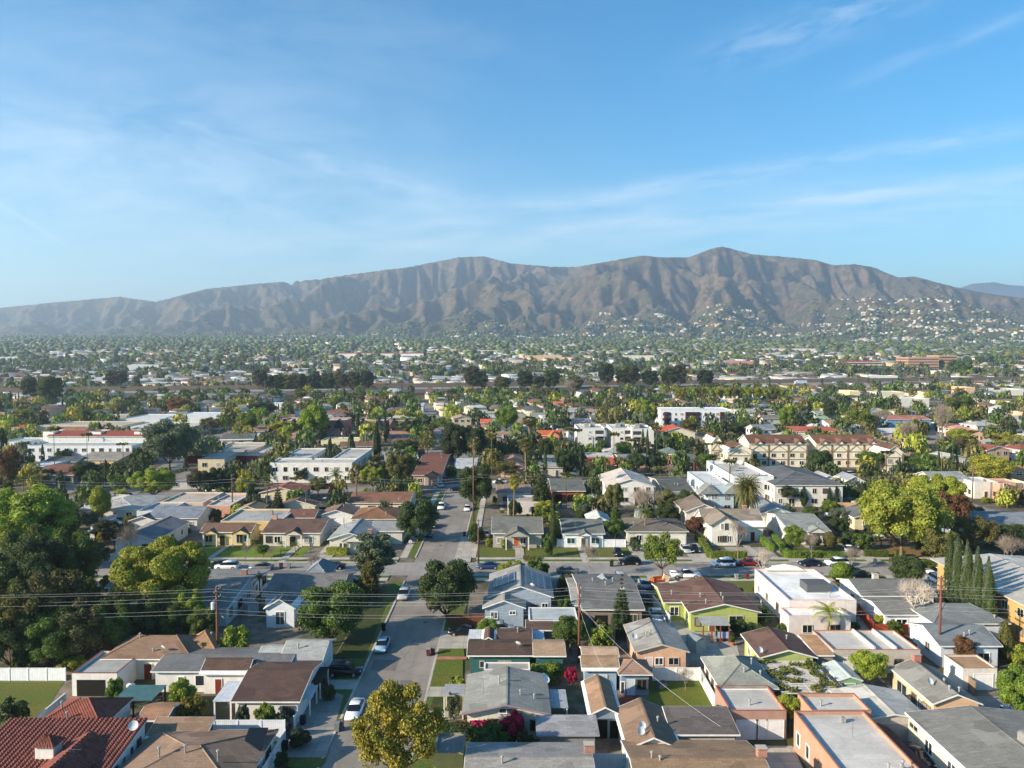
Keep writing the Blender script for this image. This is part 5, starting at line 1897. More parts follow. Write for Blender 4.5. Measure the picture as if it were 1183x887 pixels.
# --- terracotta flat roofed building
tb = house(31.0, 38.6, 66.0, 80.0, 3.9, 'flat', 0, '#c4c0b8', '#b8927a', 'terracotta stucco building with flat pale roof and antenna at the bottom edge', rs='membrane', near=True, par=.35, trim='#9a6a5c', win=[('l', .5, 1.8, .8, 1.4), ('l', .72, 1.8, .8, 1.4), ('l', .9, 1.8, .8, 1.4)], vents=3, ex=[('antenna', .1, .3), ('unit', .2, .75, .5)], lm='the terracotta building')
house(33.0, 39.5, 80.05, 84.2, 3.9, 'flat', 0, '#c4c0b8', '#b8927a', 'rear block of the terracotta building stepped in from its side', rs='membrane', near=True, par=.35, trim='#9a6a5c', win=[('l', .5, 1.8, .8, 1.2)], vents=1, cat='building wing')
mbq = MB(); corrugated(mbq, (6.0, -6, 3.0), (6.0, 6, 3.0), (3.85, -6, 3.8), (3.85, 6, 3.8)); mbq.build('tiled_awning', M('tile', '#6f4034'), tb)
# --- vine pergola
pg = link('vine_pergola', None, None, (36.2, 92.3, 0))
for i in range(22):
    MB().box(-3.7, 3.7, -.06, .06, 2.55, 2.65).build('slat', M('plain', '#cfccc2'), pg).location = (0, -4.6 + i * .44, 0)
for i in range(5):
    MB().box(-.05, .05, -4.8, 4.8, 2.42, 2.55).build('beam', M('plain', '#c2beb2'), pg).location = (-3.5 + i * 1.75, 0, 0)
for x in (-3.5, 0, 3.5):
    for y in (-4.6, 0, 4.6):
        MB().box(-.07, .07, -.07, .07, 0, 2.42).build('post', M('plain', '#b5b0a4'), pg).location = (x, y, 0)
g_ = np.random.default_rng(3)
pp = np.stack([g_.uniform(-3.8, 3.8, 5200), g_.uniform(-4.8, 4.8, 5200), g_.uniform(2.6, 3.0, 5200)], -1)
pp = pp[pnoise(pp[:, 0] * .55 + 3, pp[:, 1] * .55) > .1]
vv, qq_ = leaves(pp, np.tile([0, 0, 1.0], (len(pp), 1)), .26, g_, .8)
link('vines', mesh_vq('vines', vv, qq_, M('leaf', '#6b6f3a')), pg)
tag(pg, 'long white slatted pergola overgrown with brownish green vines', 'pergola')
LANDMARKS.append((36.2, 92.3, 'the vine pergola'))
# --- right part
HB('A5', 'gy', 300, 685, 652, 462, 2.5, .75, roof='#a8a59c', wall='#b9b2a6', label='grey gabled carport with one sunlit and one shaded roof slope', cat='carport', name='carport', win=[('f', .5, 0, 4.5, 2.1, O, '#8d8d8d')], vents=0, trim='#cfcdc8', over=.3, lm='the grey gabled carport')
HB('A5', 'gy', 685, 945, 568, 333, 2.9, 1.15, roof='#7b7a74', wall='#dcb795', label='long house with peach gable end, cream side wall and dark grey roof', near=True, over=.35,
   win=[('l', .15, 1.6, 1.6, 1.1), ('l', .45, 1.2, .9, 1.9), ('l', .75, 1.2, 2.2, 2.0), ('l', .3, 1.6, .9, 1.1)], vents=3, ex=[('dish', -.5, -.35, .4)], chimney=(.1, .9, '#a05040'), lm='the long peach gabled house')
house(44.0, 58.5, 64.5, 81.6, 3.2, 'gy', .75, '#76756f', '#e2dcc6', 'low grey roof with metal cooler box in the bottom right corner', near=True, over=.3, win=[('l', .75, 1.7, 1.3, 1.3), ('l', .93, 2.4, 1.6, .5), ('l', .5, 1.7, 1.3, 1.3)], vents=2, ex=[('unit', .15, .1, 1.2)], trim='#e6e4dc', lm='the bottom right grey roof')
fr = house(43.6, 55.4, 99.2, 106.2, 2.9, 'flat', 0, '#b9b7b0', '#bdb6aa', 'flat pale roofed building divided by low white parapets', rs='membrane', par=.3, trim='#b06a58', win=[('f', .2, 0, 1.8, 2.1, GD), ('f', .75, 1.5, 1.0, .8)], vents=0, lm='the divided flat roof', cat='garage', name='garage')
for x in (-.3, 2.6):
    MB().box(x, x + .25, -3.3, 3.3, 2.95, 3.55).build('divider_wall', M('wall', '#d8d6d0'), fr)
house(40.9, 43.4, 98.2, 104.8, 2.7, 'shed', .3, '#a17e5c', '#8e8883', 'small brick coloured shed with tan roof left of the divided flat roof', cat='shed', name='shed', win=[('f', .6, 1.4, .7, .8)], vents=0, over=.2)
house(41.2, 44.4, 92.2, 97.2, 2.0, 'gy', .5, '#c6cfc8', '#7fa884', 'pale green garden shed with a white ridge strip', cat='shed', name='shed', rs='metal', win=[('f', .5, 0, 1.2, 1.7, D_, '#86ad8b')], vents=0, over=.1, lm='the pale green shed')
# white modern house
wm_ = house(43.6, 54.2, 115.4, 132.0, 4.0, 'flat', 0, '#e6e6e2', '#dcd3cc', 'white flat roofed house with dark skylight box and stepped parapets', rs='membrane', par=.5, trim='#d6a8a0', win=[('f', .25, 1.5, 1.6, 1.2), ('f', .8, 1.5, 1.4, 1.2), ('l', .3, 1.7, 1, 1.2), ('l', .6, 1.7, 1, 1.2), ('l', .85, 1.7, 1, 1.2)], vents=1, lm='the white flat roofed house')
MB().box(-2, 2, -1.6, 1.6, 3.9, 5.3).build('skylight_box', M('plain', '#55585c'), wm_).location = (1.6, -1.5, 0)
MB().prism([(-3.5, 4.4), (-2.2, 5.1), (0, 5.5), (2.2, 5.1), (3.5, 4.4)], -.2, .2, 'y').build('curved_parapet', M('wall', '#e8e4dc'), wm_).location = (0, 8.0, 0)
house(42.2, 51.6, 111.6, 115.3, 3.0, 'flat', 0, '#e8e8e6', '#d9cfc9', 'lower rear room of the white flat roofed house', rs='membrane', par=.35, trim='#d6a8a0', win=[('f', .3, 1.4, 1.4, 1.1), ('f', .75, 1.4, 1.4, 1.1)], vents=0, cat='house wing')
# white grey roofed house beside it
house(57.8, 70.5, 121.4, 131.0, 3.0, 'gx', 1.3, '#6f6f6b', '#e6e6e2', 'white house with dark grey roof and boxy chimney behind the dead tree', win=[('l', .4, 1.7, 1, 1), ('f', .8, 1.5, 1.5, 1.2)], vents=1, chimney=(-.2, .2, '#b8b4ac'), lm='the white grey roofed house')
house(57.4, 67.0, 113.2, 121.3, 2.8, 'gx', .8, '#7c7b77', '#e2e4e4', 'lower rear wing of the white grey roofed house', win=[('f', .3, 1.5, 1.6, 1.2), ('f', .7, 1.5, 2, 1.2), ('l', .4, 1.6, 1, 1)], vents=0, cat='house wing')
house(58.8, 67.6, 100.6, 109.4, 3.0, 'gx', 1.3, '#6d7376', '#c6ced2', 'grey roofed house with light blue front behind the red brown bush', ws='siding', win=[('f', .75, 1.3, 1.6, 1.4), ('l', .4, 1.7, 1, 1.1)], vents=2, lm='the light blue house')
house(62.5, 74.0, 108.5, 116.5, 3.2, 'hip', 1.7, '#74797a', '#c6ced2', 'hip roofed rear part of the light blue house', vents=1, win=[], cat='house wing')
house(58.2, 62.6, 94.2, 98.4, 2.7, 'flat', 0, '#a58565', '#ddd8ce', 'little white garage with tan flat roof behind the round corner tree', 'garage', name='garage', rs='membrane', par=.15, trim='#a08064', win=[('f', .6, 0, 2.4, 2.1, GD, '#e4e4e2')], vents=0)
house(75.6, 97.0, 99, 133.0, 6.0, 'gy', .9, '#a9a69e', '#bb9c66', 'two storey mustard yellow apartment building with pale roof beyond the cypress row', over=.9, win=[('l', .1 + .11 * i, 1.6 + 2.8 * j, 1.3, 1.2) for i in range(8) for j in (0, 1)], vents=3, cat='apartment building', name='apartment_building', lm='the mustard apartment building', trim='#b8b0a2')
# --- fences and walls of the near yards
FN('A1', [(-330, 440), (335, 440)], 1.65, '#dfe3e6', 'boards', 'white vinyl panel fence behind the left lawn', lm='the white vinyl fence', cap=True)
FN('A2', [(80, 752), (440, 752)], 2.4, '#d9dde0', 'boards', 'tall white board fence behind the bottom left brown roof', cap=True)
xq = G('A2', 455, 750)[0]
fence([(xq, 84.0), (xq, 92.0)], 1.6, '#d9dde0', 'boards', 'white side fence between the chocolate roof house and driveway')
fence([(xq, 66), (xq, 80.6)], 1.8, '#dfe3e6', 'boards', 'white side fence beside the dark clipped hedges')
FN('A1', [(335, 552), (170, 690)], 1.2, '#d5d5d0', 'wall', 'low white wall stepping down beside the left lawn', posts=False, th=.2)
FN('A4', [(285, 440), (525, 440)], 1.7, '#e2e2de', 'boards', 'white panel fence at the head of the bright back lawn', cap=True)
FN('A4', [(525, 440), (605, 590)], 1.7, '#dedbd4', 'wall', 'white garden wall down the right side of the back lawn', posts=False, th=.18)
FN('A3', [(1000, 905), (1160, 905)], 1.9, '#9fb6c8', 'boards', 'pale blue fence at the bottom centre edge')
FN('A5', [(110, 430), (300, 620)], 1.9, '#cfcabf', 'boards', 'long pale fence between the vine pergola and the green shed', posts=False, th=.12)
FN('A5', [(385, 205), (300, 100)], 1.9, '#a8482c', 'boards', 'orange red painted wall beside the white flat roofed house driveway', posts=False, th=.15)
FN('A5', [(390, 205), (560, 205)], 1.7, '#b5563a', 'boards', 'orange wall in front of the dead tree', posts=False, th=.15)
FN('A5', [(770, 390), (900, 520)], 1.9, '#8a7664', 'boards', 'brown plank fence beside the little white garage')
FN('B4', [(285, 790), (375, 900)], 1.6, '#e2e0da', 'wall', 'white wall between the white pickup and the lime green house', posts=False, th=.2)
FN('A3', [(255, 160), (480, 160)], 1.9, '#6b4430', 'boards', 'brown wood fence in front of the corner tree by the solar house', th=.1)
FN('B4', [(-10, 862), (240, 862)], 2.1, '#7a5238', 'boards', 'weathered brown wood fence along the back of the grey roofed house', th=.1)
FN('A4', [(480, 372), (740, 372)], 1.2, '#a5a096', 'wall', 'low grey block wall at the end of the blue shaded driveway', posts=False, th=.2)
# stair rail
sr = link('porch_stairs', None, None, (*G('A3', 445, 165), 0))
for i in range(5):
    MB().box(-1.0 + i * .3, 1.2, -.7, .7, i * .2, (i + 1) * .2 - .003).build('step', M('concrete', '#b0aaa0'), sr)
for s in (-.75, .75):
    MB().tube([(-1, s, .9), (.3, s, 1.9), (1.2, s, 1.9)], .05, 5).tube([(-1, s, 0), (-1, s, .9)], .05, 5).tube([(.3, s, .8), (.3, s, 1.9)], .05, 5).tube([(1.2, s, .8), (1.2, s, 1.9)], .05, 5).build('railing', M('plain', '#e2e2de'), sr)
tag(sr, 'white railed steps at the side of the grey blue gable wing', 'stairs')
# --- lawns, drives, decks
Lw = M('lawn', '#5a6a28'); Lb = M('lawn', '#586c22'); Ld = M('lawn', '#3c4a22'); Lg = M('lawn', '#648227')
CN = M('concrete', '#aaa498'); CN2 = M('concrete', '#8f8b84')
P_ = lambda c, *pts: [G(c, x, y, 0) for x, y in pts]
sheet('lawn', P_('A1', (-500, 445), (330, 445), (200, 640), (-500, 700)), .03, Lw)
sheet('lawn', P_('A3', (165, 476), (330, 476), (332, 337), (195, 337)), .135, Lb)
sheet('lawn', P_('A3', (205, 320), (340, 320), (335, 280), (230, 280)), .135, Lb)
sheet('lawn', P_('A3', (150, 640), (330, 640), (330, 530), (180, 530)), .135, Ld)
sheet('path', P_('A3', (198, 336), (350, 336), (350, 321), (204, 321)), .14, M('brick', '#a06a50'))
sheet('lawn', P_('A4', (215, 660), (640, 660), (530, 445), (280, 445)), .03, Lb)
sheet('patio', P_('A4', (110, 620), (225, 620), (210, 516), (110, 516)), .04, M('boards', '#7c443a'))
sheet('driveway', P_('A4', (440, 365), (740, 365), (700, 190), (400, 190)), .03, CN)
sheet('driveway', P_('A4', (330, 190), (500, 190), (430, -80), (300, -80)), .034, CN)
sheet('driveway', P_('A4', (800, 900), (1060, 900), (1000, 775), (750, 775)), .03, CN)
sheet('driveway', P_('A3', (130, 645), (330, 645), (330, 600), (150, 600)), .14, CN)
sheet('driveway', P_('A3', (150, 527), (300, 527), (300, 476), (165, 476)), .14, CN)
sheet('driveway', P_('A3', (205, 280), (360, 280), (420, 190), (225, 190)), .138, CN)
sheet('driveway', P_('A2', (440, 840), (650, 840), (740, 520), (600, 470), (480, 640)), .14, CN2)
sheet('lawn', P_('A2', (420, 890), (620, 890), (650, 845), (440, 845)), .145, Lw)
sheet('driveway', P_('A2', (640, 490), (790, 490), (820, 440), (660, 440)), .14, CN)
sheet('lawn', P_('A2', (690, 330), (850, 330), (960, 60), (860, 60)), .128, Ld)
sheet('patio', P_('A3', (950, 690), (1160, 1000), (900, 1000), (780, 690)), .02, M('concrete', '#8b8880'))
sheet('driveway', P_('A5', (250, 300), (400, 300), (370, 60), (230, -40)), .025, CN)
sheet('driveway', P_('A5', (540, 887), (650, 887), (640, 660), (440, 660)), .02, CN)
sheet('patio', P_('A5', (850, 655), (1100, 655), (1100, 520), (850, 520)), .02, CN2)
# street B north side: front lawns and drives
YS = YB1 + 3.4
for x0, x1, m_ in ((-112, -96, Lw), (-74, -44.6, Lg), (-33, -27, M('lawn', '#8a8040')), (-9, 8, Lw), (8, 26, Lw), (30, 34, Lw), (47, 56.5, M('concrete', '#9b958a')), (58, 74, Lw), (76, 100, M('lawn', '#7a6a40'))):
    sheet('lawn', [(x0, YS), (x1, YS), (x1, 163.5), (x0, 163.5)], .02, m_)
for x0, x1 in ((-86, -82), (-41.5, -38), (-12, -8.6), (25.6, 29.2), (37.4, 42), (57.4, 61), (73.5, 76.5)):
    sheet('driveway', [(x0, YB1 - .1), (x1, YB1 - .1), (x1, 172), (x0, 172)], .137, CN)
for x0, x1 in ((8.5, 15), (19.5, 23), (26, 31), (55, 57), (70, 90), (-60, -56), (-14.5, -10)):
    sheet('driveway', [(x0, 133), (x1, 133), (x1, YB0 + .1), (x0, YB0 + .1)], .138, CN)
for x0, x1 in ((0.7, 2.6), (14.5, 16), (51.5, 53), (-48.5, -47), (-64, -62.8), (65, 66.2)):
    sheet('path', [(x0, YB1 + .2), (x1, YB1 + .2), (x1, 164.5), (x0, 164.5)], .142, CN)
for x0, x1 in ((-4, 8), (15, 19.5), (31, 43), (43, 55), (57, 70)):
    sheet('lawn', [(x0, 132.5), (x1, 132.5), (x1, YB0 - 3.4), (x0, YB0 - 3.4)], .022, Lw)
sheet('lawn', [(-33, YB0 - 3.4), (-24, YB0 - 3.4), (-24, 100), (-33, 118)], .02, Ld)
sheet('path', P_('B3', (815, 335), (960, 335), (960, 308), (815, 308)), .03, M('wall', '#b58e78'))
# ================================================================= second band: north side of the cross street
HB('B2', 'gx', 0, 268, 424, 376, 2.9, 1.3, roof='#6c5548', wall='#dfc98c', label='cream yellow bungalow with brown tiled front roof and arched window', win=[('f', .14, 1.5, 1.5, 1.4), ('f', .42, 0, 1.1, 2.1, O), ('f', .78, 1.5, 1.3, 1.8), ('f', .9, 1.5, .5, 1.4)], vents=0, ex=[('porch', -.55, 3.6, .8), ('porch', .6, 4.2, .9)], lm='the cream yellow bungalow')
house(-68.5, -54.6, 173.2, 186.5, 3.2, 'flat', 0, '#a3a39e', '#d9b878', 'flat grey roofed rear part of the cream yellow bungalow', rs='membrane', vents=2, ex=[('unit', .3, .3, 1)], win=[('r', .3, 1.6, 1, 1.2), ('r', .7, 1.6, 1, 1.2)], cat='house wing')
HB('B2', 'gx', 315, 625, 428, 356, 2.9, 1.5, roof='#5f4b42', wall='#cfcabb', label='pale bungalow with brown roof, brick chimney and red gate', win=[('f', .1, 1.5, 1.3, 1.4), ('f', .25, 1.5, 1.3, 1.4), ('f', .52, 0, 1.3, 2.1, O), ('f', .8, 1.5, 1.8, 1.4)], vents=0, ex=[('porch', .1, 4.2, .8)], chimney=(-.85, 0, '#c08a6a'), lm='the pale bungalow with red gate')
HB('B2', 'gy', 655, 880, 462, 352, 2.9, 1.5, roof='#8f9292', wall='#d6d2c2', label='light grey roofed bungalow behind a clipped front hedge', win=[('f', .35, 1.5, 1.6, 1.3), ('f', .8, 0, 1.0, 2, D_)], vents=2, ex=[('porch', .2, 5.0, .7)], chimney=(.8, -.4, '#8a4034'), lm='the light grey roofed bungalow')
house(-32, -24.4, 166, 176, 2.8, 'gx', 1.2, '#8f9292', '#cfc9ba', 'side wing of the light grey bungalow by the corner trees', vents=0, cat='house wing')
# their back yards
HB('B2', 'gy', 395, 600, 287, 240, 2.9, 1.4, roof='#6f5247', wall='#d8cdb2', label='cream gabled house with brown roof and red side door', win=[('f', .1, 0, .9, 2, D_, '#8a2a20'), ('f', .6, 1.6, 1.8, 1.0)], vents=2, lm='the cream brown gabled house')
HB('B2', 'gx', 440, 592, 350, 305, 2.7, 1.2, roof='#6a4b41', wall='#cfc6b4', label='brown roofed back garage left of the white gabled garage', cat='garage', name='garage', vents=2, win=[])
HB('B2', 'gy', 612, 790, 336, 272, 2.7, 1.3, roof='#6e5a50', wall='#dcdcd8', label='white gabled garage with brown roof behind the red gated drive', cat='garage', name='garage', vents=1, win=[('f', .5, 0, 3.4, 2.1, GD, '#e2e2e0')])
HB('B2', 'hip', 776, 1012, 356, 296, 2.8, 1.5, roof='#76563f', wall='#ddd0b4', label='tan brown hip roofed house left of the dark street tree', vents=2)
HB('B2', 'gx', 760, 1080, 274, 216, 2.9, 1.5, roof='#7c5a48', wall='#e4dab8', label='long cream house with brown roof facing the third street', vents=1, lm='the long cream house')
HB('B2', 'flat', 40, 200, 266, 226, 2.8, 0, roof='#aaa9a4', wall='#d3b79c', label='pinkish flat roofed back building beside the wooden pole', rs='membrane', vents=2)
HB('B2', 'gy', 182, 312, 312, 262, 2.7, 1.1, roof='#857058', wall='#cdb794', label='small tan gabled garage among the palms', cat='garage', name='garage', vents=0, win=[])
# left: grey blue porch house
HB('B1', 'gy', 575, 800, 465, 340, 3.0, 1.4, roof='#79787a', wall='#d0d0cc', label='long grey roofed house with an open front porch behind the leafless tree', win=[('f', .8, 0, 2.2, 2.2, O), ('r', .5, 1.6, 1, 1.2), ('r', .8, 1.6, 1, 1.2)], vents=3, lm='the grey porch house')
house(-88.5, -75.8, 178, 189, 3.0, 'gx', 1.8, '#727983', '#d6d2c6', 'taller grey blue roofed rear of the porch house', vents=2, cat='house wing')
HB('B1', 'gy', 655, 800, 365, 318, 2.7, 1.1, roof='#3f4448', wall='#d2d0c8', label='small dark roofed outbuilding beside the grey porch house', cat='shed', name='shed', vents=0, win=[])
HB('B1', 'gy', 530, 600, 385, 372, 2.6, 1.0, roof='#8b8d8f', wall='#e2e4e4', label='tiny white gabled shed left of the grey porch house', cat='shed', name='shed', vents=0, win=[('f', .5, 1.4, .9, .9)])
HB('B1', 'hip', 392, 702, 306, 240, 2.9, 1.4, roof='#9e9c96', wall='#cfcac0', label='pale hip roofed house on the street corner behind the ball shaped tree', vents=2, lm='the pale corner house')
FN('B1', [(555, 372), (700, 340)], 1.8, '#dfe3e6', 'boards', 'white fence behind the pale corner house', posts=False, th=.1)
for (xl, xr, ye, yb, rc, wc, lb) in ((820, 1040, 275, 222, '#b6aa9c', '#d0b9a0', 'flat beige roofed row building behind the porch house'), (1060, 1180, 290, 235, '#b9b4ac', '#cf9f86', 'flat pink walled building with white roof behind the flower beds'),
                                     (700, 850, 320, 272, '#979ca0', '#c9cdd0', 'pale blue grey flat roof between porch house and beige row')):
    HB('B1', 'flat', xl, xr, ye, yb, 3.0, 0, roof=rc, wall=wc, label=lb, rs='membrane', vents=2)
# right of the street
hs_ = HB('B3', 'gx', 475, 745, 430, 344, 3.1, 1.9, roof='#66675f', wall='#a8a49a', label='grey craftsman house with gabled stone porch and orange door', win=[('f', .15, 1.6, 1.3, 1.2), ('f', .48, 0, 1.1, 2.1, D_, '#a8542a'), ('f', .62, 1.5, 1.2, 1.3)], vents=0, ex=[('porch', .0, 5.6, 2.0)], lm='the grey craftsman house')
for x in (-3.3, 3.3):
    MB().box(-1.0, 1.0, -1.2, .4, 0, .7).build('porch_wall', M('brick', '#9a968c'), hs_).location = (x, -6.8, 0)
MB().box(-1.1, 1.1, -.9, .9, 0, .35).build('front_steps', M('concrete', '#a8a294'), hs_).location = (0, -8.3, 0)
HB('B3', 'gx', 840, 1062, 432, 360, 3.0, 1.4, roof='#6e7069', wall='#e2e8ec', label='bright white cottage with dark grey roof and teal windows', win=[('f', .18, 1.5, 1.7, 1.2), ('f', .5, 0, 1.0, 2.1, D_, '#4a4038'), ('f', .8, 1.5, 1.7, 1.2)], vents=0, ex=[('porch', .05, 3.2, .9)], lm='the bright white cottage', glass='#27454a')
FN('B3', [(815, 495), (850, 495)], 1.7, '#e6e8ea', 'boards', 'white fence piece left of the bright white cottage')
FN('B3', [(1052, 497), (1165, 497)], 1.7, '#e6e8ea', 'boards', 'white fence with gate right of the bright white cottage', cap=True)
HB('B3', 'gy', 972, 1095, 372, 305, 3.0, 1.3, roof='#b9bab6', wall='#e4e6e6', label='white gabled back house behind the bright white cottage', vents=0, win=[('f', .7, 1.4, .7, 1.6)])
HB('B3', 'gx', 500, 682, 226, 180, 3.0, 1.2, roof='#8a7464', wall='#cdb8a0', label='tan house with brownish flat gable roof at the street corner', vents=1, lm='the tan corner house')
HB('B3', 'flat', 560, 737, 272, 238, 3.0, 0, roof='#b3a39b', wall='#d2cdc6', label='low white building with pinkish flat roof behind the craftsman house', rs='membrane', vents=2)
HB('B3', 'gx', 782, 962, 212, 152, 3.0, 1.5, roof='#62645f', wall='#8a4a30', label='dark grey roofed house with red brown porch facing its lawn', win=[('f', .2, 0, 2, 2, O), ('f', .6, 0, 2, 2, O)], vents=0, lm='the red porched house')
HB('B3', 'gy', 955, 1050, 258, 222, 2.7, 1.0, roof='#8c8c84', wall='#d3c8b2', label='small beige gabled shed with double doors', cat='shed', name='shed', win=[('f', .5, 0, 1.8, 2, GD, '#b5a68c')], vents=0)
FN('B3', [(820, 333), (965, 333)], 1.5, '#b98f76', 'wall', 'low pinkish block wall behind the bright white cottage', posts=False, th=.2)
HB('B4', 'hip', 145, 470, 420, 352, 3.0, 1.5, roof='#6f675d', wall='#d2ccba', label='wide brown grey hip roofed house behind the airy street tree', vents=1, win=[('f', .2, 1.6, 1.2, 1.2), ('f', .45, 1.6, 1.4, 1.2), ('f', .85, 0, 3.4, 2.1, GD)], lm='the wide hip roofed house')
# tudor like two storey house
td = house(43.8, 58.0, 168.4, 178.6, 3.3, 'gx', 3.0, '#7d7468', '#ddd9cc', 'cream two storey house with steep brown grey roofs and brick chimney', win=[('f', .65, 1.5, 1.0, 1.2), ('f', .82, 0, 1.0, 2.1, D_, '#6a2a20')], vents=1, chimney=(.55, .1, '#9a5a48'), lm='the cream steep roofed house')
MB().prism([(-2.9, 0), (2.9, 0), (2.9, 4.6), (0, 6.5), (-2.9, 4.6)], -4, 2.5, 'y').build('gable_wing', M('wall', '#ddd9cc'), td).location = (-3.3, -4.6, 0)
MB().prism([(-3.4, 4.4), (0, 6.6), (3.4, 4.4), (3.4, 4.6), (0, 6.85), (-3.4, 4.6)], -4.4, 4.5, 'y').build('wing_roof', M('shingle', '#7d7468'), td).location = (-3.3, -4.6, 0)
for x, z, w_ in ((-4.4, 1.5, .9), (-3.3, 1.5, 1.2), (-2.2, 1.5, .9), (-3.8, 4.3, .7), (-2.9, 4.3, .7)):
    window(td, (x, -8.6, z), 0, w_, 1.3)
house(41.8, 51.5, 178.7, 191, 4.4, 'gy', 1.9, '#75695c', '#d5cfc0', 'rear gabled block behind the cream steep roofed house', vents=1, cat='house wing')
HB('B4', 'gx', 985, 1200, 418, 330, 3.0, 1.7, roof='#7f837f', wall='#dedbd0', label='grey green roofed house behind the right clipped hedge', win=[('l', .4, 1.6, 1, 1.2), ('f', .3, 1.6, 1.4, 1.2), ('f', .7, 1.6, 1.4, 1.2)], vents=1, ex=[('porch', .3, 4.5, .6)], lm='the grey green roofed house')
HB('B4', 'gy', 830, 1020, 332, 255, 3.2, 1.6, roof='#84898a', wall='#e0ddd4', label='grey gabled rear house with cream side wall', vents=1)
HB('B5', 'gx', 205, 348, 300, 272, 2.7, .7, roof='#b08a62', wall='#e4dfd2', label='small cream garage with orange tan roof behind the big ash tree', cat='garage', name='garage', win=[('f', .75, 0, 2.4, 2.1, GD, '#d2cdc0')], vents=0)
house(103.5, 124, 166.5, 186, 3.0, 'gx', 1.8, '#737a80', '#8996a2', 'wide slate grey roofed house at the right edge of the photo', vents=2, lm='the slate grey right house')
# boards and old furniture at the kerb
X0, Y0 = G('B4', 305, 680)
cf = link('discarded_sofa', None, None, (X0 + .4, Y0 + .3, .13), .3)
MB().box(-1, 1, -.4, .4, .1, .45).build('seat', M('plain', '#b8602e'), cf)
MB().box(-1, 1, .28, .5, .45, .95).build('backrest', M('plain', '#a8562a'), cf)
for s in (-1, 1):
    MB().box(-.14, .14, -.42, .42, .1, .7).build('armrest', M('plain', '#b8602e'), cf).location = (s * 1.1, 0, 0)
tag(cf, 'old orange sofa dumped on the verge beside the white pickup', 'sofa')
for i, (dx, dy, s, cc, lb) in enumerate(((1.6, .6, 1.2, '#c9b49a', 'leaning beige board in the kerbside junk pile'), (3.2, 0, 1.5, '#d8d6d2', 'flat white panel lying right of the orange sofa'), (-.8, .5, 1.0, '#b06a3c', 'brown cardboard box left of the orange sofa'))):
    o = MB().box(-s / 2, s / 2, -.35, .35, 0, (1.3, .12, .6)[i]).build(('board', 'mattress', 'cardboard_box')[i], M('plain', cc))
    o.location = (X0 + dx, Y0 + dy, .13); o.rotation_euler = (0, (.35, 0, 0)[i], .4 * i)
    tag(o, lb, ('board', 'panel', 'box')[i])

for a in ((-80, -50, 76, 99), (12, 27, 82, 92), (-28, -20, 66, 99), (2, 13, 60, 100), (-47, -26, 104, 116), (-110, -46, 100, 132), (34, 58, 106, 111), (46, 58, 81, 98)):
    OCC.append(a)
house(-62, -54.2, 64, 72, 2.8, 'gx', 1.3, '#76443a', '#dcd8cf', 'smaller red tile roof left of the red tiled villa', rs='tile', near=True, vents=0, win=[])
# ================================================================= plants of the near rows
T('B1', -90, 385, 168, 600, 'airy_b', 'lime green', 'huge spreading bright green tree at the left edge of the photo', lm='the huge left tree')
T('B1', 120, 390, 250, 575, 'airy_b', 'green')
T('B1', 460, 572, 195, 375, 'ball', 'yellow green', 'ball shaped yellow green tree in front of the pale corner house', lm='the ball shaped tree')
for x, yt in ((58, 430), (92, 425), (150, 410), (176, 440)):
    T('B1', x - 12, x + 12, yt, 625, 'cypress', 'deep green')
for x, yt, yb, w_, k, cc in ((20, 640, 742, 80, 'full_a', 'dark green'), (62, 650, 752, 78, 'full_b', 'brown olive'), (90, 668, 740, 62, 'full_a', 'green'), (36, 672, 764, 74, 'full_b', 'olive'), (92, 690, 766, 66, 'full_b', 'brown olive'),
                          (0, 660, 758, 70, 'full_b', 'olive'), (62, 702, 772, 60, 'full_a', 'green'), (128, 680, 752, 54, 'full_a', 'dark green'), (-25, 660, 750, 70, 'full_a', 'green'), (12, 700, 774, 62, 'full_a', 'dark green'),
                          (84, 604, 695, 60, 'full_b', 'green'), (45, 612, 706, 66, 'full_a', 'dark green'), (5, 630, 712, 70, 'full_a', 'dark green'),
                          (66, 652, 722, 54, 'full_a', 'dark green'), (165, 690, 748, 44, 'full_a', 'dark green'), (200, 694, 744, 44, 'full_b', 'green'), (235, 700, 748, 36, 'full_a', 'green'), (30, 602, 690, 56, 'full_a', 'green')):
    T('P', x - w_ / 2, x + w_ / 2, yt, yb, k, cc)
T('B1', 570, 1090, 440, 905, 'lumpy_a', 'yellow green', 'big billowing gold green tree in the left middle', lm='the gold green tree')
T('B1', 880, 1060, 700, 960, 'lumpy_b', 'yellow green')
T('A1', 470, 690, 40, 318, 'weeping', 'green', 'weeping green tree left of the brown hip roofed house', lm='the weeping tree')
T('A1', 300, 452, 322, 388, 'shrub_b', 'yellow green'); T('A1', 60, 210, 275, 385, 'shrub_b', 'green')
T('A1', 545, 640, 430, 560, 'shrub_a', 'bright green'); T('A1', 855, 1010, 440, 590, 'shrub_a', 'yellow green'); T('A1', 910, 1070, 515, 640, 'shrub_b', 'golden', 'olive gold bush left of the pale patio cover')
T('A1', 805, 900, 555, 650, 'shrub_a', 'dark green'); T('A1', 980, 1090, 220, 365, 'airy_a', 'green'); T('A2', 108, 272, 165, 345, 'shrub_a', 'lime green', 'bright lime shrub right of the leftmost utility pole')
T('A1', -40, 150, 540, 700, 'shrub_b', 'dark green'); T('A1', -120, 90, 660, 860, 'queen_palm', 'green', 'feathery palm in the lower left corner')
T('A2', 185, 265, 560, 690, 'shrub_b', 'grey green'); T('A2', 270, 400, 565, 700, 'shrub_a', 'bright green'); T('A2', 380, 470, 600, 700, 'shrub_b', 'grey green')
sheet('path', [(XA0 - 5.2, 60), (XA0 - 3.9, 60), (XA0 - 3.9, 138), (XA0 - 5.2, 138)], .03, M('concrete', '#8a847a'))  # concrete grey darkened to carry the shade of the street trees
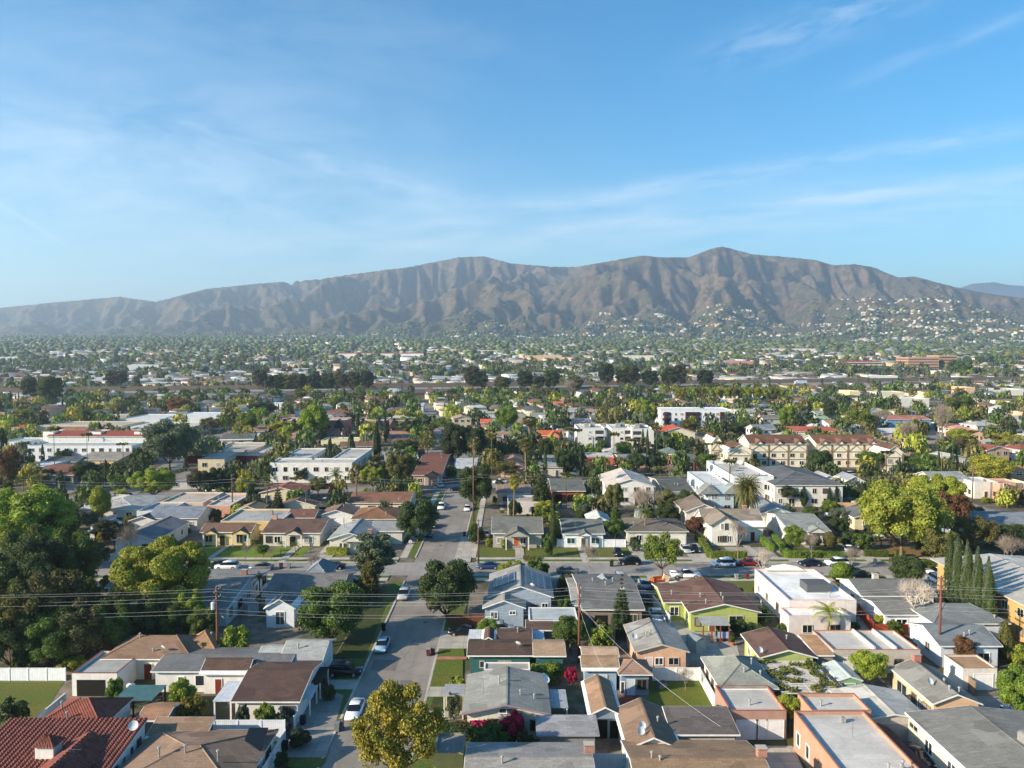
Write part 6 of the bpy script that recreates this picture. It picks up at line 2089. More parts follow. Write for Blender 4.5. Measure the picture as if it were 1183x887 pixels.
T('A2', 455, 580, 690, 780, 'shrub_a', 'deep green'); T('A2', 385, 465, 805, 900, 'shrub_a', 'deep green'); T('A2', 630, 705, 465, 545, 'shrub_a', 'dark green'); T('A2', 600, 665, 420, 500, 'shrub_b', 'russet')
T('A2', 495, 870, -75, 248, 'full_a', 'green', 'large round green street tree left of the road', lm='the large round street tree')
T('B2', 780, 1020, 400, 720, 'tall_a', 'grey green', 'tall grey green tree left of the stop sign', lm='the tall grey green tree')
T('B2', 790, 945, 520, 760, 'conifer', 'olive', 'pointed olive conifer in front of the tall grey green tree')
T('A3', -240, 245, 460, 985, 'airy_c', 'golden', 'golden yellow autumn tree at the bottom edge beside the road', lm='the golden tree')
T('B3', 95, 400, 540, 868, 'full_a', 'dark green', 'broad dark green tree on the corner left of the solar roofed house', lm='the dark corner tree')
T('B3', -10, 208, 240, 470, 'full_a', 'dark green', 'dark round tree beyond the stop sign on the left of the road')
T('B3', 298, 492, 60, 300, 'full_a', 'dark green', 'dark round tree behind the twin utility poles', lm='the dark round tree')
T('B3', 678, 792, 50, 318, 'conifer', 'dark green', 'tall dark conifer behind the pinkish flat roof', lm='the tall dark conifer')
T('B3', 776, 812, 225, 500, 'cypress', 'dark green', 'slim cypress between the craftsman house and the white cottage')
T('C3', 628, 712, 590, 812, 'fan_palm', 'olive', 'tall fan palm with brown skirt behind the third street', lm='the tall fan palm')
T('B3', 735, 800, 430, 545, 'shrub_a', 'green'); T('B3', 445, 485, 450, 495, 'shrub_a', 'yellow green'); T('B3', 522, 562, 455, 500, 'shrub_a', 'yellow green'); T('B3', 640, 775, 558, 660, 'shrub_b', 'green'); T('B3', 815, 862, 630, 735, 'cypress_wide', 'dark green')
T('B3', 930, 1035, 485, 655, 'bare_a', 'olive', 'half bare street tree in front of the bright white cottage'); T('B3', 355, 450, 375, 480, 'shrub_a', 'dark green')
T('B3', 560, 640, 250, 345, 'shrub_a', 'dark green'); T('B3', 480, 510, 235, 275, 'shrub_a', 'green'); T('B3', 1085, 1105, 560, 597, 'shrub_a', 'deep green')
T('B3', 690, 790, 290, 370, 'shrub_b', 'bright green')
T('B3', 800, 900, 760, 880, 'shrub_b', 'green'); T('A3', 780, 985, 112, 290, 'round_b', 'green', 'green citrus tree left of the middle utility pole'); T('A3', 960, 1110, 165, 300, 'shrub_b', 'yellow green')
T('A3', 660, 850, 345, 440, 'shrub_a', 'bright green'); T('A3', 850, 925, 370, 460, 'shrub_b', 'red'); T('A3', 250, 360, 425, 540, 'shrub_a', 'lime green'); T('A3', 245, 330, 500, 640, 'shrub_b', 'grey green')
T('A3', 590, 700, 700, 800, 'shrub_b', 'brown olive')
hedge('A3', [(232, 755), (400, 755)], 1.9, 1.6, 'dark green', 'thick dark hedge between the golden tree and the bougainvillea')
tree(-2.4, 79.6, 4.6, 2.7, 'shrub_a', 'green', 'rounded green bush with bougainvillea behind it')
for x, y, w_, h_, lb in ((-3.6, 82.2, 3.0, 2.3, 'low crimson bougainvillea against the left part of the cream wall'), (-1.2, 82.3, 2.8, 2.6, 'crimson bougainvillea in the middle of the cream wall'), (.3, 81.2, 2.6, 3.5, 'tallest crimson bougainvillea spray right of the rounded bush')):
    tree(x, y, w_, h_, 'shrub_a', 'red', lb)
tree(-5.4, 82.0, 3.0, 2.1, 'shrub_b', 'russet')
T('B4', 220, 442, 420, 668, 'airy_a', 'bright green', 'airy green street tree with pale trunk beside the white pickup', lm='the airy street tree')
T('B4', 795, 902, 515, 680, 'bare_c', 'olive', 'leafless pale street tree in front of the red car')
T('B4', 670, 770, 365, 565, 'bare_a', 'olive', 'leafless tree in front of the cream steep roofed house')
T('B4', 178, 312, 290, 470, 'queen_palm', 'green', 'palm in front of the wide hip roofed house'); T('B4', 672, 862, 150, 400, 'date_palm', 'olive', 'large round headed date palm behind the brick chimney', lm='the large date palm')
T('B4', 442, 560, 340, 455, 'round_a', 'russet'); T('B4', 290, 410, 195, 330, 'full_a', 'olive'); T('B4', 400, 525, 200, 345, 'round_b', 'dark green'); T('B4', 290, 420, 270, 400, 'round_b', 'dark green'); T('B4', 30, 142, 165, 345, 'round_a', 'olive')
T('B4', 130, 345, 195, 375, 'bare_b', 'purple brown', 'wide leafless tree with purplish twigs behind the hip roofed house'); T('B4', 945, 1072, 385, 530, 'round_a', 'bright green'); T('B5', 18, 108, 430, 565, 'bare_a', 'olive')
T('B4', 160, 225, 445, 500, 'shrub_a', 'dark green'); T('B4', 170, 225, 465, 520, 'shrub_b', 'grey green', 'blue grey agave in the front yard of the hip roofed house')
T('B4', 785, 860, 695, 730, 'shrub_a', 'green'); T('B4', 920, 975, 145, 200, 'shrub_a', 'olive')
T('B5', 298, 752, 150, 560, 'airy_b', 'fresh green', 'great spreading yellow green ash tree with pale trunk on the right', lm='the great ash tree')
T('B5', 560, 860, 105, 425, 'lumpy_a', 'lime green', 'billowing lime green tree behind the great ash tree'); T('B5', 690, 870, 205, 470, 'airy_a', 'russet'); T('B5', 630, 830, 400, 640, 'airy_a', 'olive'); T('B5', 800, 1010, 330, 560, 'airy_a', 'olive')
T('B5', 700, 800, 540, 640, 'shrub_b', 'olive'); T('B5', 120, 195, 425, 520, 'ball', 'olive'); T('B5', 215, 290, 420, 500, 'shrub_a', 'dark green'); T('B5', 290, 380, 425, 510, 'shrub_b', 'green'); T('B5', 150, 282, 578, 712, 'ball', 'bright green', 'bright round shrub tree right of the white flat roofed house')
T('B5', 210, 330, 500, 610, 'bare_b', 'olive'); T('B5', 340, 440, 630, 680, 'shrub_b', 'green'); T('B5', 990, 1155, 440, 610, 'bare_b', 'olive'); T('B5', 600, 720, 560, 600, 'shrub_b', 'green')
for i in range(9):
    tree(73.3 + (i % 2) * .4, 112.3 + i * 1.35, 1.9, (10.2, 12.0, 11.3, 12.8, 12.2, 13.2, 11.6, 13.0, 13.6)[i], 'cypress', ('dark green', 'grey green')[i % 2])
T('A5', 1010, 1092, 125, 345, 'cypress_wide', 'olive', 'clipped stout conifer on bare stems right of the light blue house')
T('A5', 258, 466, 285, 478, 'round_a', 'lime green', 'bright citrus tree behind the pale green shed', lm='the bright citrus tree'); T('A5', 778, 902, 210, 370, 'round_b', 'russet', 'red brown bushy tree right of the rightmost utility pole')
T('A5', 1015, 1230, 360, 640, 'full_a', 'bright green', 'round green tree at the lower right edge'); T('A5', 1060, 1170, 245, 350, 'shrub_a', 'yellow green'); T('A5', 980, 1056, 600, 670, 'ball', 'green', 'small ball shaped shrub behind the bottom right roof')
T('A5', 25, 275, 55, 235, 'queen_palm', 'yellow green', 'feathery palm behind the white flat roofed house'); T('A5', 480, 730, -60, 175, 'bare_c', 'olive', 'large pale dead tree with bare branches', lm='the dead tree')
T('A5', 708, 790, 78, 150, 'shrub_a', 'red', 'crimson bougainvillea bush in front of the white grey roofed house'); T('A5', 440, 530, 130, 210, 'shrub_b', 'green'); T('A5', 380, 450, 100, 180, 'shrub_a', 'yellow green')
T('A4', 908, 1050, 508, 690, 'round_a', 'yellow green', 'yellow green citrus tree left of the terracotta building'); T('A4', 405, 495, 380, 490, 'bare_a', 'olive', 'small white leafless tree on the bright back lawn'); T('A4', 485, 600, 575, 665, 'shrub_b', 'bright green'); T('A4', 590, 690, 570, 665, 'shrub_a', 'green')
T('A4', 0, 95, 160, 290, 'shrub_a', 'green'); T('A4', 925, 1000, 320, 380, 'shrub_b', 'yellow green'); T('A4', 920, 990, 145, 200, 'shrub_b', 'green')
hedge('B4', [(520, 462), (578, 555), (765, 555)], 1.5, 1.1, 'bright green', 'L shaped clipped hedge in front of the cream steep roofed house')
hedge('B4', [(840, 470), (895, 520)], 1.5, 1.0, 'bright green', 'short clipped hedge beside the front steps of the steep roofed house')
hedge('B4', [(905, 462), (970, 553), (1153, 553)], 1.5, 1.1, 'bright green', 'long clipped hedge in front of the grey green roofed house')
hedge('B5', [(5, 553), (235, 553)], 1.4, 1.1, 'bright green', 'clipped hedge left of the white car in its drive')
hedge('B5', [(330, 545), (455, 545)], 1.3, 1.0, 'green', 'low clipped hedge left of the pale ash trunk'); hedge('B5', [(490, 545), (540, 545)], 1.4, 1.0, 'green', 'short clipped hedge beside the pale ash trunk')
hedge('B2', [(655, 535), (760, 535)], 1.5, 1.6, 'yellow green', 'rounded clipped hedge in front of the light grey roofed bungalow')
hedge('B3', [(640, 560), (720, 560)], .7, 1.2, 'olive', 'low scrubby hedge in front of the craftsman house')
# second band behind the cross street, palms and crowns
for a in (('B2', 300, 402, 130, 292, 'queen_palm', 'green'), ('B2', 235, 322, 60, 225, 'queen_palm', 'olive'), ('B2', 642, 762, 100, 275, 'queen_palm', 'green'), ('B2', 185, 300, 130, 262, 'round_b', 'yellow green'),
          ('B2', 820, 960, 75, 210, 'lumpy_b', 'yellow green'), ('B2', 948, 1112, 0, 205, 'lumpy_b', 'olive'), ('B2', 560, 660, 135, 235, 'round_b', 'olive'), ('B2', 485, 570, 90, 165, 'round_b', 'dark green'),
          ('B2', 60, 120, 300, 370, 'round_a', 'olive'), ('B2', -10, 100, 130, 230, 'round_a', 'olive'), ('B2', 100, 200, 90, 220, 'round_b', 'dark green'), ('B2', 118, 150, 145, 225, 'conifer', 'dark green'),
          ('B2', 250, 320, 455, 530, 'queen_palm', 'dark green'), ('B2', 290, 370, 480, 550, 'round_a', 'green'), ('B2', 390, 450, 465, 540, 'queen_palm', 'green'), ('B2', 455, 530, 470, 550, 'queen_palm', 'green'),
          ('B2', 215, 262, 490, 585, 'bare_a', 'olive'), ('B2', 550, 640, 530, 640, 'bare_b', 'olive'), ('B2', 350, 392, 490, 585, 'bare_a', 'olive'), ('B2', 250, 375, 630, 780, 'queen_palm', 'dark green'), ('B2', 290, 375, 285, 325, 'shrub_a', 'green'),
          ('B2', 1000, 1180, 240, 470, 'round_b', 'dark green') if False else ('B2', 100, 180, 690, 790, 'shrub_b', 'dark green'),
          ('C1', 735, 1045, 480, 770, 'round_a', 'grey green', 'very large grey green tree behind the street corner', 'the very large grey green tree'),
          ('B1', 670, 905, 85, 262, 'lumpy_b', 'yellow green', 'billowing yellow green tree in front of the very large tree', None),
          ('B1', 960, 1080, 95, 235, 'round_b', 'brown olive'), ('B1', 1060, 1160, 85, 225, 'round_a', 'dark green'), ('B1', 365, 500, 55, 165, 'round_b', 'dark green'), ('B1', 490, 545, 50, 150, 'conifer', 'dark green'),
          ('B1', -60, 100, -30, 220, 'airy_a', 'russet'), ('B1', 80, 160, 135, 215, 'queen_palm', 'green'), ('B1', 0, 95, 60, 200, 'round_a', 'olive'), ('B1', 215, 290, 95, 170, 'shrub_a', 'brown olive'), ('B1', 615, 700, 65, 150, 'round_b', 'dark green'),
          ('B1', 595, 720, 380, 600, 'bare_b', 'olive', 'leafless tree in front of the grey porch house', None), ('B1', 520, 600, 360, 420, 'shrub_b', 'yellow green'), ('B1', 410, 500, 310, 390, 'shrub_b', 'grey green'),
          ('B1', 430, 560, 470, 600, 'shrub_b', 'grey green'), ('B1', 1065, 1130, 300, 360, 'round_a', 'olive'), ('B1', 510, 600, 640, 720, 'shrub_b', 'olive'),
          ('C3', 220, 380, 480, 718, 'full_a', 'deep green', 'giant dark evergreen behind the third street', 'the giant dark evergreen'), ('C3', 330, 470, 500, 718, 'round_b', 'deep green'), ('C3', 360, 442, 583, 735, 'fan_palm_b', 'olive'),
          ('C3', 728, 815, 570, 700, 'round_b', 'dark green'), ('C3', 812, 935, 628, 775, 'round_a', 'dark green'), ('C3', 500, 640, 395, 560, 'round_a', 'bright green', 'bright green round tree in the middle distance', 'the bright middle tree'),
          ('C3', 480, 640, 690, 790, 'airy_a', 'olive'), ('C3', 300, 480, 700, 800, 'round_b', 'dark green') if False else ('C3', 640, 740, 470, 600, 'fan_palm_b', 'olive'), ('C3', 960, 1080, 620, 690, 'shrub_a', 'bright green'),
          ('C3', 1040, 1100, 578, 650, 'round_a', 'green'), ('C3', 860, 925, 760, 800, 'shrub_a', 'yellow green'), ('C3', 980, 1030, 740, 780, 'shrub_a', 'green'), ('C3', 165, 300, 460, 560, 'airy_a', 'bright green'),
          ('C4', 150, 262, 648, 760, 'round_b', 'dark green'), ('C4', 255, 345, 650, 762, 'round_a', 'deep green'), ('C4', 88, 192, 585, 700, 'round_b', 'green'), ('C4', 515, 640, 650, 765, 'round_a', 'green'), ('C4', 730, 852, 658, 740, 'round_b', 'dark green'),
          ('C4', 1098, 1210, 640, 770, 'round_a', 'dark green'), ('C4', 335, 430, 715, 790, 'bare_b', 'purple brown'), ('C4', 185, 322, 380, 530, 'lumpy_b', 'lime green', 'lime green tree left of the red roofed arch house', None),
          ('C4', 945, 1052, 400, 560, 'round_a', 'bright green'), ('C4', 460, 522, 595, 650, 'round_a', 'green'), ('C4', 430, 530, 470, 560, 'round_b', 'olive'), ('C4', 650, 800, 490, 560, 'round_b', 'dark green'),
          ('C5', 40, 178, 628, 765, 'round_b', 'dark green'), ('C5', 300, 462, 640, 752, 'round_a', 'green'), ('C5', 555, 745, 650, 760, 'round_b', 'green'), ('C5', 880, 1120, 660, 830, 'round_a', 'golden', 'wide orange brown autumn tree near the right edge', 'the orange brown tree'),
          ('C5', 235, 400, 410, 560, 'airy_a', 'bright green'), ('C5', 370, 470, 420, 560, 'bare_b', 'olive'), ('C5', 590, 690, 480, 580, 'round_b', 'green'), ('C5', 690, 800, 390, 640, 'bare_b', 'olive'), ('C5', 500, 620, 480, 640, 'bare_b', 'olive'),
          ('C5', 760, 930, 350, 460, 'round_a', 'green'), ('C5', 780, 910, 520, 610, 'round_b', 'yellow green'), ('C5', 800, 960, 560, 680, 'airy_a', 'olive'), ('C5', 120, 200, 360, 490, 'tall_a', 'dark green'), ('C5', 1010, 1180, 540, 650, 'airy_a', 'golden'),
          ('C5', 470, 545, 460, 520, 'shrub_a', 'olive') if False else ('C5', 775, 905, 165, 268, 'lumpy_b', 'green', 'dense rounded green tree beside the tan office block', None),
          ('B5', 305, 345, 165, 280, 'cypress_wide', 'dark green'), ('B5', 340, 375, 130, 280, 'cypress', 'green'), ('B5', 372, 412, 105, 282, 'cypress', 'green'), ('B5', 100, 130, 190, 285, 'cypress', 'deep green'), ('B5', 140, 170, 190, 290, 'cypress', 'deep green'),
          ('B5', 175, 205, 180, 290, 'cypress', 'deep green'), ('B5', 0, 45, 185, 290, 'cypress_wide', 'dark green'), ('B5', 255, 310, 190, 275, 'round_a', 'green'), ('B4', 910, 1040, 165, 285, 'round_b', 'deep green'), ('B5', 20, 100, 285, 330, 'round_a', 'green'),
          ('C2', 520, 692, 398, 580, 'weeping', 'lime green', 'pale lime weeping tree in front of the brick townhouses', 'the pale lime tree'), ('C2', 195, 312, 430, 560, 'round_a', 'bright green'), ('C2', 355, 515, 478, 590, 'round_b', 'golden'), ('C2', 822, 852, 440, 600, 'cypress', 'deep green'),
          ('C2', 968, 992, 450, 600, 'cypress', 'deep green'), ('C2', 915, 955, 480, 715, 'cypress_wide', 'deep green'), ('C2', 1010, 1172, 455, 570, 'lumpy_b', 'bright green'), ('C2', 875, 970, 440, 560, 'weeping', 'bright green'), ('C2', 0, 120, 460, 560, 'airy_a', 'olive'),
          ('C2', 490, 580, 325, 440, 'fan_palm_b', 'olive'), ('C2', 435, 505, 360, 450, 'queen_palm', 'green'), ('C2', 825, 880, 345, 430, 'fan_palm_b', 'olive'), ('C2', 1015, 1170, 580, 690, 'round_a', 'dark green'), ('C2', 250, 410, 380, 480, 'round_b', 'deep green'),
          ('C1', 60, 190, 420, 500, 'round_a', 'yellow green'), ('C1', 870, 1000, 360, 460, 'round_a', 'orange brown'), ('C1', 640, 740, 370, 460, 'round_b', 'green'), ('C1', 200, 340, 230, 420, 'tall_a', 'green'), ('C1', 110, 200, 240, 400, 'tall_a', 'brown olive'),
          ('C1', 550, 680, 205, 330, 'tall_a', 'brown olive'), ('C1', 200, 250, 610, 690, 'conifer', 'deep green'), ('C1', 250, 290, 615, 690, 'conifer', 'deep green'), ('C1', 290, 380, 635, 700, 'round_b', 'dark green'), ('C1', 460, 530, 425, 490, 'round_b', 'yellow green')):
    T(a[0], *a[1:5], a[5], a[6], a[7] if len(a) > 7 else None, a[8] if len(a) > 8 else None)
for x in range(400, 960, 48):     # autumn row before the freeway
    T('C4', x, x + 78, 292 + (x % 3) * 6, 402, 'round_a' if x % 2 else 'airy_a', ('golden', 'yellow green', 'olive', 'yellow green')[x // 48 % 4])
for i, x in enumerate(list(range(275, 500, 52)) + list(range(560, 900, 70))):
    T('C2', x, x + 88, 196 + (i * 37 % 40), 345, 'tall_a', ('brown olive', 'deep green', 'dark green', 'olive')[i % 4])
for i, x in enumerate((340, 380, 500, 620, 680, 760, 880)):
    T('C3', x, x + 96, 180 + (i * 29 % 60), 345, 'tall_a', ('brown olive', 'dark green', 'olive', 'deep green')[i % 4])
for i, x in enumerate((0, 90, 130, 230, 330, 380, 520)):
    T('C4', x, x + 96, 165 + (i * 31 % 50), 330, 'tall_a', ('deep green', 'dark green', 'brown olive')[i % 3])
T('C3', 868, 950, 265, 380, 'bare_b', 'purple brown', 'rounded reddish leafless tree before the freeway')
# ================================================================= vehicles
S, N_ = pi / 2, -pi / 2      # nose towards the camera / away: the nose is local -x
CAR('A2', 800, 610, S, 'sedan', 'white', 'white sedan with dark roof glass parked at the kerb beside the golden tree')
CAR('A2', 940, 275, S, 'sedan', 'light blue', 'silver blue sedan parked at the left kerb in the sun')
CAR('B2', 1050, 755, S, 'suv', 'silver', 'silver wagon with roof rack parked near the corner on the left kerb')
CAR('A2', 745, 412, 0.0 + pi, 'suv', 'black', 'black off road vehicle parked across the driveway by the grey garage')
CAR('A3', 335, 205, 0, 'sedan', 'black', 'black sedan parked nose in beside the teal house driveway')
CAR('A3', 520, 188, pi, 'sedan', 'silver', 'silver car half hidden behind the brown strip roof')
CAR('A4', 302, 130, N_, 'pickup', 'white', 'white pickup truck parked beside the dark grey roof')
CAR('A4', 232, 30, N_, 'suv', 'blue', 'small blue car under the eave near the dumped sofa')
CAR('B4', 450, 655, pi, 'pickup', 'white', 'white crew cab pickup parked on the near side of the cross street')
CAR('B4', 645, 597, 0, 'suv', 'white', 'white SUV parked in front of the clipped hedge')
CAR('B4', 775, 590, 0, 'sedan', 'red', 'dark red sedan behind the leafless street tree')
CAR('B4', 1090, 592, 0, 'sedan', 'dark blue', 'dark blue sedan in front of the long clipped hedge')
CAR('B4', 452, 520, S, 'sedan', 'silver', 'silver car in the drive behind the airy street tree')
CAR('B4', 105, 535, S, 'sedan', 'black', 'dark grey car in the drive right of the white cottage')
CAR('B4', 240, 700, N_, 'sedan', 'silver')
CAR('B5', 195, 592, 0, 'suv', 'white', 'white SUV parked behind the leafless tree on the right')
CAR('B5', 255, 520, S - .35, 'sedan', 'white', 'white car angled in the drive behind the small tree')
CAR('B5', 310, 655, 0, 'sedan', 'black', 'black sedan parked behind the bright round shrub tree')
CAR('B5', 720, 640, 0, 'sedan', 'white', 'white car half hidden by the olive shrub on the right')
CAR('A5', 600, 850, S + .1, 'sedan', 'dark blue', 'dark blue car parked beside the tiled awning')
CAR('A5', 1150, 610, 0, 'sedan', 'blue')
CAR('A5', -50, 15, N_, 'sedan', 'blue', 'blue covered car beside the white flat roofed house')
CAR('B2', 320, 612, 0, 'sedan', 'grey', 'grey sedan parked in front of the pale bungalow')
CAR('B2', 690, 608, 0, 'sedan', 'black', 'black sedan parked in front of the clipped rounded hedge')
CAR('B2', 145, 610, 0, 'suv', 'white', 'white car parked in front of the bright green lawn')
CAR('B2', 615, 655, pi, 'pickup', 'black', 'black pickup with red tail lights on the near side of the cross street')
CAR('B2', 775, 690, pi, 'suv', 'black'); CAR('B2', 410, 220, 0, 'suv', 'red', 'bright red SUV parked among the palms')
CAR('B2', 510, 220, 0, 'sedan', 'black'); CAR('B3', 462, 606, 0, 'sedan', 'blue', 'blue sedan parked in front of the craftsman house')
CAR('B3', 355, 307, S, 'sedan', 'white', 'small white sedan parked near the twin utility poles')
CAR('B3', 222, 300, S, 'suv', 'white', 'white SUV first in the shaded row left of the road'); CAR('B3', 195, 345, S, 'sedan', 'grey'); CAR('B3', 175, 395, S, 'sedan', 'black'); CAR('B3', 158, 440, S, 'sedan', 'dark green')
CAR('B3', 215, 187, pi / 2 + .3, 'sedan', 'light blue', 'pale blue car in the drive of the brown roofed house'); CAR('B3', 300, 208, 0, 'sedan', 'black')
CAR('B3', 380, 455, N_, 'sedan', 'white'); CAR('B3', 450, 440, N_, 'sedan', 'silver'); CAR('B3', 685, 135, S, 'van', 'white'); CAR('B3', 907, 125, S, 'suv', 'white', 'white SUV in the drive near the red roofed cottage'); CAR('B3', 238, 160, S, 'sedan', 'blue')
CAR('B1', 505, 158, .5, 'sedan', 'white'); CAR('B1', 560, 190, .1, 'sedan', 'white', 'white sedan turning into the left side street'); CAR('B1', 545, 125, .5, 'suv', 'black'); CAR('B1', 20, 605, 0, 'sedan', 'white'); CAR('B1', 125, 610, 0, 'sedan', 'white')
CAR('B1', 1120, 605, 0, 'suv', 'dark green'); CAR('B1', 790, 260, 0, 'sedan', 'black'); CAR('B4', 450, 115, N_, 'sedan', 'dark blue')
CAR('C4', 870, 552, .2, 'sedan', 'white'); CAR('C3', 505, 560, S, 'sedan', 'white'); CAR('C3', 495, 610, S, 'suv', 'silver'); CAR('C3', 492, 630, S, 'sedan', 'white')
CAR('B5', 180, 340, .4, 'van', 'white'); CAR('B5', 395, 440, S, 'sedan', 'white')
for x, s_, k, cc in ((-96, -1, 'sedan', 'silver'), (-70, -1, 'suv', 'black'), (-28, 1, 'sedan', 'black'), (11, -1, 'sedan', 'grey'), (24, 1, 'suv', 'black'), (52, -1, 'sedan', 'white'), (66, -1, 'suv', 'dark blue'), (82, 1, 'sedan', 'grey'), (92, -1, 'sedan', 'white'), (104, 1, 'suv', 'silver'), (44, 1, 'sedan', 'silver')):
    car(x, YB1 - 1.3 if s_ > 0 else YB0 + 1.3, 0 if s_ > 0 else pi, k, cc)
for x, y, k, cc in ((-33, 118, 'sedan', 'white'), (20.5, 139, 'suv', 'silver'), (28.5, 133, 'sedan', 'black'), (56, 136, 'sedan', 'blue'), (80, 138, 'suv', 'white'), (-58.5, 141, 'sedan', 'silver'), (39.6, 160, 'sedan', 'black'), (75, 163, 'suv', 'grey'), (-39.6, 166, 'sedan', 'black'), (-84, 163, 'suv', 'white')):
    car(x, y, S, k, cc)
# ================================================================= poles and wires
pA = [(-41.0, 101.8), (9.4, 102.5), (60.2, 103.0)]
utility_pole(*pA[0], 11.0, 'leftmost of the three near utility poles with a pale transformer', '#7a4a34', True, lm='the leftmost utility pole')
utility_pole(*pA[1], 11.3, 'middle of the three near utility poles behind the teal house', '#6e4630', lm='the middle utility pole')
utility_pole(*pA[2], 12.2, 'rightmost of the three near utility poles beside the brown bush', '#70463a', lm='the rightmost utility pole')
WN = ('lowest', 'second lowest', 'middle', 'fourth', 'second highest', 'highest', 'thin extra')
ends = [(-125, 101)] + pA + [(125, 104)]
for wi, (h_, dy, sg) in enumerate(((7.3, 0, .5), (7.9, 0, .7), (9.5, -1.0, .6), (9.5, .6, .7), (10.7, -1.0, .5), (10.7, .2, .6))):
    for si in range(4):
        a, b = ends[si], ends[si + 1]
        wire((a[0], a[1] + dy, h_), (b[0], b[1] + dy, h_), sg + .3, .0095, '%s overhead wire %s' % (WN[wi], ('left of the leftmost utility pole', 'between the leftmost and middle utility poles', 'between the middle and rightmost utility poles', 'right of the rightmost utility pole')[si]))
wire((9.4, 102.4, 8.2), (22.5, 78.5, 3.3), 1.0, .013, 'thick pale service cable running down from the middle pole to the salmon garage')
wire((9.4, 102.4, 7.9), (11.5, 92, 3.5), .4, .012, 'short service cable from the middle pole to the narrow tan house')
for (c, x, yt, yb, tr, lb) in (('B2', 808, 110, 308, False, 'dark utility pole behind the brown hip roofed house'), ('B2', 172, 120, 322, False, 'leaning wooden pole beside the pinkish flat building'), ('B3', 411, 355, 585, False, 'brown pole on the corner lawn of the craftsman house'),
                               ('B3', 386, -60, 365, False, 'tall wooden pole on the kerb beside the small white sedan'), ('B3', 398, 60, 290, True, 'second tall pole with a grey transformer by the dark round tree'), ('B4', 680, 80, 235, False, 'reddish pole in front of the white townhouse block'),
                               ('B4', 495, -20, 180, False, 'thin pole behind the green roofed houses'), ('B1', 510, 130, 200, False, 'wooden pole at the left side street corner'), ('B1', 358, 95, 165, False, 'pole in front of the brown roofed house on the left'),
                               ('C1', 468, 545, 665, False, 'pole in front of the white two storey flats'), ('C1', 519, 455, 560, False, 'pole with crossarms before the red tiled flats'), ('C1', 700, 420, 500, False, 'distant double armed pole near the freeway'),
                               ('C5', 980, 470, 600, False, 'pole near the pink roofed houses on the right'), ('C5', 912, 720, 820, False, 'pole in front of the orange brown tree'), ('B5', 888, 75, 260, False, 'pale pole beside the white flat block'),
                               ('C2', 757, 520, 615, True, 'pole above the cream flat roofed house'), ('C3', 1095, 700, 800, False, 'pole left of the large tan roofed house'), ('C3', 920, 520, 640, False, 'grey lamp pole left of the white modern apartments')):
    X, Y = G(c, x, yb)
    utility_pole(X, Y, zat(pix(c, x, yt)[1], Y), lb, '#6a5040', tr, (.5,) if Y > 200 else (.5, 1.5))
for wi, (a, b, h_) in enumerate((((-130, 196), (-74, 196), 9.5), ((-74, 196), (-42, 198), 9.6), ((-42, 198), (-9.5, 198), 9.8), ((-9.5, 198), (62, 200), 10.4), ((62, 200), (130, 204), 10))):
    for k in range(2):
        wire((a[0], a[1] + k, h_ - k * .9), (b[0], b[1] + k, h_ - k * .9), 1.0, .012, '%s overhead wire in span %s of the second pole line from the left' % (('upper', 'lower')[k], ('one', 'two', 'three', 'four', 'five')[wi]))
# stop sign seen from behind, bins
for (c, x, y, lb) in (('B2', 1083, 520, 'back of the stop sign on the corner lawn left of the road'),):
    X, Y = G(c, x, y + 8)
    sg_ = link('stop_sign', None, None, (X, Y, 0))
    MB().tube([(0, 0, 0), (0, 0, 2.7)], .035, 6).build('post', M('metal', '#8a8a88'), sg_)
    vs = [(.42 * cos(pi / 8 + k * pi / 4), 0, 2.5 + .42 * sin(pi / 8 + k * pi / 4)) for k in range(8)]
    vs2 = [(v[0], .02, v[2]) for v in vs]
    MB().add(vs + vs2, [tuple(range(8)), tuple(range(15, 7, -1))] + [(k, (k + 1) % 8, 8 + (k + 1) % 8, 8 + k) for k in range(8)]).build('plate', M('plain', '#c4c4c0'), sg_)
    tag(sg_, lb, 'road sign')
for (c, x, y, cc, lid, lb) in (('A3', 155, 312, '#5a2a30', '#8d8d90', 'maroon wheelie bin with grey lid left of its twin at the right kerb'), ('A3', 178, 306, '#52262c', '#77777a', 'maroon wheelie bin right of its twin at the kerb by the lawn'), ('A2', 532, 668, '#1c1d20', None, 'black bin between the fence and the driveway'),
                          ('A2', 708, 700, '#77787a', None, 'grey bin left of its twin at the left kerb'), ('A2', 728, 690, '#5a5b5d', None, 'darker grey bin right of its twin at the left kerb'), ('A2', 440, 803, '#17181b', None, 'black bin beside the dark clipped bushes'),
                          ('A2', 945, 185, '#17181b', None, 'black bin in the shade near the silver blue sedan'), ('A3', 285, 468, '#1a1b1e', None, 'dark bin beside the lime shrub'), ('B4', 713, 664, '#8d9094', None, 'grey bin on the near kerb left of the maroon bin'),
                          ('B4', 768, 662, '#6a2a28', None, 'maroon bin on the near kerb below the red car'), ('B2', 460, 606, '#7d8082', None, 'grey bin at the kerb behind the grey sedan'), ('B2', 420, 606, '#4a2528', None, 'maroon bin at the kerb behind the grey sedan'),
                          ('B5', 390, 583, '#8a9094', None, 'grey bin left of the great ash tree'), ('B5', 548, 580, '#2a4434', None, 'dark green bin beside the pale ash trunk'), ('B5', 602, 582, '#8a9094', None, 'grey bin right of the pale ash trunk'),
                          ('B3', 340, 442, '#23252a', None, 'black bin beside the white sedan at the corner'), ('B3', 1092, 596, '#23252a', None, 'black bin right of the half bare street tree')):
    X, Y = G(c, x, y)
    bin_(X, Y, cc, lb, 0, lid)
